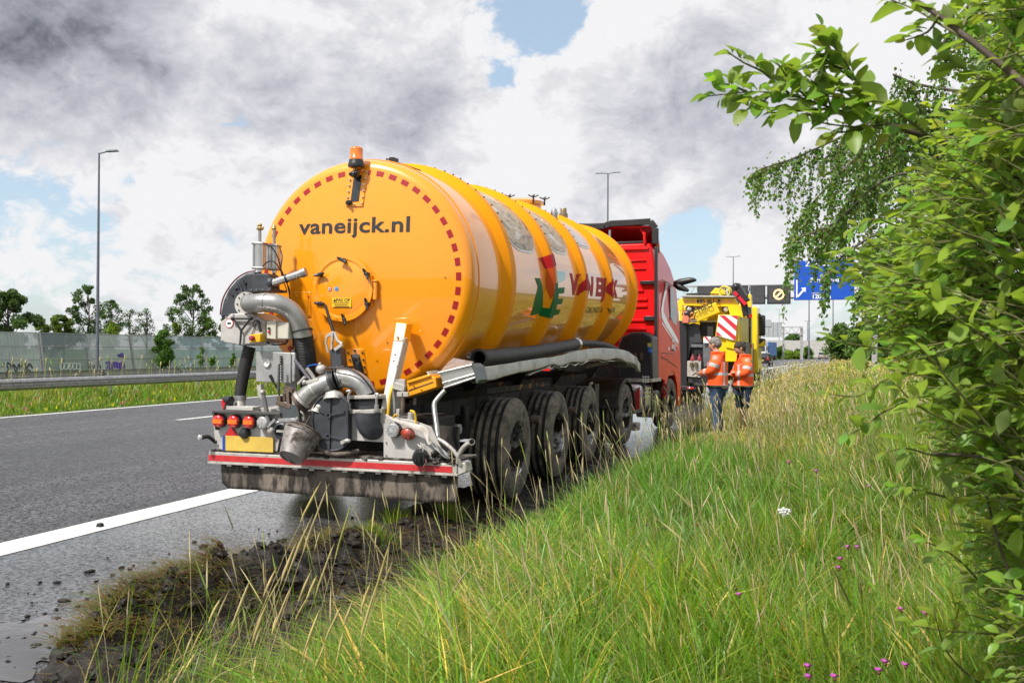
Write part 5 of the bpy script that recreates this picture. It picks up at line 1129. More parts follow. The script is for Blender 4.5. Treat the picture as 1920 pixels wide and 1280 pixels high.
# bucket hanging at the back
BK = thing('bucket', 'dented muddy metal bucket hanging tilted over the red bumper strip', 'bucket', at(560, 826, 7.58))
FB = Frame(BK)
def bucket():
    b0 = FB.i @ at(545, 858, 7.50); b1 = FB.i @ at(568, 812, 7.66); ax = (b1-b0).normalized(); L_ = (b1-b0).length; s = .0048
    m = M(); m.lathe([(.001, .012), (20*s, .012), (21*s, 0), (23*s, 0), (26*s, L_*.25), (36*s, L_*.98), (38.5*s, L_*.985), (38.5*s, L_), (35*s, L_), (25*s, L_*.2), (.001, L_*.16)], b0, ax, 36)
    rr_ = random.Random(9)
    m.v = [tuple(V(p)+V((.004*math.sin(40*p[2]+9*p[0]), .004*math.sin(30*p[0]+7*p[2]), 0))) for p in m.v]
    o = m.build('shell', pm('muddy bucket steel', (.27, .25, .24), .55, .35, var=.25, vscale=9, dirt=(.085, .066, .052), dscale=6.5, damt=.42, bump=.004, bscale=22), BK, auto=45)
    M().torus(b1, ax, 37.5*s, .007, 36, 6).build('rim', MATS['rusty steel'], BK)
    M().tube([FB.i @ at(x, y, Y) for x, y, Y in ((568, 808, 7.55), (574, 792, 7.6), (581, 779, 7.68))], .004, 5).build('hanging_wire', MATS['rusty steel'], BK)
    M().tube([FB.i @ at(x, y, Y) for x, y, Y in ((532, 800, 7.6), (545, 795, 7.5), (566, 799, 7.5), (588, 815, 7.55), (598, 835, 7.62))], .006, 6, smooth=4).build('handle', MATS['rusty steel'], BK)
bucket()

# ------------------------------------------------------------------ running gear
def tyre_mesh(name, r, w, groov, parent):
    h = w/2; pr = [(r*.545, -h*.88), (r*.56, -h*.95), (r*.66, -h*1.02), (r*.80, -h*1.05), (r*.90, -h*.98), (r*.965, -h*.90), (r*.99, -h*.80)]
    for g in groov: pr += [(r, (g-.045)*h*2), (r-.016, (g-.038)*h*2), (r-.016, (g+.038)*h*2), (r, (g+.045)*h*2)]
    pr += [(r*.99, h*.80), (r*.965, h*.90), (r*.90, h*.98), (r*.80, h*1.05), (r*.66, h*1.02), (r*.56, h*.95), (r*.545, h*.88)]
    mis = [0]*(len(pr)-1)
    for i in range(len(groov)): mis[7+4*i:7+4*i+3] = [1, 1, 1]
    return M().lathe(pr, (0, 0, 0), (1, 0, 0), 56, mis=mis).build(name, [tyremat, blackrub], parent, auto=30)
def rim_mesh(r, w, parent, deep=True, hubr=.13):
    h = w/2
    if deep: pr = [(r*.55, h*.86), (r*.535, h*.93), (r*.51, h*.90), (r*.49, h*.45), (r*.47, -h*.1), (r*.40, -h*.32), (r*.36, -h*.36), (r*.30, -h*.30), (r*.27, -h*.25), (hubr+.04, -h*.25), (hubr, -h*.2), (hubr, h*.25), (hubr*.75, h*.42), (.001, h*.45)]
    else: pr = [(r*.55, h*.86), (r*.53, h*.95), (r*.50, h*.8), (r*.42, h*.55), (r*.36, h*.75), (r*.27, h*.8), (hubr, h*.8), (hubr, h*1.2), (.001, h*1.25)]
    o = M().lathe(pr, (0, 0, 0), (1, 0, 0), 40).build('rim', rimmat, parent, auto=35)
    m = M()
    for k in range(10):
        a = 2*math.pi*k/10; x = -h*.28 if deep else h*.78; q = V((x, r*.32*math.cos(a), r*.32*math.sin(a))); m.cyl(q, q+V((.035, 0, 0)), .016, n=6)
    m.build('wheel_nut', rimmat, o, kind='stuff'); return o
def wheel_set(parent, spots, r, w, groov, deep=True):
    first = None
    for (x, y, z, side, rz) in spots:
        if first is None: t = tyre_mesh('wheel', r, w, groov, parent); rim_mesh(r, w, t, deep); first = t
        else: t = copy_tree(first, parent)
        t.matrix_basis = MX.Translation((x, y, z)) @ MX.Rotation(rz+(0 if side > 0 else math.pi), 4, 'Z') @ MX.Rotation(random.uniform(0, 6), 4, 'X')
AX = (1.79, 3.55, 5.36)
wheel_set(TR, [(s*1.065, y, .535+(.012 if s > 0 else -.012), s, 0) for y in AX for s in (1, -1)], .53, .385, (-.30, -.10, .10, .30))
def underside():
    m = M()
    for x in (-.45, .45): m.beam((x, .9, .96), (x, 9.0, .98), .10, .22)
    for y in (1.0, 2.6, 4.4, 6.2, 8.6): m.beam((-.5, y, .95), (.5, y, .95), .1, .16)
    m.build('chassis', blackmet, TR)
    for y in AX:
        m = M(); m.cyl((-1.0, y, .52), (1.0, y, .52), .075, n=12); m.box((-.5, y+.1, .66), (.12, .8, .12)); m.box((.5, y+.1, .66), (.12, .8, .12)); m.cyl((-.42, y+.42, .72), (-.42, y+.42, .95), .14, n=14); m.cyl((.42, y+.42, .72), (.42, y+.42, .95), .14, n=14)
        m.cyl((.88, y, .52), (.80, y, .52), .24, n=24); m.cyl((-.88, y, .52), (-.80, y, .52), .24, n=24); m.build('axle', blackmet, TR)
    m = M(); m.cyl((.3, .95, .80), (.85, 1.0, .80), .032, n=10); m.cyl((.78, 1.0, .80), (.90, 1.0, .80), .05, n=10); m.build('brake_rod', steel_d, TR)
    for y in (2.68, 4.47):
        q = M(); q.cyl((.7, y, .78), (1.20, y, .79), .03, n=10); q.cyl((1.14, y, .79), (1.24, y, .79), .05, n=10); q.build('mudguard_stub', MATS['rusty steel'], TR)
    # orange cradle under the tank
    m = M()
    for y in (2.2, 4.0, 6.0, 8.4): m.prism([(-.8, y, 1.42), (-.55, y, 1.06), (.55, y, 1.06), (.8, y, 1.42), (.4, y, 1.20), (-.4, y, 1.20)], (0, .04, 0))
    m.beam((.5, .8, 1.10), (.5, 9, 1.10), .03, .14); m.beam((-.5, .8, 1.10), (-.5, 9, 1.10), .03, .14); m.build('tank_cradle', pm('muddy cradle', (.50, .20, .01), .6, dirt=(.035, .028, .022), dscale=5, damt=.78), TR)
    M().prism([(.36, 1.2, 1.02), (1.0, 1.5, 1.12), (1.0, 4.0, 1.12), (.36, 4.4, 1.02)], (0, 0, .06)).build('under_plate', pm('muddy orange plate', (.55, .22, .01), .6, dirt=(.035, .028, .022), dscale=5, damt=.72), TR)
    M().box((0, .75, .80), (1.7, .5, .30)).build('rear_frame', blackmet, TR, bevel=.02)
    M().cyl((-1.0, 4.9, .72), (-1.0, 6.2, .72), .2, n=20).build('air_tank', blackmet, TR); M().box((.95, 6.45, .82), (.3, .28, .5)).build('valve_box', blackmet, TR, bevel=.01)
    m = M(); m.beam((1.02, 6.35, .9), (1.02, 6.35, 1.1), .14, .03); m.beam((1.02, 6.35, .45), (1.02, 6.35, .62), .14, .03); m.build('reflector_plate', pm('muddy pale plate', (.55, .5, .45), .6, dirt=(.1, .08, .06), dscale=9, damt=.35), TR)
    for s in (-.7, .7): M().beam((s, 7.1, .15), (s, 7.1, .95), .12, .12, up=(0, 1, 0)).build('landing_leg', blackmet, TR)
underside()
def tray():
    """bent aluminium mudguard tray along the right side, carrying a hose"""
    key = [(8.24, 1.375, 1.265, -2.86), (8.7, 1.39, 1.275, -2.86), (9.16, 1.405, 1.30, -2.86), (10.2, 1.445, 1.355, -2.86), (11.0, 1.465, 1.385, -2.85), (11.5, 1.49, 1.385, -2.85), (12.1, 1.535, 1.41, -2.83), (12.78, 1.57, 1.43, -2.81), (13.6, 1.585, 1.435, -2.78), (14.4, 1.575, 1.44, -2.74), (15.1, 1.55, 1.40, -2.71), (15.7, 1.47, 1.33, -2.68), (16.15, 1.335, 1.21, -2.66)]
    mt = pm('dented tray aluminium', (.36, .36, .315), .45, .45, var=.12, vscale=3, dirt=(.20, .19, .15), dscale=4, damt=.15, rvar=.1)
    m = M(); n = len(key); fine = []
    for i in range(n-1):
        for k in range(4):
            t = k/4; fine.append([a*(1-t)+b*t for a, b in zip(key[i], key[i+1])])
    fine.append(list(key[-1])); rr_ = random.Random(12)
    rows = []
    for i, (Y, zt, zb, X) in enumerate(fine):
        jx = .012*math.sin(i*1.7)+.008*math.sin(i*3.1); jb = .012*math.sin(i*.9)*(1 if i > 10 else .3)
        p = lambda x, z: FT.i @ V((x, Y, z))
        rows.append([p(X-.48, zt-.02), p(X-.46, zt-.05), p(X-.04+jx, zt-.05), p(X-.03+jx, zt+.0), p(X-.012+jx, zt+.012), p(X+jx, zt), p(X+jx*.5, zb+jb), p(X-.03, zb-.015+jb), p(X-.06, zb+.01)])
    w = len(rows[0])
    for r in rows: m.v += r
    for i in range(len(rows)-1):
        for k in range(w-1): m.f.append([i*w+k, i*w+k+1, (i+1)*w+k+1, (i+1)*w+k]); m.mi.append(0)
    o = m.build('side_tray', mt, TR, auto=50); so = o.modifiers.new('thick', 'SOLIDIFY'); so.thickness = .006
    for Y in (9.3, 11.2, 13.0, 14.8):
        M().beam(FT.i @ V((-3.3, Y, 1.30)), FT.i @ V((-2.95, Y, 1.38)), .05, .05).build('tray_bracket', steel_d, o)
    M().beam(FT.i @ V((-3.0, 10.4, 1.28)), FT.i @ V((-2.9, 11.0, 1.37)), .04, .02).build('tray_stay', steel_d, o)
    e = M(); rr_ = random.Random(3)      # torn lower lip
    L_ = []
    for (Y, zt, zb, X) in fine[14:-1]: L_.append(FT.i @ V((X-.02+rr_.uniform(-.02, .01), Y, zb-.02+rr_.uniform(-.03, .012))))
    e.tube(L_, .007, 5); e.build('torn_edge', chrome, o)
tray()
HS = thing('suction_hose', 'thick black suction hose lying in the bent side tray', 'hose', (-3.03, 8.95, 1.45))
FH = Frame(HS)
def long_hose():
    key = [(-3.02, 8.78, 1.475), (-3.03, 9.8, 1.50), (-3.02, 11.0, 1.545), (-3.0, 12.0, 1.60), (-2.99, 12.75, 1.645)]
    q = [FH.i @ V(k) for k in key]
    m = M(); pts = q; m.tube(pts, [.082, .082, .080, .078, .078], 20, False, smooth=6); o = m.build('hose_body', pm('worn black hose', (.028, .026, .025), .6, var=.35, vscale=9, dirt=(.10, .085, .07), dscale=6, damt=.22, bump=.002, bscale=40), HS); so = o.modifiers.new('thick', 'SOLIDIFY'); so.thickness = .012
    d = (q[1]-q[0]).normalized(); M().lathe([(.070, .10), (.072, -.02), (.092, -.025), (.096, .0), (.094, .03), (.084, .06)], q[0], d, 24).build('hose_end', blackrub, HS)
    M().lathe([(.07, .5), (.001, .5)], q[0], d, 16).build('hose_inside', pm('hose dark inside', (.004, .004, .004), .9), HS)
    d = (q[-1]-q[-2]).normalized(); M().lathe([(.080, -.06), (.088, -.05), (.088, .03), (.080, .04)], q[-1], d, 20).build('hose_clamp', chrome, HS)
    k2 = [q[-1], FH.i @ V((-2.98, 13.6, 1.66)), FH.i @ V((-2.97, 14.6, 1.64)), FH.i @ V((-2.95, 15.4, 1.58))]; M().tube(k2, .05, 14, True, smooth=4).build('thin_hose', blackrub, HS)
long_hose()
# ------------------------------------------------------------------ red tractor unit
TK = thing('tractor_unit', 'red tractor truck with high roof cab coupled ahead of the orange tank', 'truck', (-4.107, 16.03, 0), (0, 0, R(-4)))
FK = Frame(TK)
redp = pm('red truck paint', (.66, .006, .009), .35, spec=.3, coat=.35, var=.05, vscale=2); redd = pm('red truck paint with orange reflection', (.82, .045, .006), .4, spec=.2, coat=.06, var=.1, vscale=2, dirt=(.12, .07, .05), dscale=16, damt=-.05)  # second red is for the lower sides, an orange reflection put into its colour
def tractor():
    K = lambda x, y, X: FK.hit(x, y, 0, X)
    # cab shell: rear wall, roof, far side, front
    m = M(); lev = [(1.05, 4.72, 1.235), (1.6, 4.75, 1.245), (2.3, 4.72, 1.245), (2.9, 4.52, 1.22), (3.25, 4.2, 1.17), (3.5, 3.75, 1.12), (3.63, 3.2, 1.08)]
    n = 6
    for z, yf, w in lev:
        m.v += [(-w, 2.50, z), (-w*.97, 2.46, z), (w*.97, 2.46, z), (w, 2.50, z), (w, yf-.25, z), (w*.8, yf, z), (-w*.8, yf, z), (-w, yf-.25, z)]
    n = 8
    for i in range(len(lev)-1):
        for j in range(n): m.f.append([i*n+j, i*n+(j+1) % n, (i+1)*n+(j+1) % n, (i+1)*n+j])
    m.f += [list(range(n))[::-1], list(range((len(lev)-1)*n, len(lev)*n))]; m.mi = [0]*len(m.f)
    cab = m.build('cab', redp, TK, bevel=.03)
    r = M(); zs = [(1.35, .9, 0), (1.55, .9, 0), (1.75, .95, 0), (1.98, .95, .05), (2.15, .98, .02), (2.42, .98, .01), (2.55, .98, .0), (2.72, .9, 0), (2.86, .7, .1), (2.97, .7, 0)]
    for z, w, o_ in zs: r.box((0.05, 2.445, z), (w*2, .03, .05))
    r.box((.55, 2.445, 3.30), (.9, .03, .025)); r.box((.55, 2.445, 3.14), (.9, .03, .025)); r.box((.10, 2.445, 3.22), (.03, .03, .18)); r.box((.1, 2.44, 3.53), (1.9, .04, .05)); r.build('rear_panel_rib', redp, cab, bevel=.008)
    m = M(); m.box((1.21, 2.40, 2.30), (.055, .10, 2.5)); m.build('corner_strip', blackpl, cab, bevel=.015)
    m = M(); m.box((1.04, 2.42, 2.87), (.30, .07, .07)); m.build('strip_bracket', blackpl, cab, bevel=.01); m = M(); m.box((1.08, 2.42, 2.18), (.22, .06, .09)); m.build('strip_bracket', blackpl, cab, bevel=.01)
    m = M(); m.box((.45, 2.40, 3.42), (.20, .04, .07)); m.tube([(.3, 2.4, 3.4), (.45, 2.38, 3.46), (.6, 2.4, 3.42)], .015, 6); m.build('grab_handle', blackpl, cab)
    # lower side panels with the wheel arch, both sides
    for s in (1, -1):
        pts = [(s*1.247, 2.47, 1.04), (s*1.247, 2.47, 2.2), (s*1.247, 4.5, 2.2), (s*1.247, 4.66, 1.2), (s*1.247, 4.66, .42), (s*1.247, 4.38, .42)]
        for k in range(13): a = R(5+170*k/12); pts.append((s*1.247, 3.74+.62*math.cos(a), .55+.60*math.sin(a)))
        pts.append((s*1.247, 3.06, .98)); M().prism(pts, (-s*.05, 0, 0)).build('side_panel', redd, TK, bevel=.01)
    M().box((0, 4.68, .75), (2.46, .12, .7)).build('front_bumper', redp, TK, bevel=.04)
    X = 1.2505
    gl = [K(*p, 1.252) for p in ((1257, 537), (1263.5, 541), (1268.5, 575), (1269, 612), (1262, 604), (1257.5, 594))]
    M().prism(gl, (-.012, 0, 0)).build('side_window', pm('tinted side glass', (.03, .07, .05), .06, var=.3, vscale=6, spec=.9), cab)
    wh = pm('white stripe film', (.75, .74, .72), .25, coat=.6, var=.03)
    st = [(1250, 526), (1253, 532), (1250, 548), (1245, 566), (1244, 584), (1252, 602), (1263, 621), (1272, 638), (1272, 646), (1262, 632), (1250, 614), (1241, 596), (1240, 580), (1243, 562), (1247, 545)]
    M().prism([K(*p, 1.254) for p in st], (-.006, 0, 0)).build('white_stripe', wh, cab)
    st = [(1241, 601), (1251, 617), (1262, 634), (1272, 650), (1272, 653), (1261, 638), (1250, 622), (1241, 607)]
    M().prism([K(*p, 1.253) for p in st], (-.004, 0, 0)).build('orange_stripe', pm('orange stripe film', (.75, .13, .01), .25, coat=.6), cab)
    q = K(1263, 645, 1.256); text_mesh('lettering', 'VAN\nEIJCK', wh, cab, .16, facing(q, (0, 1, 0)), bold=.006); q = K(1254, 654, 1.256); text_mesh('lettering', '500', wh, cab, .1, facing(q, (0, 1, 0)), bold=.003)
    m = M()
    for a, b in (((1240, 661), (1262, 663)), ((1240, 668), (1270, 688)), ((1256, 536), (1256.5, 600)), ((1241, 524), (1264, 537)), ((1241, 672), (1250, 672))): m.tube([K(*a, 1.25), K(*b, 1.25)], .008, 5)
    m.build('door_gap', blackpl, cab); q = K(1262, 656, 1.255); M().box(q, (.03, .16, .05)).build('door_handle', blackpl, cab, bevel=.01)
    # roof deflector, open at the back
    m = M(); sec = [(4.15, 3.30, .9), (3.7, 3.62, 1.0), (3.1, 3.83, 1.12), (2.5, 3.95, 1.19), (2.38, 3.96, 1.2)]
    for y, z, w in sec:
        m.v += [(-w, y, max(3.3, z-.34)), (-w*1.0, y, z-.10), (-w*.9, y, z), (-w*.3, y, z+.03), (w*.3, y, z+.03), (w*.9, y, z), (w, y, z-.10), (w, y, max(3.3, z-.34))]
    for i in range(len(sec)-1):
        for j in range(7): m.f.append([i*8+j, i*8+j+1, (i+1)*8+j+1, (i+1)*8+j]); m.mi.append(0)
    o = m.build('roof_deflector', redp, TK, auto=45); so = o.modifiers.new('thick', 'SOLIDIFY'); so.thickness = .03
    z, w = 3.96, 1.2; lip = [V((-w, 2.36, z-.34)), V((-w, 2.36, z-.10)), V((-w*.9, 2.36, z)), V((-w*.3, 2.36, z+.03)), V((.2, 2.36, z+.02)), V((.3, 2.36, z+.06)), V((w*.92, 2.36, z+.07)), V((w, 2.36, z-.06)), V((w, 2.36, z-.36))]
    q = M()
    for a, b in zip(lip[:-1], lip[1:]): q.beam(a, b, .12, .075, up=(0, 1, 0))
    q.build('deflector_lip', blackpl, o, bevel=.01)
    M().tube([(.98, 2.45, 3.62), (.98, 2.42, 3.8), (.9, 2.5, 3.9)], .035, 8).build('deflector_tube', redp, o); M().tube([(.30, 2.38, 3.90), (.32, 2.30, 3.2)], .025, 8).build('deflector_strut', pm('grey strut', (.25, .26, .28), .5, .3), o); m = M(); m.box((0, 2.55, 3.66), (1.9, .12, .05)); m.box((.2, 2.36, 3.45), (.3, .12, .2)); m.box((-.1, 2.36, 3.52), (.16, .1, .08)); m.build('roof_gear', blackpl, o, bevel=.01)
    for s in (1,):
        m = M(); a = K(1264, 532, 1.28); b = V((1.74, a.y-.05, a.z+.06)); m.tube([a, a.lerp(b, .3)+V((0, 0, .01)), a.lerp(b, .75)+V((0, 0, .02)), b], [.05, .075, .06, .02], 10, smooth=3); m.build('mirror', blackpl, TK); m = M(); b = V((1.58, a.y-.05, a.z-.15)); m.tube([a, a.lerp(b, .4)+V((0, 0, -.01)), b], [.04, .075, .03], 10, smooth=4); m.build('mirror', blackpl, TK)
    m = M(); m.box((-1.5, 4.3, 2.6), (.2, .3, .8)); m.build('mirror', blackpl, TK, bevel=.05)
    # black intake unit behind the cab
    D = lambda x, y: FK.hit(x, y, 1, 1.72)
    pts = [D(*p) for p in ((1160, 716), (1159, 645), (1166, 631), (1183, 623), (1207, 622), (1222, 632), (1224, 716))]
    o = M().prism(pts, (0, .55, 0)).build('side_unit', pm('satin black cover', (.02, .022, .026), .45, var=.2, vscale=3), TK, bevel=.03)
    q = D(1219, 659); M().ell(q+V((.0, -.01, 0)), (.045, .03, .045), 12, 8).build('blue_cap', pm('blue cap', (.02, .12, .55), .4), o); a = D(1214, 643); b = D(1222, 654); M().box(((a.x+b.x)/2, a.y-.008, (a.z+b.z)/2), (.07, .01, abs(a.z-b.z))).build('sticker', pm('yellow blue sticker', (.6, .5, .08), .5), o); M().box(((a.x+b.x)/2, a.y-.014, b.z+.02), (.07, .006, .04)).build('sticker_panel', boxblue, o)
    for x in (1192, 1203): M().box(D(x, 668)+V((0, -.01, 0)), (.05, .03, .13)).build('latch', pm('latch brown', (.10, .07, .05), .6), o)
    M().box((1.05, 1.95, 1.02), (.55, .8, .06)).build('step_plate', steel_d, TK); m = M(); q = FK.hit(1211, 711, 1, 1.55)
    for i in range(3):
        for k in range(3): m.box(q+V((.045*(i-1), 0, .045*(k-1))), (.028, .01, .028))
    m.build('grid_light', white, TK)
    # chassis, fifth wheel, tanks, mudguards
    m = M()
    for s in (-.42, .42): m.beam((s, -.9, .86), (s, 4.6, .86), .08, .28)
    m.box((0, -.1, 1.08), (.95, 1.0, .08)); m.box((0, 2.2, 1.25), (1.6, .3, .5)); m.box((0, 3.4, .95), (1.2, 1.8, .5)); m.build('chassis', blackmet, TK); M().cyl((-1, 0, .5), (1, 0, .5), .09, n=12).build('axle', blackmet, TK); M().cyl((-1, 3.74, .48), (1, 3.74, .48), .07, n=12).build('axle', blackmet, TK)
    for s in (1, -1):
        m = M(); sec = 14
        for k in range(sec+1):
            a = R(12+156*k/sec); y, z = .60*math.cos(a), .5+.60*math.sin(a)
            m.v += [(s*.62, y, z), (s*1.24, y, z), (s*1.26, y, z-.06)]
        for k in range(sec):
            for j in range(2): m.f.append([3*k+j, 3*k+j+1, 3*k+4+j, 3*k+3+j]); m.mi.append(0)
        o = m.build('mudguard', pm('muddy mudguard', (.03, .03, .03), .6, var=.3, dirt=(.10, .085, .07), dscale=5, damt=.45), TK); so = o.modifiers.new('thick', 'SOLIDIFY'); so.thickness = .015
    m = M(); m.box((1.0, 1.55, .70), (.5, 1.0, .52)); o = m.build('fuel_tank', pm('stained tank aluminium', (.5, .5, .5), .3, .8, var=.2, dirt=(.08, .07, .06), dscale=6, damt=.4), TK, bevel=.1)
    for y in (1.25, 1.85): M().box((1.0, y, .70), (.53, .05, .55)).build('tank_strap', blackmet, o, bevel=.02)
    for z in (.88, .80, .72): M().box((1.265, 1.45, z), (.03, .5, .03)).build('ladder_rail', chrome, o)
    M().prism([FK.hit(*p, 1, .85) for p in ((1188, 740), (1193, 733), (1199, 724), (1199, 766), (1190, 769))], (0, .04, 0)).build('red_marker', pm('muddy red plate', (.45, .03, .025), .5, dirt=(.12, .06, .05), dscale=9, damt=.25), TK); M().prism([FK.hit(*p, 1, 2.9) for p in ((1241, 735), (1245, 716), (1251, 721), (1250, 742))], (0, .04, 0)).build('red_marker', MATS['muddy red plate'], TK)
    M().box((1.05, 2.45, .55), (.35, .5, .5)).build('step_box', pm('greenish steel', (.22, .23, .16), .5, .3, dirt=(.06, .05, .04), dscale=5, damt=.4), TK, bevel=.03); m = M(); m.box((1.1, 1.0, .22), (.25, .2, .14)); m.build('exhaust_box', steel_d, TK, bevel=.02)
    wheel_set(TK, [(1.10, 0, .505, 1, 0), (.76, 0, .505, 1, 0), (-1.10, 0, .505, -1, 0), (-.76, 0, .505, -1, 0)], .505, .30, (-.25, 0, .25))
    wheel_set(TK, [(1.08, 3.74, .505, 1, R(-3)), (-1.08, 3.74, .505, -1, R(-3))], .505, .31, (-.3, -.1, .1, .3), deep=False)
tractor()

# ------------------------------------------------------------------ yellow recovery truck
TW = thing('recovery_truck', 'yellow heavy recovery truck with red and white chevron panel', 'tow truck', (-2.92, 29.6, 0), (0, 0, R(-1)))
FW = Frame(TW)
yel = pm('yellow truck paint', (.82, .56, .005), .35, coat=.6, var=.06, vscale=2, dirt=(.3, .22, .03), dscale=10, damt=-.1)
def recovery():
    W = lambda px, py, d=0.0: FW.hit(px, py, 1, d)
    C4 = lambda x, y: (1260+x*.1875, 520+y*.1875)
    def pp(name, pts, d, dep, mat, parent=None, bevel=.01): return M().prism([W(*C4(*p), d) for p in pts], (0, dep, 0)).build(name, mat, parent or TW, bevel=bevel)
    chs = pm('dark grey truck gear', (.045, .048, .055), .5, .1, var=.2, vscale=4, dirt=(.15, .14, .13), dscale=8, damt=.12)
    pp('rear_frame', [(95, 205), (622, 208), (640, 235), (735, 400), (590, 400), (556, 292), (105, 280), (105, 335), (62, 335), (55, 240)], .5, .35, yel)
    pp('back_panel', [(150, 282), (560, 286), (585, 400), (585, 440), (215, 440), (150, 400)], .75, .1, yel)
    pp('top_rail', [(92, 178), (650, 184), (650, 200), (92, 196)], .35, .5, alu); pp('roof_cover', [(140, 160), (300, 150), (560, 165), (560, 180), (140, 176)], .9, 1.0, blackpl)
    lp = pp('license_plate', [(272, 220), (470, 222), (470, 256), (272, 254)], .46, .03, pm('yellow plate in orange light', (.75, .36, .02), .5), bevel=.002); pp('plate_bracket', [(248, 218), (272, 218), (272, 256), (248, 254)], .46, .03, blackpl); pp('plate_band', [(280, 222), (300, 222), (300, 254), (280, 254)], .45, .02, boxblue, lp, 0)  # yellow plate; the orange light on it is put into the colour
    a, b = W(*C4(306, 238), .44), W(*C4(460, 240), .44); text_mesh('lettering', '85-BLL-8', MATS['label ink'], lp, .17, facing(a.lerp(b, .48)), bold=.004)
    for x in (145, 210, 510, 575): pp('marker_light', [(x-24, 230), (x+24, 230), (x+24, 247), (x-24, 247)], .46, .03, pm('pinkish lamp', (.75, .30, .22), .4))
    bm_ = M(); a, b = W(*C4(450, 300), .5), W(*C4(210, 405), .25); bm_.beam(a, b, .34, .34); bo = bm_.build('boom', yel, TW, bevel=.03); d = (a-b).normalized(); n_ = V((0, -1, .25)); c = a.lerp(b, .55)+V((-.03, -.20, .10)); text_mesh('lettering', 'X-HIPO', MATS['label ink'], bo, .21, facing(c+V((.0, -.06, .03)), d, V((-.4, 0, 1))), bold=.006)
    for x in (172, 540):
        o = pp('work_light', [(x-38, 292), (x+42, 292), (x+50, 365), (x-38, 345)], .6, .1, blackpl); M().ell(W(*C4(x, 318), .58), (.085, .05, .085), 12, 8).build('lens', MATS['clear lamp lens'], o)
    # chevron board on the storage box
    quad = [(470, 378), (656, 381), (634, 632), (440, 580)]
    bx = pp('storage_box', [(463, 372), (664, 376), (645, 640), (432, 588)], .02, 1.5, yel); white_ = white
    cb = pp('chevron_board', quad, -.012, .02, white_, bx, 0)
    red_ = pm('red chevron film', (.58, .03, .045), .4, var=.05)
    def Q(u, v): A = V((*quad[0], 0)).lerp(V((*quad[1], 0)), u); B = V((*quad[3], 0)).lerp(V((*quad[2], 0)), u); p = A.lerp(B, v); return (p.x, p.y)
    def band(us): M().prism([W(*C4(*Q(*u)), -.02) for u in us], (0, .008, 0)).build('chevron_stripe', red_, cb)
    band([(.02, 0), (.30, 0), (1, .40), (1, .62)]); band([(0, .33), (0, .52), (.94, .985), (1, .985), (1, .82)]); band([(.62, 0), (1, 0), (1, .16)]); band([(0, .78), (.33, .97), (.05, .985), (0, .97)])
    o2 = pp('chevron_board', [(318, 590), (390, 592), (380, 660), (312, 655)], .0, .04, white_); M().prism([W(*C4(*p), -.01) for p in ((318, 590), (345, 591), (382, 640), (380, 658))], (0, .006, 0)).build('chevron_stripe', red_, o2)
    # flank of the box and body
    sd = lambda px, py, X: FW.hit(px, py, 0, X)
    pp('box_step', [(540, 612), (640, 640), (640, 720), (540, 700)], .05, 1.2, yel); 
    a = W(*C4(664, 376), .1); xr = a.x+.02
    M().hexa([(xr-.6, .1, 1.25), (xr, .1, 1.25), (xr+.06, 3.2, 1.25), (xr-.6, 3.2, 1.25), (xr-.6, .1, a.z), (xr, .1, a.z), (xr+.06, 3.2, a.z), (xr-.6, 3.2, a.z)]).build('body_side', yel, TW, bevel=.02)
    o = M().box((xr+.03, 1.2, 1.95), (.05, 1.6, .9), rot=MX.Rotation(R(-1), 3, 'Z')).build('side_door', yel, TW, bevel=.012); text_mesh('lettering', 'VAN EIJCK', pm('olive lettering', (.16, .13, .02), .5), o, .34, facing((xr+.075, 1.3, 1.75), (0, 1, 0)), bold=.008, sx=.8)
    M().box((xr+.04, 3.5, 1.9), (.14, .25, 2.3)).build('black_strip', blackpl, TW); 
    for z in (2.75, 1.75): M().box((xr+.10, 3.36, z), (.10, .04, .13)).build('side_lamp', taill, TW)
    M().hexa([(xr-.3, 3.8, .6), (xr+.12, 3.8, .6), (xr+.12, 4.3, .6), (xr-.3, 4.3, .6), (xr-.3, 3.8, 3.5), (xr+.10, 3.8, 3.5), (xr+.10, 4.3, 3.5), (xr-.3, 4.3, 3.5)]).build('column', yel, TW, bevel=.03)
    M().hexa([(-1.25, 5.2, .8), (1.25, 5.2, .8), (1.25, 7.3, .8), (-1.25, 7.3, .8), (-1.2, 5.3, 3.15), (1.2, 5.3, 3.15), (1.2, 7.0, 3.15), (-1.2, 7.0, 3.15)]).build('cab', yel, TW, bevel=.06)
    M().box((0, 3.2, 1.4), (2.2, 3.8, .9)).build('body', chs, TW); M().box((-.3, 2.6, 2.5), (1.4, 2.2, 1.0)).build('winch_house', yel, TW, bevel=.04)
    # mirror
    q = W(*C4(885, 480), 6.2); m = M(); m.tube([(1.2, 6.2, q.z+.55), (q.x-.2, 6.2, q.z+.55), (q.x, 6.2, q.z+.35)], .045, 8, smooth=3); m.tube([(1.2, 6.2, q.z-1.25), (q.x-.1, 6.2, q.z-.9), (q.x, 6.2, q.z-.7)], .04, 8); m.build('mirror_arm', blackpl, TW); o = M().box((q.x, 6.2, q.z), (.34, .2, .75)).build('mirror', blackpl, TW, bevel=.06); M().box((q.x+.01, 6.15, q.z-.62), (.34, .2, .30)).build('mirror', blackpl, TW, bevel=.06); M().prism([(q.x-.10, 6.04, q.z-.75), (q.x+.16, 6.04, q.z-.75), (q.x+.16, 6.04, q.z-.52)], (0, .02, 0)).build('mirror_flash', yel, o)
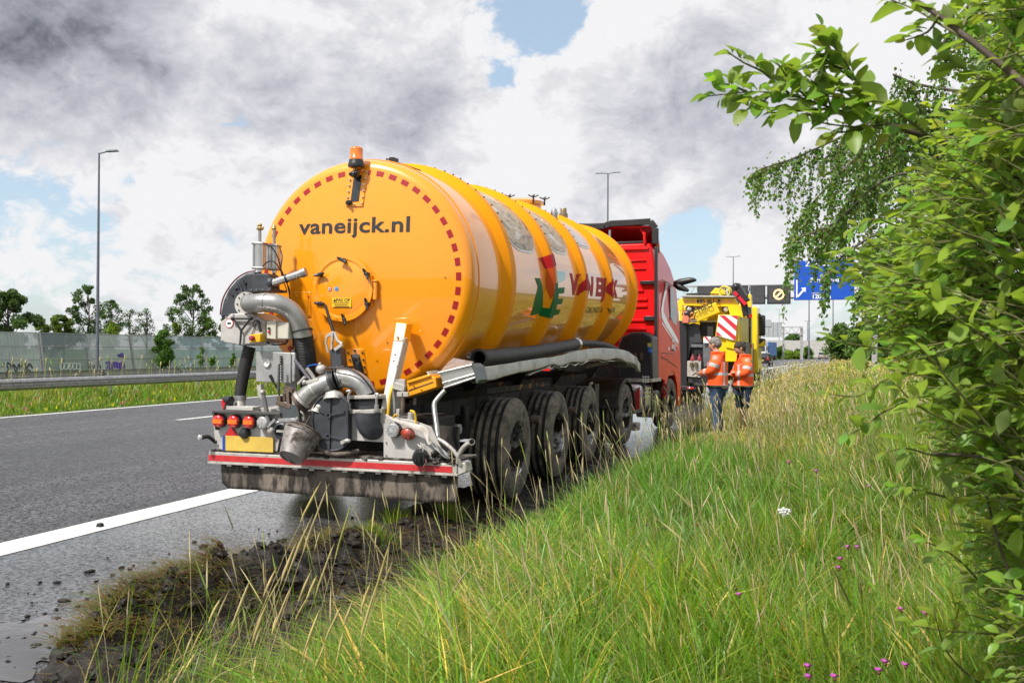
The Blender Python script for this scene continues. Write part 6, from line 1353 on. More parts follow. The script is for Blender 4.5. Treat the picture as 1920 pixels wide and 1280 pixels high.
    # crane gear on top
    pp('crane_hump', [(375, 165), (430, 105), (500, 110), (540, 175), (500, 182), (380, 182)], .9, .7, yel); m = M(); c = W(*C4(525, 145), .7); m.torus(c, (.2, 1, 0), .17, .03, 20, 6); m.torus(c+V((.1, .02, .03)), (.2, 1, .2), .12, .02, 20, 6); m.tube([c, c+V((.4, 0, .17)), W(*C4(640, 95), .6), W(*C4(690, 110), .6)], .03, 8, smooth=3); m.build('cable_coil', pm('yellow cable', (.6, .5, .1), .5), TW)
    m = M(); m.beam(W(*C4(636, 82), .55), W(*C4(735, 250), .5), .24, .28); m.beam(W(*C4(650, 80), .7), W(*C4(720, 190), .7), .3, .2); m.beam(W(*C4(720, 260), .5), W(*C4(745, 385), .5), .16, .2); m.tube([W(*C4(750, 200), .5), W(*C4(775, 120), .5), W(*C4(772, 95), .5)], .02, 6); m.ell(W(*C4(640, 95), .5), (.13, .13, .13), 10, 7); m.build('crane_arm', blackpl, TW, bevel=.02)
    m = M(); m.beam(W(*C4(622, 145), .35), W(*C4(655, 185), .35), .10, .1); m.build('red_grip', pm('red grip', (.6, .01, .03), .4), TW); m = M(); m.beam(W(*C4(668, 195), .35), W(*C4(738, 272), .35), .14, .1); m.build('red_grip', MATS['red grip'], TW)
    # dark gear low at the rear
    pp('lift_arm', [(150, 470), (215, 455), (265, 470), (300, 655), (195, 660), (160, 820), (140, 820)], .35, .5, chs); pp('left_upright', [(65, 430), (145, 440), (150, 1100), (60, 1090)], .2, .6, blackpl)
    pp('cross_bar', [(190, 668), (310, 670), (308, 700), (190, 698)], .1, .2, pm('grey bar', (.13, .135, .15), .5, .2)); pp('lift_post', [(312, 660), (392, 664), (392, 870), (305, 905)], .1, .3, MATS['grey bar']); pp('under_lift', [(190, 700), (310, 700), (310, 820), (190, 830)], .5, .2, blackpl)
    pp('back_shelf', [(240, 430), (455, 432), (455, 442), (240, 440)], .5, .3, alu); pp('tool_rack', [(275, 445), (450, 448), (430, 585), (300, 585)], .8, .3, chs); pp('rack_frame', [(350, 485), (410, 490), (410, 590), (350, 590)], .6, .2, MATS['grey bar'])
    o = pp('light_box', [(152, 835), (290, 828), (285, 1000), (150, 990)], -.05, .4, pm('dirty pale box', (.36, .33, .30), .6, var=.15, dirt=(.15, .12, .1), dscale=9, damt=.2)); 
    for x in (195, 240): M().cyl(W(*C4(x, 895), -.1), W(*C4(x, 850), -.1), .05, n=10).build('bottle', pm('brown bottle', (.12, .09, .05), .4), o)
    for x in (208, 275): M().lathe([(.03, -.08), (.07, -.05), (.07, .04), (.025, .10), (.02, .15)], W(*C4(x, 815), .0), (0, 0, 1), 10).build('red_hook', pm('dark red hook', (.22, .02, .03), .5), TW)
    pp('rear_beam', [(190, 1010), (330, 1035), (330, 1085), (230, 1080)], .0, .3, chs); pp('rear_bar', [(66, 1085), (240, 1090), (240, 1130), (66, 1125)], .05, .2, blackpl)
    for x in (75, 180): pp('tail_light', [(x-30 if x > 100 else x-10, 1097), (x+40 if x > 100 else x+15, 1098), (x+40 if x > 100 else x+15, 1118), (x-30 if x > 100 else x-10, 1116)], .02, .05, taill)
    pp('beacon_bar', [(102, 405), (246, 412), (246, 445), (102, 455)], .1, .3, pm('brownish bar', (.22, .15, .10), .7)); o = pp('warning_lamp', [(108, 345), (150, 335), (170, 410), (165, 455), (104, 455)], .05, .1, pm('pale red lamp', (.6, .16, .10), .4)); m = M(); m.ell(W(*C4(150, 365), .15), (.16, .12, .12), 12, 8); m.build('black_hood', blackpl, o); tq = [W(*C4(x, y), .1) for x, y in ((180, 380), (185, 362), (210, 360), (218, 400), (190, 410))]; M().tube(tq, .03, 8, smooth=2).build('orange_hook', pm('orange hook', (.8, .25, .02), .5), TW)
    for y in (1.2, 2.6, 6.0):
        for s in (-1, 1): tyre(M(), s*1.0, y, .52, .5).build('wheel', blackrub, TW)
    M().box((0, 3.5, .75), (1.0, 7.0, .3)).build('chassis', blackmet, TW)
recovery()

# ------------------------------------------------------------------ the two men
def skin_mesh(name, verts, edges, radii, mat, root=0, lev=2):
    me = bpy.data.meshes.new(name); me.from_pydata([V(v) for v in verts], edges, []); o = bpy.data.objects.new(name, me); COL.objects.link(o)
    sk = o.modifiers.new('skin', 'SKIN'); sk.use_smooth_shade = True
    for i, d in enumerate(me.skin_vertices[0].data): r = radii[i]; d.radius = r if isinstance(r, tuple) else (r, r); d.use_root = i == root
    sb = o.modifiers.new('sub', 'SUBSURF'); sb.levels = sb.render_levels = lev
    ev = bpy.data.meshes.new_from_object(o.evaluated_get(bpy.context.evaluated_depsgraph_get())); bpy.data.objects.remove(o); bpy.data.meshes.remove(me)
    ev.materials.clear(); ev.materials.append(mat); ev.shade_smooth(); ev.name = name
    q = bpy.data.objects.new(name, ev); COL.objects.link(q); return q
skinm = pm('skin', (.50, .27, .19), .5, var=.06, vscale=20); jeans = pm('blue jeans', (.035, .07, .15), .85, var=.45, vscale=9, bump=.003, bscale=40); jeans2 = pm('dark shorts', (.02, .035, .08), .85, var=.4, vscale=9, bump=.003, bscale=40); shoe = pm('dark shoe', (.03, .025, .02), .6)
def hivis(name, bands):
    """orange cloth with sewn-on silver bands; bands: ('z', z0, z1) | ('x', x0, x1) | ('s', centre, r0, r1)"""
    m = pm(name, (.88, .105, .012), .7, var=.10, vscale=7, bump=.012, bscale=9); nt = m.node_tree; N = nt.nodes; L = nt.links; b = N['Principled BSDF']
    src = b.inputs['Base Color'].links[0].from_socket; tc = N.new('ShaderNodeTexCoord'); sp = N.new('ShaderNodeSeparateXYZ'); L.new(tc.outputs['Object'], sp.inputs[0]); acc = None
    for q in bands:
        if q[0] == 's':
            vd = N.new('ShaderNodeVectorMath'); vd.operation = 'DISTANCE'; L.new(tc.outputs['Object'], vd.inputs[0]); vd.inputs[1].default_value = q[1]; val, lo, hi = vd.outputs['Value'], q[2], q[3]
        else: val, lo, hi = sp.outputs[{'x': 0, 'z': 2}[q[0]]], q[1], q[2]
        c = N.new('ShaderNodeMath'); c.operation = 'COMPARE'; L.new(val, c.inputs[0]); c.inputs[1].default_value = (lo+hi)/2; c.inputs[2].default_value = (hi-lo)/2; o_ = c.outputs[0]
        if acc is None: acc = o_
        else: a = N.new('ShaderNodeMath'); a.operation = 'MAXIMUM'; L.new(acc, a.inputs[0]); L.new(o_, a.inputs[1]); acc = a.outputs[0]
    mx = N.new('ShaderNodeMix'); mx.data_type = 'RGBA'; L.new(acc, mx.inputs[0]); L.new(src, mx.inputs[6]); mx.inputs[7].default_value = (.46, .47, .48, 1); L.new(mx.outputs[2], b.inputs['Base Color']); return m
def person(label, X, Y, yaw, h, elbows, wrists, hair_c, look, shorts, tag):
    s = h/1.80
    vs = []; es = []; rs = []
    def add(p, r, par=None): vs.append(V(p)*s); rs.append(r*s if not isinstance(r, tuple) else (r[0]*s, r[1]*s)); k = len(vs)-1; (es.append((par, k)) if par is not None else None); return k
    pel = add((0, 0, .96), .135); sp = add((0, .0, 1.16), .13, pel); ch = add((0, .01, 1.36), .155, sp); nb = add((0, -.01, 1.49), .075, ch); nk = add((0, .02, 1.555), .058, nb)
    tl = look; hx = lambda p: V((0, .02, 1.56))+MX.Rotation(-tl, 3, 'X') @ (V(p)-V((0, .02, 1.56)))
    hd = [add(hx((0, .04, 1.615)), (.062, .070), nk)]; hd.append(add(hx((0, .045, 1.665)), (.076, .088), hd[0])); hd.append(add(hx((0, .035, 1.72)), (.078, .094), hd[1])); hd.append(add(hx((0, .025, 1.765)), (.058, .07), hd[2]))
    ns = add(hx((0, .125, 1.665)), .018, hd[1]); add(hx((0, .148, 1.652)), .012, ns)
    hands = {}
    for k, sd in ((0, -1), (1, 1)):
        sh = add((sd*.17, -.01, 1.43), .075, ch); el = add(elbows[k], .048, sh); wr = add(wrists[k], .032, el); d = (V(wrists[k])-V(elbows[k])).normalized(); pm_ = add(V(wrists[k])+d*.06, (.036, .022), wr); hands[k] = pm_
        side = d.cross(V((0, 0, 1))).normalized()
        for f in range(4): o_ = side*(-.027+.018*f); f1 = add(V(wrists[k])+d*(.105-.006*abs(f-1))+o_, .0095, pm_); add(V(wrists[k])+d*(.135-.006*abs(f-1))+o_*.9+V((0, 0, -.022)), .0085, f1)
        add(V(wrists[k])+d*.06-side*sd*.045+V((0, 0, .01)), .010, pm_)
    for sd in (-1, 1):
        hp = add((sd*.095, 0, .90), .095, pel); kn = add((sd*.11, .025, .50), .062, hp); an = add((sd*.115, -.02, .10), .042, kn); add((sd*.12, .12, .045), .038, an)
    body = skin_mesh('person', vs, es, rs, skinm); body.matrix_basis = MX.Translation((X, Y, 0)) @ MX.Rotation(yaw, 4, 'Z'); setp(body, label, 'person', None)
    z = lambda p: V(p)*s
    jk = hivis('hi-vis cloth '+tag, [('z', 1.13*s, 1.18*s), ('z', .90*s, .95*s), ('x', -.135*s, -.095*s), ('x', .095*s, .135*s)])
    j = skin_mesh('jacket', [z((0, 0, .85)), z((0, 0, .95)), z((0, -.005, 1.15)), z((0, 0, 1.36)), z((0, -.01, 1.49)), z((0, -.005, 1.535)), z((-.16, -.01, 1.43)), z((.16, -.01, 1.43))], [(0, 1), (1, 2), (2, 3), (3, 4), (4, 5), (3, 6), (3, 7)], [(.225*s, .19*s), (.228*s, .20*s), (.225*s, .20*s), (.23*s, .19*s), (.115*s, .11*s), (.088*s, .088*s), .105*s, .105*s], jk, root=2); j.parent = body
    for k, sd in ((0, -1), (1, 1)):
        S_, E_, W_ = V((sd*.17, -.01, 1.44))*s, V(elbows[k])*s, V(wrists[k])*s
        sm = hivis('hi-vis sleeve %s%d' % (tag, k), [('s', tuple(E_), .125*s, .175*s)])
        sl = skin_mesh('sleeve', [S_-V((sd*.06, 0, 0)), S_, S_.lerp(E_, .5)+V((0, -.01, 0)), E_, E_.lerp(W_, .5), W_], [(0, 1), (1, 2), (2, 3), (3, 4), (4, 5)], [.105*s, .118*s, .106*s, .096*s, .082*s, .068*s], sm, root=1); sl.parent = j
    c = skin_mesh('collar', [z((0, -.02, 1.50)), z((0, -.01, 1.56))], [(0, 1)], [.10*s, .092*s], pm('dark collar', (.02, .02, .03), .8)); c.parent = j
    lz = .50 if shorts else .10
    tr = [z((0, 0, .98)), z((-.095, 0, .88)), z((.095, 0, .88))]; te = [(0, 1), (0, 2)]; tr_r = [.165*s, .125*s, .125*s]
    for sd, i in ((-1, 1), (1, 2)):
        tr.append(z((sd*.108, .02, .55))); te.append((i, len(tr)-1)); tr_r.append(.092*s if shorts else .085*s)
        tr.append(z((sd*.113, .02 if shorts else -.015, lz+.0))); te.append((len(tr)-2, len(tr)-1)); tr_r.append(.095*s if shorts else .078*s)
    q = skin_mesh('shorts' if shorts else 'trousers', tr, te, tr_r, jeans2 if shorts else jeans); q.parent = body
    for sd in (-1, 1): q = skin_mesh('shoe', [z((sd*.115, -.06, .055)), z((sd*.12, .03, .05)), z((sd*.125, .16, .04))], [(0, 1), (1, 2)], [.05*s, .052*s, .044*s], shoe); q.parent = body
    m = M(); hm = MX.Rotation(-tl, 3, 'X'); base = V((0, .02, 1.56))
    def hp_(p): return (base+hm @ (V(p)-base))*s
    m.ell(hp_((0, .012, 1.735)), (.093*s, .108*s, .088*s), 16, 10, rot=hm); m.ell(hp_((0, -.03, 1.69)), (.090*s, .075*s, .085*s), 14, 9, rot=hm); rr_ = random.Random(len(label))
    m.v = [tuple(V(p)+V((rr_.uniform(-1, 1), rr_.uniform(-1, 1), rr_.uniform(-1, 1)))*.004) for p in m.v]
    h_ = m.build('hair', pm('hair '+tag, hair_c, .8, var=.35, vscale=40), body, auto=180)
    f = M()
    for sd in (-1, 1): f.ell(hp_((sd*.032, .118, 1.685)), (.012*s, .008*s, .008*s), 8, 6)
    f.build('eye', pm('eye dark', (.05, .04, .04), .3), body); f = M()
    for sd in (-1, 1): f.ell(hp_((sd*.083, .03, 1.68)), (.013*s, .022*s, .032*s), 8, 6)
    f.build('ear', skinm, body); f = M(); f.ell(hp_((0, .118, 1.625)), (.024*s, .010*s, .007*s), 10, 6); f.build('mouth', pm('lips', (.40, .16, .13), .5), body)
    return body, s
mA, sA = person('person in orange hi-vis jacket and blue jeans looking at a phone', -1.52, 17.7, R(80), 1.80, ((-.235, .04, 1.19), (.235, .05, 1.17)), ((-.10, .27, 1.17), (.09, .29, 1.13)), (.20, .19, .18), R(14), False, 'a')
mB, sB = person('person in orange hi-vis jacket and dark shorts with folded arms', -1.12, 18.6, R(118), 1.74, ((-.25, .06, 1.17), (.25, .05, 1.17)), ((.02, .24, 1.16), (-.03, .22, 1.20)), (.045, .032, .022), R(26), True, 'b')
ph = thing('phone', 'small dark phone held in front of the left man', 'phone', mA.matrix_basis @ V((.0, .40, 1.16)), (R(-35), 0, R(80)))
M().box((0, 0, 0), (.075, .15, .009)).build('phone_body', blackpl, ph, bevel=.003); M().box((0, 0, .006), (.068, .14, .002)).build('screen', pm('phone screen', (.3, .33, .36), .2), ph)
# ------------------------------------------------------------------ verge, mud
def smooth(a, b, x): t = np.clip((x-a)/(b-a), 0, 1); return t*t*(3-2*t)
_ph = RNG.uniform(0, 6.28, 40); _kx = RNG.normal(0, 1, 40); _ky = RNG.normal(0, 1, 40)
def wob(x, y, f, n=10, o=0):       # cheap smooth noise, about -1..1
    s = 0
    for i in range(n): j = (i+o) % 40; s = s+np.sin(f*(_kx[j]*x+_ky[j]*y)+_ph[j])
    return s/math.sqrt(n)*.8
def gz(x, y):
    e = x+2.35-4e-4*np.maximum(0, y-15)**2
    return np.where(e < 0, -.02, .035*wob(x, y, .9)*smooth(0, 1, e)+.05*smooth(0, .8, e)+.07*smooth(1.5, 6, e))
def grid_mesh(name, x0, x1, nx, y0, y1, ny, zf, mat, kind='structure', warp=None):
    X, Y = np.meshgrid(np.linspace(x0, x1, nx), np.linspace(y0, y1, ny)); 
    if warp: X = warp(X, Y)
    Z = zf(X, Y); v = np.stack([X, Y, Z], -1).reshape(-1, 3); i = np.arange((nx-1)*(ny-1)); a = (i//(nx-1))*nx+i % (nx-1)
    o = npmesh(name, v, np.stack([a, a+1, a+nx+1, a+nx], 1), mat); o['kind'] = kind; return o
grid_mesh('verge', -2.5, 24, 90, -6, 300, 320, gz, soil, warp=lambda X, Y: X+4e-4*np.maximum(0, Y-15)**2)
mudm = pm('churned wet mud', (.015, .0105, .0075), .5, var=.5, vscale=7, bump=.02, bscale=26, rvar=.28, spec=.35)
yk = [2.0, 3.6, 4.2, 4.6, 5.1, 5.9, 6.6, 7.4, 8.5, 10.5, 12, 14]; xk = [-3.1, -3.42, -3.66, -3.66, -3.62, -3.52, -3.42, -3.42, -3.62, -3.6, -3.3, -3.1]
def mudz(x, y):
    xl = np.interp(y, yk, xk)+.07*wob(x*0+3, y, 5.0)+.03*wob(x*0+1, y, 16.)
    t = x-xl; amp = np.interp(y, [2, 3.6, 4.3, 4.9, 5.8, 6.8, 8, 14], [.05, .10, .27, .32, .22, .12, .05, .03])
    ridge = np.exp(-((t-.34)/.24)**2); base = .035*smooth(.0, .15, t)
    n = wob(x, y, 5.)*.35+wob(x, y, 11., o=5)*.4+wob(x, y, 24., o=9)*.45+wob(x, y, 52., o=15)*.26
    z = base+amp*ridge*(1+.35*n)+.028*n*smooth(0, .2, t)
    rut = np.exp(-((x+2.98)/.2)**2)*.05; z = z-rut*smooth(.1, .4, t)
    return np.where(t < 0, -.03, z-.006)
grid_mesh('mud', -4.2, -2.1, 150, 2.2, 13.6, 560, mudz, mudm)

# ------------------------------------------------------------------ grass
GREENS = dict(lush=(1.0, 1.0, 1.0))
grassm = leafmat('grass blade', (.115, .222, .010), (.11, .21, .015), (.27, .47, .02), .42, True, .36)
def blades(bx, by, bz, h, w, ld, lean, tint, K=3, rot=None, vs=1.0):
    n = len(bx); lx, ly = np.cos(ld), np.sin(ld); a = ld+np.pi/2+RNG.normal(0, .7, n) if rot is None else rot; sx, sy = np.cos(a), np.sin(a)
    V_ = []; 
    for k in range(K):
        t = k/K; hh = h*lean*t**1.7; vv = vs*h*(t-.42*lean*t**2.2); ww = w*(1-.25*t-.35*t*t)*.5
        for s in (-1, 1): V_.append(np.stack([bx+lx*hh+sx*ww*s, by+ly*hh+sy*ww*s, bz+vv], 1))
    V_.append(np.stack([bx+lx*h*lean, by+ly*h*lean, bz+vs*h*(1-.42*lean)], 1))
    v = np.stack(V_, 1); m = 2*K+1; f = []
    for k in range(K-1): f += [(2*k, 2*k+1, 2*k+3), (2*k, 2*k+3, 2*k+2)]
    f.append((2*K-2, 2*K-1, 2*K)); f = np.array(f)
    F = (np.arange(n)*m)[:, None, None]+f[None]; c = np.repeat(tint, m, 0)
    return v.reshape(-1, 3), F.reshape(-1, 3), c
def join(parts):
    vo = 0; Vs = []; Fs = []; Cs = []
    for v, f, c in parts: Vs.append(v); Fs.append(f+vo); Cs.append(c); vo += len(v)
    return np.concatenate(Vs), np.concatenate(Fs), np.concatenate(Cs)
rx, ry = CR.x, CR.y; fx, fy = CF.x, CF.y
def view_points(n, d0, d1, x0=-260, x1=2200):
    px = RNG.uniform(x0, x1, n); d = np.exp(RNG.uniform(math.log(d0), math.log(d1), n)); a = (px-960)/FPX
    hx, hy = fx, fy; L_ = math.hypot(fx, fy)
    X = d*(rx*a+fx/L_); Y = d*(ry*a+fy/L_); return X, Y, d
def curve(y): return 4e-4*np.maximum(0, y-15)**2
def tint_of(dry, n, lo=.75, hi=1.25):
    g = np.stack([RNG.uniform(.8, 1.25, n), RNG.uniform(.85, 1.12, n), RNG.uniform(.7, 1.4, n)], 1)*RNG.uniform(lo, hi, n)[:, None]
    d = np.stack([RNG.uniform(3.7, 4.1, n), RNG.uniform(1.65, 1.8, n), RNG.uniform(7, 13, n)], 1)*RNG.uniform(.7, 1.15, n)[:, None]
    pick = RNG.random(n) < dry; return np.where(pick[:, None], d, g)
def verge_grass():
    nt = 20000; X0, Y0, d0 = view_points(nt, 1.9, 160)          # tufts first, then blades round each
    per = np.where(d0 < 14, 26, 14); per = (per*RNG.uniform(.4, 1.6, nt)).astype(int); ti = np.repeat(np.arange(nt), per)
    n = len(ti); sp = np.maximum(.055, d0*.011)[ti]; oa = RNG.uniform(0, 6.28, n); orr = np.abs(RNG.normal(0, 1, n))*sp
    X = X0[ti]+np.cos(oa)*orr; Y = Y0[ti]+np.sin(oa)*orr; d = d0[ti]
    th = RNG.uniform(.62, 1.35, nt)[ti]; tl = RNG.normal(0, .6, nt)[ti]; tt = RNG.uniform(.55, 1.4, nt)[ti]; thue = RNG.normal(0, 1, nt)[ti]; tdry = RNG.random(nt)[ti]; tw = RNG.choice([.7, 1.0, 1.3, 2.5], nt)[ti]
    e = X+2.35-curve(Y)+.20*wob(X*0, Y, 1.7)+.08*wob(X, Y, 6)
    near_mud = np.interp(Y, [2, 3.4, 4.5, 5.5, 7, 8.5, 11, 14], [.10, .24, .27, .20, .0, -.05, -.10, -.1])
    k = (e > near_mud) & (X < 22); X, Y, d, e, near_mud, oa, orr, sp, th, tl, tt, thue, tdry, tw = [q[k] for q in (X, Y, d, e, near_mud, oa, orr, sp, th, tl, tt, thue, tdry, tw)]
    n = len(X); cl = wob(X, Y, 2.3); cl2 = wob(X, Y, .8, o=7); cl3 = wob(X, Y, 6., o=3)
    belt = smooth(9, 16, Y)*np.exp(-((e-.9)/1.6)**2)*.75+smooth(25, 60, Y)*.5
    dry = np.clip(.08+.09*cl2+belt*(.75+.4*cl)+.2*(tdry > .9)+.5*(tdry > .965)+.22*np.exp(-((X+1.7)/.6)**2)*np.exp(-((Y-4.7)/1.5)**2), .02, .9)
    h = (.33+.10*cl+.07*cl2)*th*RNG.uniform(.6, 1.25, n)*(1+.45*smooth(8, 20, Y))*np.clip(.65+.8*(e-near_mud), .55, 1.1)*(1-.6*np.exp(-((X+1.6)/.9)**2)*smooth(10, 13, Y)*(Y < 19))*np.where(Y > 6.5, np.clip(.30+.75*(e-near_mud), .3, 1), 1); h = np.maximum(h, .10)
    flat = np.exp(-((X+1.75)/.55)**2)*np.exp(-((Y-4.6)/1.5)**2)*.9   # trodden patch near the mud
    lean = np.clip(.12+.55*orr/(sp+1e-6)*RNG.uniform(.4, 1.1, n)*.6+RNG.gamma(2., .09, n)+.6*flat+.55*smooth(.35, .9, cl3), .05, 1.25)
    wind = np.pi*.9+1.1*wob(X, Y, 1.4, o=11)+tl; f_ = RNG.random(n)
    ld = np.where(f_ < .55, oa+RNG.normal(0, .35, n), wind+RNG.normal(0, .4, n))
    w = np.maximum(RNG.uniform(.0040, .0085, n)*tw, d*.00078*RNG.uniform(.8, 1.5, n))
    t = tint_of(dry, n)*tt[:, None]; t *= (1+.16*cl+.12*cl2)[:, None]; t *= np.stack([1+.16*thue, 1+.03*thue, 1-.1*thue], 1); t = np.clip(t, .05, 8)
    v, f, c = blades(X, Y, gz(X, Y)-.01, h, w, ld, lean, t)
    o = npmesh('verge_grass', v, f, grassm, col=c); setp(o, 'long rough green and straw coloured grass covering the roadside verge', 'grass', kind='stuff'); print('blades', n); return n
NB = verge_grass()
def lush_grass():
    nt = 330; X0 = RNG.uniform(-2.15, .3, nt); Y0 = RNG.uniform(3.6, 13, nt); k = RNG.random(nt) < np.exp(-((X0+1.25)/.9)**2)*(.35+.65*smooth(5, 8, Y0)); X0, Y0 = X0[k], Y0[k]; nt = len(X0)
    ti = np.repeat(np.arange(nt), 30); n = len(ti); oa = RNG.uniform(0, 6.28, n); r = np.abs(RNG.normal(0, .07, n)); X = X0[ti]+r*np.cos(oa); Y = Y0[ti]+r*np.sin(oa)
    g = RNG.uniform(.75, 1.35, nt)[ti]*RNG.uniform(.85, 1.15, n); t = np.stack([g*RNG.uniform(.75, 1.1, n), g*RNG.uniform(.95, 1.15, n), g*RNG.uniform(1.0, 2.6, n)], 1)
    h = RNG.uniform(.8, 1.35, nt)[ti]*RNG.uniform(.28, .52, n)*np.clip(.45+.6*(X+2.35), .4, 1)
    v, f, c = blades(X, Y, gz(X, Y)-.01, h, RNG.uniform(.007, .013, n), np.where(RNG.random(n) < .6, oa, np.pi+RNG.normal(0, .6, n)), np.clip(RNG.gamma(3, .17, n), .1, 1.1), t, 4)
    o = npmesh('lush_grass', v, f, grassm, col=c); setp(o, 'broad bright green grass blades in tufts in the middle of the verge', 'grass', kind='stuff')
lush_grass()
def stalks(name, label, bases, tips, head, rad, col, headcol, curvek=.25):
    """flowering stems: arrays of base and tip points, head length fraction"""
    n = len(bases); K = 5; P_ = []; up = np.array([0, 0, 1.])
    mid = bases*.45+tips*.55+up*np.linalg.norm(tips-bases, axis=1)[:, None]*curvek*.35
    def pos(t): return bases*(1-t)**2+2*mid*t*(1-t)+tips*t**2
    parts = []; vd = np.array([CR.x, CR.y, 0]); vs = []; 
    ts = [0, .33, .66, 1.0]
    for k, t in enumerate(ts):
        p = pos(t); r = rad*(1-.45*t)
        for ang in (0, 2.09, 4.19): q = p+np.stack([r*math.cos(ang), r*math.sin(ang), 0*r], 1); vs.append(q)
    v = np.stack(vs, 1); m = 12; f = []
    for k in range(3):
        for j in range(3): a = 3*k+j; b = 3*k+(j+1) % 3; f += [(a, b, b+3), (a, b+3, a+3)]
    F = (np.arange(n)*m)[:, None, None]+np.array(f)[None]; parts.append((v.reshape(-1, 3), F.reshape(-1, 3), np.repeat(col, m, 0)))
    # seed head: a ragged spindle along the last part of the stem
    hv = []; hl = head; prof = [(0, .15), (.2, .9), (.5, 1.0), (.8, .65), (1, .08)]
    for (t, rr_) in prof:
        tt = (1-hl)[:, None]+hl[:, None]*t*1.0; p = bases*(1-tt)**2+2*mid*tt*(1-tt)+tips*tt**2; r = rad*rr_*RNG.uniform(1.7, 3.7, n)
        for j in range(4): ang = j*1.571+RNG.uniform(-.4, .4, n); jit = RNG.normal(0, .25, n); hv.append(p+np.stack([r*np.cos(ang), r*np.sin(ang), r*jit], 1))
    v = np.stack(hv, 1); m = 20; f = []
    for k in range(4):
        for j in range(4): a = 4*k+j; b = 4*k+(j+1) % 4; f += [(a, b, b+4), (a, b+4, a+4)]
    F = (np.arange(n)*m)[:, None, None]+np.array(f)[None]; parts.append((v.reshape(-1, 3), F.reshape(-1, 3), np.repeat(headcol, m, 0)))
    v, f, c = join(parts); o = npmesh(name, v, f, strawm, col=c); setp(o, label, 'grass', kind='stuff'); return o
strawm = leafmat('straw', (.54, .465, .25), (.54, .465, .25), (.48, .42, .18), .6, True, .25)
def stalk_cols(n, g):
    u = RNG.uniform(.75, 1.2, n); dry = np.stack([u*RNG.uniform(.96, 1.05, n), u*RNG.uniform(.95, 1.03, n), u*RNG.uniform(.8, 1.15, n)], 1); gr = np.stack([RNG.uniform(.5, .7, n), RNG.uniform(.8, 1.0, n), RNG.uniform(.2, .45, n)], 1)
    return np.where((RNG.random(n) < g)[:, None], gr, dry)
def meadow_stalks():
    X, Y, d = view_points(26000, 3.2, 90); e = X+2.35-curve(Y); 
    pr = np.clip(.11+.22*smooth(7, 13, Y)+.9*smooth(9, 15, Y)*np.exp(-((e-.9)/1.5)**2), 0, 1); pr = pr*np.where((X > -2.2) & (X < -.9) & (Y > 9.5) & (Y < 18.5), .35, 1); k = (e > .12) & (X < 16) & (RNG.random(len(X)) < pr); X, Y, d = X[k], Y[k], d[k]; n = len(X)
    b = np.stack([X, Y, gz(X, Y)], 1); h = RNG.uniform(.55, .95, n); a = np.where(RNG.random(n) < .6, np.pi+RNG.normal(0, .7, n), RNG.uniform(0, 6.28, n)); l = h*RNG.gamma(2., .14, n)
    t = b+np.stack([np.cos(a)*l, np.sin(a)*l, h], 1); r = np.maximum(.0011, d*.00022)
    stalks('seed_stalks', 'tall straw coloured grass stalks with seed heads in the verge', b, t, RNG.uniform(.12, .25, n), r, stalk_cols(n, .35), stalk_cols(n, .12))
meadow_stalks()
def near_stalks():
    tips = [(602, 902), (617, 906), (587, 963), (660, 941), (627, 1017), (556, 1016), (585, 1067), (595, 1077), (662, 1122), (601, 1138), (731, 1016), (695, 1089), (710, 1086), (587, 1172), (548, 1095), (520, 1150), (430, 1105), (415, 1118), (455, 1128), (492, 1170), (365, 1180), (383, 1170), (530, 1075), (505, 1120), (645, 1180), (640, 1135), (470, 1085), (575, 1120), (450, 1190), (410, 1215), (542, 1210), (610, 1205), (570, 1235), (480, 1230), (520, 1060), (350, 1240), (372, 1215)]
    B, T = [], []
    for i, (x, y) in enumerate(tips):
        Y = random.uniform(2.85, 3.4); t = at(x, y, Y); bp = at(x-(1290-y)*random.uniform(.32, .46)+random.uniform(-18, 18), 1300, Y-.05) if x < 690 else at(x-random.uniform(40, 120), 1320, Y)
        b = bp+(bp-t).normalized()*.25; b.z = max(b.z, 0) if b.z > 0 else b.z; b = V((b.x, b.y, .02)) if b.z > .02 else b; B.append(b); T.append(t)
    n = len(B); B = np.array([tuple(q) for q in B]); T = np.array([tuple(q) for q in T])
    stalks('foreground_stalks', 'leaning straw stalks with thick seed heads in the left foreground', B, T, RNG.uniform(.18, .34, n), RNG.uniform(.0014, .0021, n), stalk_cols(n, .55), stalk_cols(n, .05)*np.array([1.1, 1.05, .9]), .30)
    # blades round their feet
    n = 380; X = RNG.uniform(-2.65, -1.5, n); Y = RNG.uniform(2.6, 3.7, n); k = X < -1.3-.0*Y; X, Y = X[k], Y[k]; n = len(X)
    v, f, c = blades(X, Y, np.zeros(n), RNG.uniform(.3, .8, n), RNG.uniform(.003, .006, n), RNG.normal(-.2, .9, n), np.clip(RNG.gamma(3, .16, n), .05, 1), tint_of(np.full(n, .3), n), 4)
    o = npmesh('foreground_grass', v, f, grassm, col=c); setp(o, 'loose long green blades around the left foreground stalks', 'grass', kind='stuff')
near_stalks()
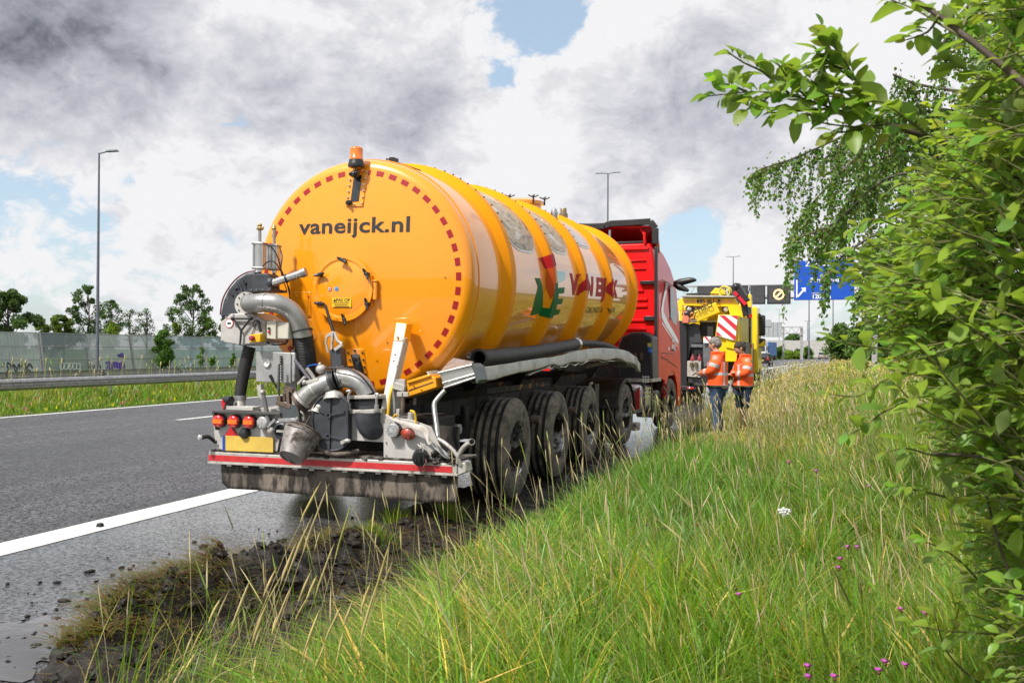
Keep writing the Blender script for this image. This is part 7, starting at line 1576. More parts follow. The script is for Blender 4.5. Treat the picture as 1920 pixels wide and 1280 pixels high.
def turf():
    n = 6500; Y = np.clip(RNG.normal(5.0, .8, n), 3.9, 7.6); xl = np.interp(Y, yk, xk); X = xl+np.abs(RNG.normal(.26, .15, n)); z = np.maximum(mudz(X, Y), 0)
    cl = wob(X, Y, 7.); k = cl > -.25+.9*(X-xl-.45); X, Y, z = X[k], Y[k], z[k]; n = len(X)
    ang = np.where(RNG.random(n) < .7, np.pi+1.0*wob(X, Y, 4., o=4)+RNG.normal(0, .5, n), RNG.uniform(0, 6.28, n)); h = RNG.uniform(.09, .26, n)
    t = np.where((RNG.random(n) < .72)[:, None], np.stack([RNG.uniform(.8, 1.7, n), RNG.uniform(.32, .6, n), RNG.uniform(1.0, 2.6, n)], 1), np.stack([RNG.uniform(.5, 1.2, n), RNG.uniform(.45, .8, n), RNG.uniform(.4, 1., n)], 1))
    v, f, c = blades(X, Y, z+RNG.uniform(-.005, .03, n), h, RNG.uniform(.003, .008, n), ang, RNG.uniform(.75, 1.45, n), t, 3, vs=.32)
    o = npmesh('torn_turf', v, f, grassm, col=c); setp(o, 'torn matted turf and dead grass lying on the mud heap', 'turf', kind='stuff')
    for (px, py, lab, m_, hh) in ((742, 968, 'small green grass tuft standing in the mud under the bumper', 240, .16), (845, 962, 'bright green grass tuft beside the rear wheel', 160, .2), (700, 1030, 'low ragged grass tuft at the far end of the mud heap', 260, .12)):
        c0 = gnd(px, py, .05); X = RNG.normal(c0.x, .07, m_); Y = RNG.normal(c0.y, .06, m_); v, f, c = blades(X, Y, np.maximum(mudz(X, Y), 0), RNG.uniform(.5, 1.2, m_)*hh, RNG.uniform(.004, .007, m_), np.arctan2(Y-c0.y, X-c0.x)+RNG.normal(0, .5, m_), RNG.uniform(.1, .8, m_), tint_of(np.full(m_, .15), m_), 3); o = npmesh('grass_tuft', v, f, grassm, col=c); setp(o, lab, 'grass tuft')
    n = 1700; Y = RNG.uniform(3.6, 9.5, n); xl = np.interp(Y, yk, xk); X = xl+RNG.uniform(.05, 1.0, n); z = np.maximum(mudz(X, Y), 0)
    v, f, c = blades(X, Y, z+.004, RNG.uniform(.05, .22, n), RNG.uniform(.003, .006, n), RNG.uniform(0, 6.28, n), RNG.uniform(.9, 1.3, n), np.stack([RNG.uniform(.5, 2.4, n), RNG.uniform(.3, .95, n), RNG.uniform(1, 4, n)], 1), 3, vs=.14)
    o = npmesh('grass_litter', v, f, grassm, col=c); setp(o, 'dead grass strands strewn flat over the churned mud', 'grass litter', kind='stuff')
    m = M(); rr_ = random.Random(22)
    for k in range(520):
        y = min(max(rr_.gauss(5.4, 1.3), 3.4), 9.5); x = float(np.interp(y, yk, xk))+rr_.uniform(.06, .95); r = rr_.uniform(.008, .03)*(1 if rr_.random() < .9 else 1.8); z = float(mudz(np.array(x), np.array(y)))
        m.ell((x, y, z+r*.25), (r*rr_.uniform(.9, 1.7), r, r*.7), 7, 5, rot=MX.Rotation(rr_.uniform(0, 3), 3, 'Z'))
    m.v = [tuple(V(p)+V((rr_.uniform(-1, 1), rr_.uniform(-1, 1), rr_.uniform(-1, 1)))*.006) for p in m.v]
    setp(m.build('mud_clods', mudm, None, auto=25), 'wet broken clods lying on the churned mud', 'mud', kind='stuff')
    m = M(); rr_ = random.Random(21)
    for k in range(330):
        y = rr_.gauss(5.0, 1.4); x = float(np.interp(y, yk, xk))-abs(rr_.gauss(0, .55)); r = rr_.uniform(.003, .016)*(1 if rr_.random() < .9 else 2.2); 
        if 2.5 < y < 10 and x > -5.6: m.ell((x, y, r*.15+.003), (r*rr_.uniform(1, 2.2), r, r*.6), 7, 4, rot=MX.Rotation(rr_.uniform(0, 3), 3, 'Z'))
    m.v = [tuple(V(p)+V((rr_.uniform(-1, 1), rr_.uniform(-1, 1), rr_.uniform(-.3, .6)))*.004) for p in m.v]
    setp(m.build('mud_splats', mudm, None, auto=180), 'dark clods of mud flung over the wet hard shoulder', 'mud', kind='stuff')
turf()
sc_ = thing('scrap_strip', 'curved black scrap strip sticking out of the mud heap', 'scrap', gnd(395, 1082, .22)); q = sc_.matrix_basis.inverted(); pts = [at(372, 1062, 5.2), at(380, 1073, 5.15), at(395, 1079, 5.1), at(415, 1078, 5.1), at(470, 1082, 5.2), at(520, 1079, 5.35)]
M().tube([q @ p for p in pts], [.012, .022, .03, .028, .022, .02], 6, smooth=4).build('strip', blackrub, sc_)
c0 = at(338, 1079, 5.0); sc_ = thing('drink_can', 'small crushed blue and silver can on top of the mud heap', 'can', c0, (R(70), R(20), 0)); M().lathe([(.001, -.05), (.026, -.05), (.03, -.04), (.024, .0), (.03, .04), (.026, .05), (.001, .05)], (0, 0, 0), (0, 0, 1), 14).build('can_body', pm('blue silver can', (.12, .18, .45), .3, .6, var=.9, vscale=18), sc_)

# grass on the median with some flowers
def median_grass():
    n = 150000; X, Y, d = view_points(n, 15, 110, -200, 1000); k = (X-curve(Y) < -17.35) & (X-curve(Y) > -24.2); X, Y, d = X[k], Y[k], d[k]; n = len(X); e = -17.35-(X-curve(Y))
    h = (.07+.16*smooth(.3, 1.6, e)+.22*smooth(1.4, 2.8, e))*RNG.uniform(.6, 1.4, n)*(1+.25*wob(X, Y, 1.2)); w = np.maximum(.006, d*.0009)*RNG.uniform(.8, 1.5, n)
    t = tint_of(np.clip(.06+.16*smooth(1., 2.4, e)+.08*wob(X, Y, 1.), 0, .6), n); v, f, c = blades(X, Y, np.zeros(n)-.01, np.maximum(h, .04), w, RNG.uniform(0, 6.28, n), RNG.uniform(.1, .7, n), t, 2)
    fl = RNG.random(n) < .012; fx_, fy_ = X[fl], Y[fl]; m_ = len(fx_); fc = np.where((RNG.random(m_) < .5)[:, None], np.array([3.5, .5, 10.]), np.array([5., 2.6, .6])); v2, f2, c2 = blades(fx_, fy_, h[fl]*.8, np.full(m_, .09), np.full(m_, .05), RNG.uniform(0, 6, m_), np.full(m_, .2), fc, 2)
    v, f, c = join([(v, f, c), (v2, f2, c2)]); o = npmesh('median_grass', v, f, grassm, col=c); setp(o, 'mown and flowering grass under the guard rail on the median', 'grass', kind='stuff')
    b = []; n = 420; X, Y, d = view_points(n*6, 20, 70, -100, 900); k = (X < -22.0) & (X > -23.6) ; X, Y = X[k], Y[k]; n = len(X); b = np.stack([X, Y, 0*X], 1); h = RNG.uniform(.7, 1.35, n); t = b+np.stack([RNG.normal(0, .15, n), RNG.normal(0, .15, n), h], 1)
    stalks('median_stalks', 'pale weed stalks rising between the two guard rails', b, t, RNG.uniform(.15, .3, n), np.full(n, .010), stalk_cols(n, .5), stalk_cols(n, .2))
median_grass()
# ------------------------------------------------------------------ trees and shrubs far off
foliage = leafmat('tree leaves', (.055, .10, .022), (.06, .10, .03), (.12, .21, .03), .5, True, .3); bark = pm('bark', (.10, .085, .07), .9, var=.3, bump=.01, bscale=20)
def clump_leaves(cent, rad, n, size, tintv, squash=.8):
    """leaf quads spread through lumps"""
    c = np.repeat(np.array(cent), n, 0); r = np.repeat(np.array(rad), n); k = len(c)
    d = RNG.normal(0, 1, (k, 3)); d /= np.linalg.norm(d, axis=1)[:, None]; rr_ = r*RNG.random(k)**.45; p = c+d*rr_[:, None]*np.array([1, 1, squash])
    a = RNG.normal(0, 1, (k, 3)); a /= np.linalg.norm(a, axis=1)[:, None]; b = np.cross(a, RNG.normal(0, 1, (k, 3))); b /= np.linalg.norm(b, axis=1)[:, None]; s = size*RNG.uniform(.6, 1.4, k)[:, None]
    v = np.stack([p-a*s, p+b*s*.5, p+a*s, p-b*s*.5], 1).reshape(-1, 3); i = np.arange(k)*4; f = np.concatenate([np.stack([i, i+1, i+2], 1), np.stack([i, i+2, i+3], 1)])
    lump = np.repeat(RNG.uniform(.75, 1.3, len(cent)), n); t = np.array(tintv)[None]*(RNG.uniform(.7, 1.35, (k, 1))*lump[:, None])*np.array([1, 1, 1])+RNG.uniform(-.08, .08, (k, 3)); return v, f, np.repeat(np.clip(t, .05, 9), 4, 0)
def tree(name, label, X, Y, H, spread, lumps, n, size, tintv=(1, 1, 1), trunk=.12, z0=1.2, group=None, shape=1.0, rad=(.35, .7)):
    n = int(n*1.5); size *= .85; t = thing(name, label, 'tree' if trunk > .05 else 'shrub', (X, Y, 0), group=group); rr_ = random.Random(int(X*10+Y)); cent = []; rad_ = []
    m = M(); m.tube([(0, 0, -.2), (.05*H*.1, 0, H*.35), (rr_.uniform(-.1, .1)*H*.3, 0, H*.7), (0, 0, H*.95)], [trunk, trunk*.8, trunk*.5, trunk*.15], 8, smooth=3)
    for i in range(lumps):
        u = (i+.5)/lumps; z = z0+(H-z0)*u; w = spread*(math.sin(math.pi*min(1, (u*.85+.12)))**shape); a = rr_.uniform(0, 6.28); q = V((w*math.sqrt(rr_.random())*math.cos(a), w*math.sqrt(rr_.random())*math.sin(a), z+rr_.uniform(-.2, .2))); cent.append(tuple(q)); rad_.append(rr_.uniform(*rad)*(1.1-.45*u))
        if trunk > .05: m.tube([(0, 0, max(z-.25*H*rr_.uniform(.4, 1), .5)), (q.x*.5, q.y*.5, z-.1*H), q], [trunk*.4, trunk*.25, .012], 5)
    m.build('trunk', bark, t, auto=180); v, f, c = clump_leaves(cent, rad_, n, size, tintv); o = npmesh('crown', v, f, foliage, parent=t, col=c, smooth=False); o['kind'] = 'stuff'; return t
def T(px, py, Y): return at(px, py, Y)
G = 'trees behind the noise barrier'
p = T(18, 548, 66); tree('leafy_tree', 'dense dark green tree at the far left behind the noise barrier', p.x, 66, p.z+.1, 2.3, 46, 190, .16, (1, 1.05, .9), .16, 1.0, G, .7, (.5, .85))
p = T(-45, 560, 66); tree('leafy_tree', 'dense dark green tree cut by the left picture edge', p.x, 66, p.z, 2.4, 40, 180, .16, (1, 1, .9), .16, 1.0, G, .7, (.5, .85))
p = T(165, 534, 72); tree('slender_tree', 'airy tree with see-through crown just left of the lamp post', p.x, 72, p.z, 1.9, 40, 75, .12, (.85, .95, .9), .09, 2.2, G, .8, (.35, .7))
p = T(207, 560, 72); tree('slender_tree', 'narrow sparse tree just right of the tall lamp post', p.x, 72, p.z, 1.1, 24, 60, .12, (.8, .9, .9), .07, 2.2, G, .8, (.3, .6))
p = T(120, 590, 72); tree('bushy_tree', 'low yellowish green tree left of the airy tree', p.x, 72, p.z, 1.2, 22, 110, .14, (1.5, 1.4, .8), .07, 1.5, G, .7, (.4, .7))
p = T(245, 583, 78); tree('bare_tree', 'thin half bare tree between the lamp post and the round tree', p.x, 78, p.z, 1.3, 26, 26, .11, (.9, .9, 1.1), .06, 2.4, G, .8, (.35, .7))
p = T(275, 580, 78); tree('bare_tree', 'thin half bare tree beside a grey stump, left of the round tree', p.x, 78, p.z, 1.0, 22, 24, .11, (.85, .85, 1.1), .10, 2.4, G, .8, (.3, .6))
p = T(360, 536, 86); tree('round_tree', 'round airy tree behind the barrier left of the pump cover', p.x, 86, p.z, 2.7, 54, 80, .14, (.9, 1, .95), .12, 2.0, G, .75, (.4, .8))
for px, py, Y, lab in ((75, 603, 70, 'low green shrub peeking over the barrier near the left edge'), (95, 598, 70, 'small bright shrub peeking over the barrier'), (205, 606, 70, 'yellow green shrub peeking over the barrier beside the lamp post'), (325, 603, 84, 'bright shrub under the round tree'), (390, 595, 86, 'bright yellow green shrub right under the round tree'), (420, 600, 90, 'bright shrub beside the pump housing')):
    p = T(px, py, Y); tree('shrub', lab, p.x, Y, p.z, .9, 14, 90, .13, (1.8, 1.6, .7), .04, 1.2, 'shrubs behind the noise barrier', .6, (.35, .6))
p = T(305, 697, 64); q = T(303, 622, 64); tree('barrier_shrub', 'tall dark green shrub growing up the front of the barrier', p.x, 64, q.z+.1, .75, 34, 150, .10, (1.0, 1.25, .6), .04, .35, None, .5, (.35, .55))
for px, py, lab in ((376, 655, 'spindly weed in front of the teal panels, left one'), (398, 672, 'spindly weed in front of the teal panels, right one'), (437, 668, 'weed beside the black hose in front of the barrier')):
    p = T(px, 698, 66); q = T(px, py, 66); tree('weed', lab, p.x, 66, q.z+.1, .22, 9, 30, .10, (1.4, 1.6, .6), .02, .2, None, .5, (.12, .28))
m_ = RNG  # hedges on the far banks
def hedge(lab, pts, Y, n, tintv, h):
    c = []; r = []
    for i in range(46):
        u = RNG.random(); x = pts[0]+(pts[1]-pts[0])*u; z = RNG.random()*h*(.75+.25*math.sin(u*9)); c.append((x, Y+RNG.uniform(-2, 2), z)); r.append(.7)
    v, f, cc = clump_leaves(c, r, n, .35, tintv); o = npmesh('hedge', v, f, foliage, col=cc, smooth=False); setp(o, lab, 'hedge', kind='stuff')
a, b = at(1444, 650, 230).x, at(1520, 650, 230).x; hedge('dark green hedge along the far bank below the concrete wall', (a, b), 232, 260, (1.2, 1.3, .9), 2.6)
a, b = at(1472, 650, 224).x, at(1502, 650, 224).x; hedge('bright yellow green bushes in front of the far hedge', (a, b), 224, 160, (2.3, 2.1, .8), 1.5)
p = at(1487, 628, 330); tree('far_tree', 'rounded dark tree above the far concrete wall', p.x, 330, p.z, 3.0, 30, 120, .4, (1.1, 1.2, 1), .2, 2.0, None, .6, (1.2, 2.0))
p = at(1533, 634, 380); tree('far_tree', 'tiny dark tree above the right end of the far wall', p.x, 380, p.z, 1.4, 14, 80, .4, (1, 1, 1.2), .15, 3.0, None, .6, (.8, 1.3))
for i, px in enumerate((1580, 1630, 1690, 1760)):
    p = at(px, 618-8*i, 160-10*i); tree('verge_tree', 'bushy green tree far along the verge behind the birch, number %s from the road' % ('one', 'two', 'three', 'four')[i], p.x, 160-10*i, p.z+.5, 3.0, 40, 150, .28, (1.3, 1.35, .9), .15, .6, None, .6, (.9, 1.5))

# ------------------------------------------------------------------ birch
birchleaf = leafmat('birch leaf', (.11, .19, .028), (.12, .19, .04), (.26, .42, .04), .45, True, .35)
def leaf_quads(p, d, nrm, ln, wd, tint):
    """flat diamond leaves: base p, direction d, normal nrm"""
    s = np.cross(d, nrm); s /= np.linalg.norm(s, axis=1)[:, None]+1e-9; L_ = ln[:, None]; W = wd[:, None]
    v = np.stack([p, p+d*L_*.42+s*W*.5, p+d*L_, p+d*L_*.42-s*W*.5], 1).reshape(-1, 3); i = np.arange(len(p))*4
    return v, np.concatenate([np.stack([i, i+1, i+2], 1), np.stack([i, i+2, i+3], 1)]), np.repeat(tint, 4, 0)
def rvec(n): a = RNG.normal(0, 1, (n, 3)); return a/np.linalg.norm(a, axis=1)[:, None]
def birch():
    t = thing('birch_tree', 'weeping birch with small leaves hanging behind the leafy bush', 'tree', (2.3, 9.6, 0)); o0 = V((2.3, 9.6, 0)); W = lambda p: V(p)-o0
    M().tube([(0, 0, -.1), (.0, 0, 2.0), (-.15, 0, 4.2), (-.2, .1, 6.5)], [.13, .11, .08, .04], 12, smooth=4).build('trunk', pm('white birch bark', (.55, .53, .50), .7, dirt=(.05, .045, .04), dscale=5, damt=.3), t)
    limbs = [[(1880, 190), (1800, 172), (1720, 158), (1675, 140)], [(1900, 230), (1740, 200), (1640, 225), (1560, 265), (1480, 300), (1425, 318), (1402, 335)], [(1900, 290), (1750, 242), (1650, 262), (1580, 320), (1520, 385), (1490, 425)], [(1900, 370), (1760, 330), (1660, 335), (1570, 415), (1500, 445), (1480, 450)], [(1900, 440), (1780, 420), (1660, 432), (1580, 480), (1545, 520)], [(1900, 480), (1700, 455), (1640, 500), (1610, 560)], [(1900, 120), (1830, 60), (1790, 50), (1765, 90)], [(1920, 60), (1880, 10), (1830, 0), (1790, 40)], [(1900, 250), (1760, 215), (1690, 200), (1600, 250), (1545, 300)], [(1900, 520), (1720, 520), (1650, 560), (1625, 600)], [(1850, 300), (1740, 280), (1650, 300), (1600, 360), (1560, 430), (1530, 480)]]
    P_ = []; D_ = []
    bm_ = M(); tw = M()
    for li, L_ in enumerate(limbs):
        Y0 = 8.6+.16*((li*7) % 9); pts = [W(at(x, y, Y0+.25*math.sin(i+li))) for i, (x, y) in enumerate(L_)]; bm_.tube([V((-.05, 0, pts[0].z+.2))]+pts, [.04, .026]+[max(.014-.0018*i, .005) for i in range(len(pts)-1)], 5, smooth=3)
        seg = [(pts[i], pts[i+1]) for i in range(len(pts)-1)]; tot = sum((b-a).length for a, b in seg)
        for k in range(int(tot*44)):
            s = RNG.random()*tot; 
            for a, b in seg:
                l = (b-a).length
                if s <= l: break
                s -= l
            q = a.lerp(b, s/l); px = project(q+o0)[0]; ln = random.uniform(.12, .5) if px < 1480 else random.uniform(.25, .85)
            if px > 1590: ln = random.uniform(.25, .70)
            if px < 1625 and project(q+o0-V((0, 0, ln)))[1] > 485: ln *= .6
            e = q+V((random.uniform(-.12, .06), random.uniform(-.1, .1), -ln)); mid = q.lerp(e, .4)+V((random.uniform(-.08, .03), 0, .05)); tw.tube([q, mid, e], [.003, .002, .0012], 3, False)
            nl = int(ln/.017)+3
            for j in range(nl): u = (j+.6)/nl; P_.append(q*(1-u)**2+mid*(2*u*(1-u))+e*u*u)
        for k in range(int(tot*80)): i = random.randrange(len(seg)); a, b = seg[i]; P_.append(a.lerp(b, random.random())+V((random.gauss(0, .05), random.gauss(0, .06), random.gauss(-.03, .06))))
    for (x0, y0, x1, y1) in ((1478, 445, 1468, 605), (1492, 440, 1478, 545), (1430, 320, 1412, 385), (1560, 470, 1545, 580), (1635, 560, 1622, 655), (1600, 520, 1598, 620)):
        a, b = W(at(x0, y0, 8.9)), W(at(x1, y1, 8.9)); tw.tube([a, a.lerp(b, .5)+V((.02, 0, 0)), b], [.003, .002, .0012], 3, False); nl = int((b-a).length/.014)
        for j in range(nl): P_.append(a.lerp(b, (j+.5)/nl))
    bm_.build('branch', bark, t, auto=180); o = tw.build('twigs', pm('reddish twig', (.10, .06, .045), .7), t, auto=180); o['kind'] = 'stuff'
    p = np.array([tuple(q) for q in P_]); n = len(p); d = rvec(n)*np.array([.8, .8, .5])+np.array([0, 0, -.75]); d /= np.linalg.norm(d, axis=1)[:, None]; ln = RNG.uniform(.030, .050, n)
    tint = np.stack([RNG.uniform(.6, 1.2, n), RNG.uniform(.75, 1.25, n), RNG.uniform(.6, 1.3, n)], 1)
    v, f, c = leaf_quads(p+rvec(n)*RNG.uniform(0, .04, (n, 1)), d, rvec(n), ln, ln*RNG.uniform(.6, .85, n), tint); o = npmesh('foliage', v, f, birchleaf, parent=t, col=c, smooth=False); o['kind'] = 'stuff'
birch()

# ------------------------------------------------------------------ the leafy bush close by on the right
bushleaf = leafmat('bush leaf', (.135, .225, .030), (.19, .25, .11), (.34, .52, .05), .42, True, .40)
stem_y = pm('green yellow shoot', (.13, .13, .04), .6, var=.2); stem_b = pm('brown branch', (.085, .06, .045), .75, var=.3, vscale=20, bump=.002, bscale=60)
def leaf_template(fold, curl, wid):
    v = []; rows = [(0, .0), (.14, .42), (.36, .90), (.60, 1.0), (.82, .66), (1.0, 0)]
    for t, w in rows:
        y = t; z = -curl*t*t+.06*math.sin(t*5)
        if w == 0: v.append((0, y, z))
        else: v += [(-w*wid/2, y, z+fold*w), (0, y, z), (w*wid/2, y, z+fold*w)]
    # 0 | 1 2 3 | 4 5 6 | 7 8 9 | 10 11 12 | 13
    f = [(0, 2, 1), (0, 3, 2)]
    for a in (1, 4, 7): f += [(a, a+1, a+4), (a, a+4, a+3), (a+1, a+2, a+5), (a+1, a+5, a+4)]
    f += [(10, 11, 13), (11, 12, 13)]; return np.array(v), np.array(f)
TPL = [leaf_template(fo, cu, wi) for fo, cu, wi in ((.10, .10, .56), (.05, .22, .52), (.14, .02, .62), (.08, -.08, .50), (.03, .32, .58), (.16, .16, .48), (.02, .05, .64), (.10, .28, .54))]
def bush():
    t = thing('willow_bush', 'large leafy bush with oval leaves filling the right foreground', 'bush', (1.25, 3.1, 0)); o0 = V((1.25, 3.1, 0)); root = V((1.25, 3.1, 0))
    leaves = []                      # (pos, dir, normal, length, variant, tint)
    thin = M(); 
    def shoot(pts, n, size, young_lit, r0=.0026):
        """leafy shoot along world points"""
        k = len(pts); 
        thin.m = 0; thin.tube([p-o0 for p in pts], [r0*(1-.6*i/(k-1)) for i in range(k)], 5, True, smooth=3)
        L_ = [(pts[i+1]-pts[i]).length for i in range(k-1)]; tot = sum(L_); side = random.choice((-1, 1)); phase = random.uniform(0, 6.28)
        for j in range(n):
            u = (j+.7)/n; s = (1-(1-u)**1.15)*tot; i = 0
            while i < k-2 and s > L_[i]: s -= L_[i]; i += 1
            d = (pts[i+1]-pts[i]).normalized(); p = pts[i]+d*min(s, L_[i]); up = V((0, 0, 1)); sd = d.cross(up)
            if sd.length < .1: sd = V((1, 0, 0))
            sd.normalize(); up2 = sd.cross(d); a = phase+j*2.4+random.uniform(-.4, .4); out = sd*math.cos(a)+up2*math.sin(a)*.75+V((0, 0, .18))
            ang = random.uniform(.55, .95) if u < .9 else random.uniform(.15, .5); ld = (d*math.cos(ang)+out.normalized()*math.sin(ang)).normalized(); ld = (ld+V((random.gauss(0, .18), random.gauss(0, .18), random.gauss(-.06, .2)))).normalized()
            nr = (V((random.gauss(0, .38), random.gauss(-.1, .38), 1))); nr = (nr-ld*nr.dot(ld)).normalized(); sz = size*random.uniform(.55, 1.2)*(1 if u < .82 else .72)
            y_ = young_lit*u; tint = (random.uniform(.75, 1.25)+.75*y_, random.uniform(.85, 1.2)+.55*y_, random.uniform(.7, 1.3)+.2*y_); leaves.append((p+ld*.006, ld, nr, sz, random.randrange(8), tint))
    def px_shoot(lst, Y0, Y1, n, size=.064, young_lit=.3, r0=.0035):
        k = len(lst); pts = [at(x, y, Y0+(Y1-Y0)*i/(k-1)) for i, (x, y) in enumerate(lst)]; shoot(pts, n, size, young_lit, r0); return pts
    wood = M()
    def limb(lst, Y0, Y1, r0, r1):
        k = len(lst); pts = [at(x, y, Y0+(Y1-Y0)*i/(k-1)) for i, (x, y) in enumerate(lst)]; wood.tube([p-o0 for p in pts], [r0+(r1-r0)*i/(k-1) for i in range(k)], 8, True, smooth=4); return pts
    # the branch reaching into the sky
    limb([(2080, 420), (1920, 342), (1800, 278), (1700, 245), (1640, 226)], 2.75, 2.55, .010, .006); 
    for lst, n in (([(1640, 226), (1560, 203), (1490, 180), (1420, 172), (1330, 180)], 22), ([(1640, 226), (1612, 165), (1580, 110), (1540, 60)], 20), ([(1480, 176), (1430, 135), (1395, 118), (1368, 100)], 12), ([(1560, 203), (1500, 208), (1440, 212)], 9), ([(1600, 150), (1560, 120), (1530, 100)], 8), ([(1700, 245), (1640, 240), (1570, 235), (1500, 222)], 12), ([(1590, 130), (1545, 125), (1500, 150)], 9), ([(1740, 255), (1690, 215), (1650, 190), (1620, 195)], 10), ([(1660, 232), (1600, 245), (1560, 250)], 9), ([(1520, 190), (1480, 150), (1460, 120)], 9), ([(1400, 172), (1370, 160), (1345, 155)], 6), ([(1560, 205), (1545, 170), (1520, 150)], 8), ([(1620, 190), (1585, 185), (1550, 180)], 8), ([(1450, 173), (1425, 195), (1400, 205)], 7)): px_shoot(lst, 2.55, 2.45, int(n*1.4), .070, .15, .004)
    # top right branch
    limb([(2050, 260), (1920, 156), (1830, 84), (1760, 30), (1690, -15)], 2.2, 2.35, .009, .005)
    for lst, n in (([(1830, 84), (1770, 50), (1720, 20), (1670, 0)], 14), ([(1900, 140), (1850, 150), (1810, 130), (1760, 100)], 12), ([(1880, 120), (1900, 60), (1890, 0)], 12), ([(1800, 60), (1820, 10), (1800, -30)], 10), ([(1920, 160), (1880, 190), (1840, 190)], 10), ([(1760, 30), (1740, 60), (1700, 75)], 6), ([(1950, 180), (1960, 100), (1930, 40)], 12)): px_shoot(lst, 2.3, 2.4, int(n*1.4), .072, .2, .004)
    # named shoots along the left outline
    for lst, Y, n, yg in (([(1780, 478), (1680, 495), (1600, 505), (1545, 512)], 2.7, 15, .3), ([(1760, 640), (1690, 655), (1630, 650), (1560, 638)], 2.35, 14, .2), ([(1720, 690), (1660, 712), (1610, 742), (1555, 738)], 2.5, 13, .1), ([(1720, 745), (1660, 770), (1620, 800), (1590, 815)], 2.55, 11, .2), ([(1880, 830), (1820, 760), (1760, 690), (1715, 640)], 2.1, 14, .9), ([(1890, 660), (1830, 620), (1770, 580), (1730, 545)], 2.1, 14, .8), ([(1850, 820), (1780, 790), (1720, 760), (1680, 720)], 2.2, 13, .8), ([(1900, 1190), (1820, 1185), (1760, 1180), (1715, 1172)], 2.5, 10, .3), ([(1860, 1120), (1810, 1060), (1770, 1030), (1735, 1015)], 2.6, 11, .6), ([(1850, 1290), (1800, 1250), (1770, 1210), (1750, 1140)], 2.6, 9, .5), ([(1800, 940), (1750, 925), (1700, 915), (1680, 912)], 2.3, 9, .4), ([(1830, 850), (1760, 855), (1700, 840), (1660, 848)], 2.3, 10, .2), ([(1700, 570), (1650, 560), (1600, 530)], 2.9, 10, .3), ([(1750, 420), (1690, 425), (1640, 410), (1600, 430)], 2.9, 12, .5), ([(1720, 470), (1640, 460), (1570, 475)], 3.0, 11, .4), ([(1800, 370), (1740, 340), (1690, 345), (1655, 370)], 2.8, 13, .7), ([(1850, 300), (1800, 270), (1760, 240), (1740, 200)], 2.9, 14, .9)): px_shoot(lst, Y+.15, Y-.05, n, .063, yg)
    # body of the bush
    bl = ([-150, 0, 60, 130, 200, 260, 320, 400, 450, 500, 560, 620, 680, 740, 800, 850, 920, 1000, 1100, 1200, 1320], [1770, 1775, 1775, 1785, 1760, 1710, 1670, 1615, 1580, 1550, 1560, 1585, 1610, 1670, 1695, 1700, 1745, 1765, 1785, 1810, 1830])
    for k in range(1400):
        py = random.uniform(-120, 1330); Y = random.choice((random.uniform(2.2, 2.8), random.uniform(2.5, 3.3), random.uniform(3.0, 4.4))); x0 = np.interp(py, *bl)+(5 if Y > 2.6 else 40); px = x0+abs(random.gauss(0, 1))*130+random.uniform(0, 90)*(Y > 2.6)
        if px > 2150: continue
        e = at(px, py, Y); 
        if e.z < .12: continue
        back = V((random.uniform(.25, .6), random.uniform(-.15, .35), random.uniform(-.45, .05))); s = e+back*random.uniform(.55, 1.0); mid = s.lerp(e, .5)+V((0, 0, .05)); shoot([s, mid, e], random.randint(9, 15), random.choice((random.uniform(.036, .052), random.uniform(.048, .068))), random.choice((0, .2, .5, .9)) if Y < 3.2 else random.choice((.6, .9, .3)), .003)  # shoots farther back yellower, their sunlight put into the leaf tint
    for k in range(16):
        py = random.uniform(150, 1150); px = random.uniform(1830, 2150); e = at(px, py, random.uniform(3.0, 4.0)); wood.tube([root-o0+V((random.uniform(-.1, .1), random.uniform(-.1, .1), 0)), (root*.6+e*.4)-o0+V((.15, 0, .15)), e-o0], [.018, .010, .004], 7, True, smooth=4)
    for lst, Y in (([(2000, 560), (1880, 545), (1780, 520), (1720, 520)], 2.5), ([(2000, 700), (1900, 675), (1800, 690)], 2.6), ([(1990, 960), (1920, 900), (1860, 860), (1750, 850)], 2.1), ([(2000, 1250), (1930, 1150), (1880, 1040), (1850, 930)], 2.2)): limb(lst, Y+.25, Y+.25, .0045, .003)
    wood.build('branch', stem_b, t, auto=180); o = thin.build('shoots', stem_y, t, auto=180); o['kind'] = 'stuff'
    # leaves: the largest in the picture are objects of their own
    def vis(q): x, y, d = project(q[0]+q[1]*q[3]*.5); return d if (-20 < x < 1940 and -20 < y < 1300) else 99
    leaves.sort(key=lambda q: vis(q)/q[3]); big, rest = leaves[:300], leaves[300:]
    meshes = {}
    for i, (p, d, nr, sz, vr, tint) in enumerate(big):
        tb = min(2, int(tint[0]/.65)); key = (vr, tb)
        if key not in meshes:
            v, f = TPL[vr]; me = bpy.data.meshes.new('leaf'); me.from_pydata([tuple(a) for a in v], [], [tuple(int(b) for b in a) for a in f]); a = me.color_attributes.new('tint', 'FLOAT_COLOR', 'POINT'); tc_ = ((.85, .9, .9), (1.15, 1.1, 1.0), (1.65, 1.45, 1.1))[tb]
            for q in a.data: q.color = (*tc_, 1)
            me.shade_smooth(); me.materials.append(bushleaf); meshes[key] = me
        x = d.cross(nr).normalized(); o = bpy.data.objects.new('leaf', meshes[key]); COL.objects.link(o); o.parent = t; c = p-o0
        o.matrix_basis = MX(((x.x*sz, d.x*sz, nr.x*sz, c.x), (x.y*sz, d.y*sz, nr.y*sz, c.y), (x.z*sz, d.z*sz, nr.z*sz, c.z), (0, 0, 0, 1)))
    parts = []
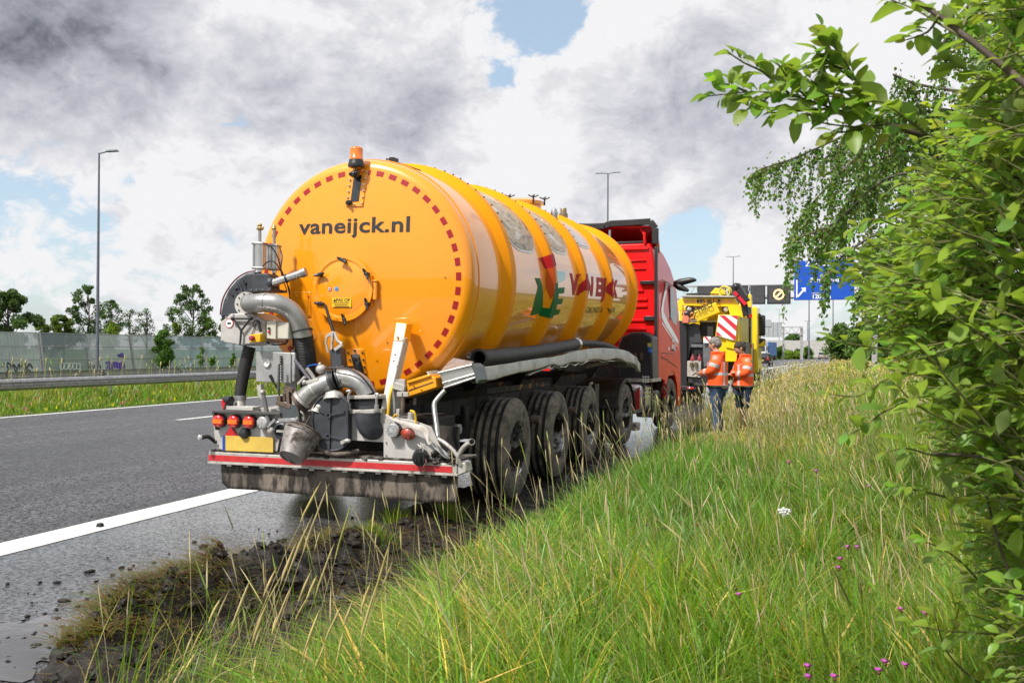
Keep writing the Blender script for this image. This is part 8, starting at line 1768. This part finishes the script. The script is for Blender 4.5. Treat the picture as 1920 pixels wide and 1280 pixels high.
    for vr in range(8):
        S_ = [q for q in rest if q[4] == vr]
        if not S_: continue
        v, f = TPL[vr]; p = np.array([tuple(q[0]-o0) for q in S_]); d = np.array([tuple(q[1]) for q in S_]); nr = np.array([tuple(q[2]) for q in S_]); x = np.cross(d, nr); sz = np.array([q[3] for q in S_])[:, None, None]; tt = np.array([q[5] for q in S_])
        w = p[:, None]+sz*(v[None, :, :1]*x[:, None]+v[None, :, 1:2]*d[:, None]+v[None, :, 2:]*nr[:, None]); k = len(S_); F = (np.arange(k)*len(v))[:, None, None]+f[None]; parts.append((w.reshape(-1, 3), F.reshape(-1, 3), np.repeat(tt, len(v), 0)))
    v, f, c = join(parts); o = npmesh('foliage', v, f, bushleaf, parent=t, col=c); o['kind'] = 'stuff'
bush()

# ------------------------------------------------------------------ flowers and weeds in the grass
purple = pm('purple flower', (.42, .06, .36), .7, var=.2, vscale=90); budm = pm('brown bud', (.12, .06, .03), .8); stemg = pm('green stem', (.08, .14, .03), .7)
def flower(px, py, Y, lab, grp, bud=False):
    e = at(px, py, Y); t = thing('knapweed', lab, 'flower', (e.x, Y, 0), group=grp); M().tube([(.03, .02, 0), (.01, 0, e.z*.5), (0, 0, e.z-.01)], .0018, 5).build('stem', stemg, t); s = .0085
    M().ell((0, 0, e.z), (s*.75, s*.75, s), 8, 6).build('bud', budm, t)
    if not bud:
        m = M()
        for k in range(14): a = k*2*math.pi/14; m.add([(0, 0, e.z+.004), (s*1.5*math.cos(a-.16), s*1.5*math.sin(a-.16), e.z+.015), (s*1.7*math.cos(a+.05), s*1.7*math.sin(a+.05), e.z+.011)], [(0, 1, 2)])
        m.ell((0, 0, e.z+.010), (s*.8, s*.8, s*.5), 8, 5); m.build('blossom', purple, t, auto=180)
Gp, Gb = 'purple knapweed flowers in the grass', 'brown knapweed buds in the grass'
for px, py in ((1590, 1028), (1608, 1028), (1576, 1050), (1573, 1067), (1515, 1252), (1565, 1272), (1648, 1260), (1698, 1250), (1660, 1244), (1386, 1117), (1516, 1272), (1630, 914), (1690, 1145), (1735, 1152), (1531, 885), (1480, 868)): flower(px, py, 3.2+ (1280-py)*.0065, 'small purple knapweed blossom standing in the tall green grass', Gp)
for px, py in ((1212, 983), (1230, 976), (1232, 992), (1275, 1027), (1193, 1077), (1350, 1050), (1337, 1062), (1370, 1087), (1380, 1103), (1376, 1090), (1190, 1105), (1215, 1127), (1362, 1040), (1278, 1066), (1241, 990), (1308, 983)): flower(px, py, 3.3+(1280-py)*.0075, 'brown knapweed seed bud on a thin stem in the tall grass', Gb, True)
e = at(1470, 957, 5.6); t = thing('white_umbel', 'white umbel wildflower alone in the grass right of centre', 'flower', (e.x, 5.6, 0)); M().tube([(.02, 0, 0), (0, 0, e.z-.04)], .002, 5).build('stem', stemg, t); m = M(); rr_ = random.Random(3)
for k in range(26): a = rr_.uniform(0, 6.28); r = .034*math.sqrt(rr_.random()); q = V((r*math.cos(a), r*math.sin(a)*.7, e.z+.01-r*.4+rr_.uniform(-.012, .012))); m.tube([(0, 0, e.z-.04), q], .0008, 3, False); m.ell(q, (.0065, .0065, .004), 6, 4)
m.build('blossom', pm('white petals', (.75, .76, .78), .6), t)
wl = leafmat('weed leaf', (.085, .19, .025), (.10, .19, .05), (.18, .36, .03), .5, True, .35)
def weed(px, py, Y, n, L0, lab):
    e = at(px, py, Y); t = thing('leafy_weed', lab, 'weed', (e.x, Y, 0)); M().tube([(0, 0, 0), (.01, 0, e.z*.6), (0, 0, e.z)], [.004, .003, .0015], 5).build('stem', stemg, t); rr_ = random.Random(px)
    for k in range(n):
        u = .35+.65*k/n; a = k*2.4; z = e.z*u; L_ = L0*(1.2-.75*u)*rr_.uniform(.8, 1.1); d = V((math.cos(a), math.sin(a), rr_.uniform(.15, .5))).normalized(); s = d.cross(V((0, 0, 1))).normalized(); vs = []; fs = []; nn = 7
        for i in range(nn): q = V((0, 0, z))+d*L_*(i/nn)+V((0, 0, -.35*L_*(i/nn)**2)); b = len(vs); w = L_*.26*math.sin(math.pi*(i+.6)/(nn+.5)); vs += [q, q+s*w+d*w*.7, q+d*L_*.07, q-s*w+d*w*.7]; fs += [(b, b+1, b+2), (b, b+2, b+3)]
        me = bpy.data.meshes.new('leaf'); me.from_pydata(vs, [], fs); c = me.color_attributes.new('tint', 'FLOAT_COLOR', 'POINT'); g = rr_.uniform(.8, 1.25)
        for q in c.data: q.color = (g, g, g, 1)
        me.materials.append(wl); o = bpy.data.objects.new('leaf', me); COL.objects.link(o); o.parent = t
weed(1290, 965, 5.6, 16, .22, 'tall weed with feathery toothed leaves in the middle of the grass'); weed(1190, 1000, 5.3, 12, .16, 'shorter toothed weed left of the tall feathery one'); weed(1510, 1090, 4.2, 10, .16, 'broad leaved green weed low in the grass near the bush'); weed(1335, 905, 7.0, 12, .18, 'pale green weed near the road edge behind the feathery one')
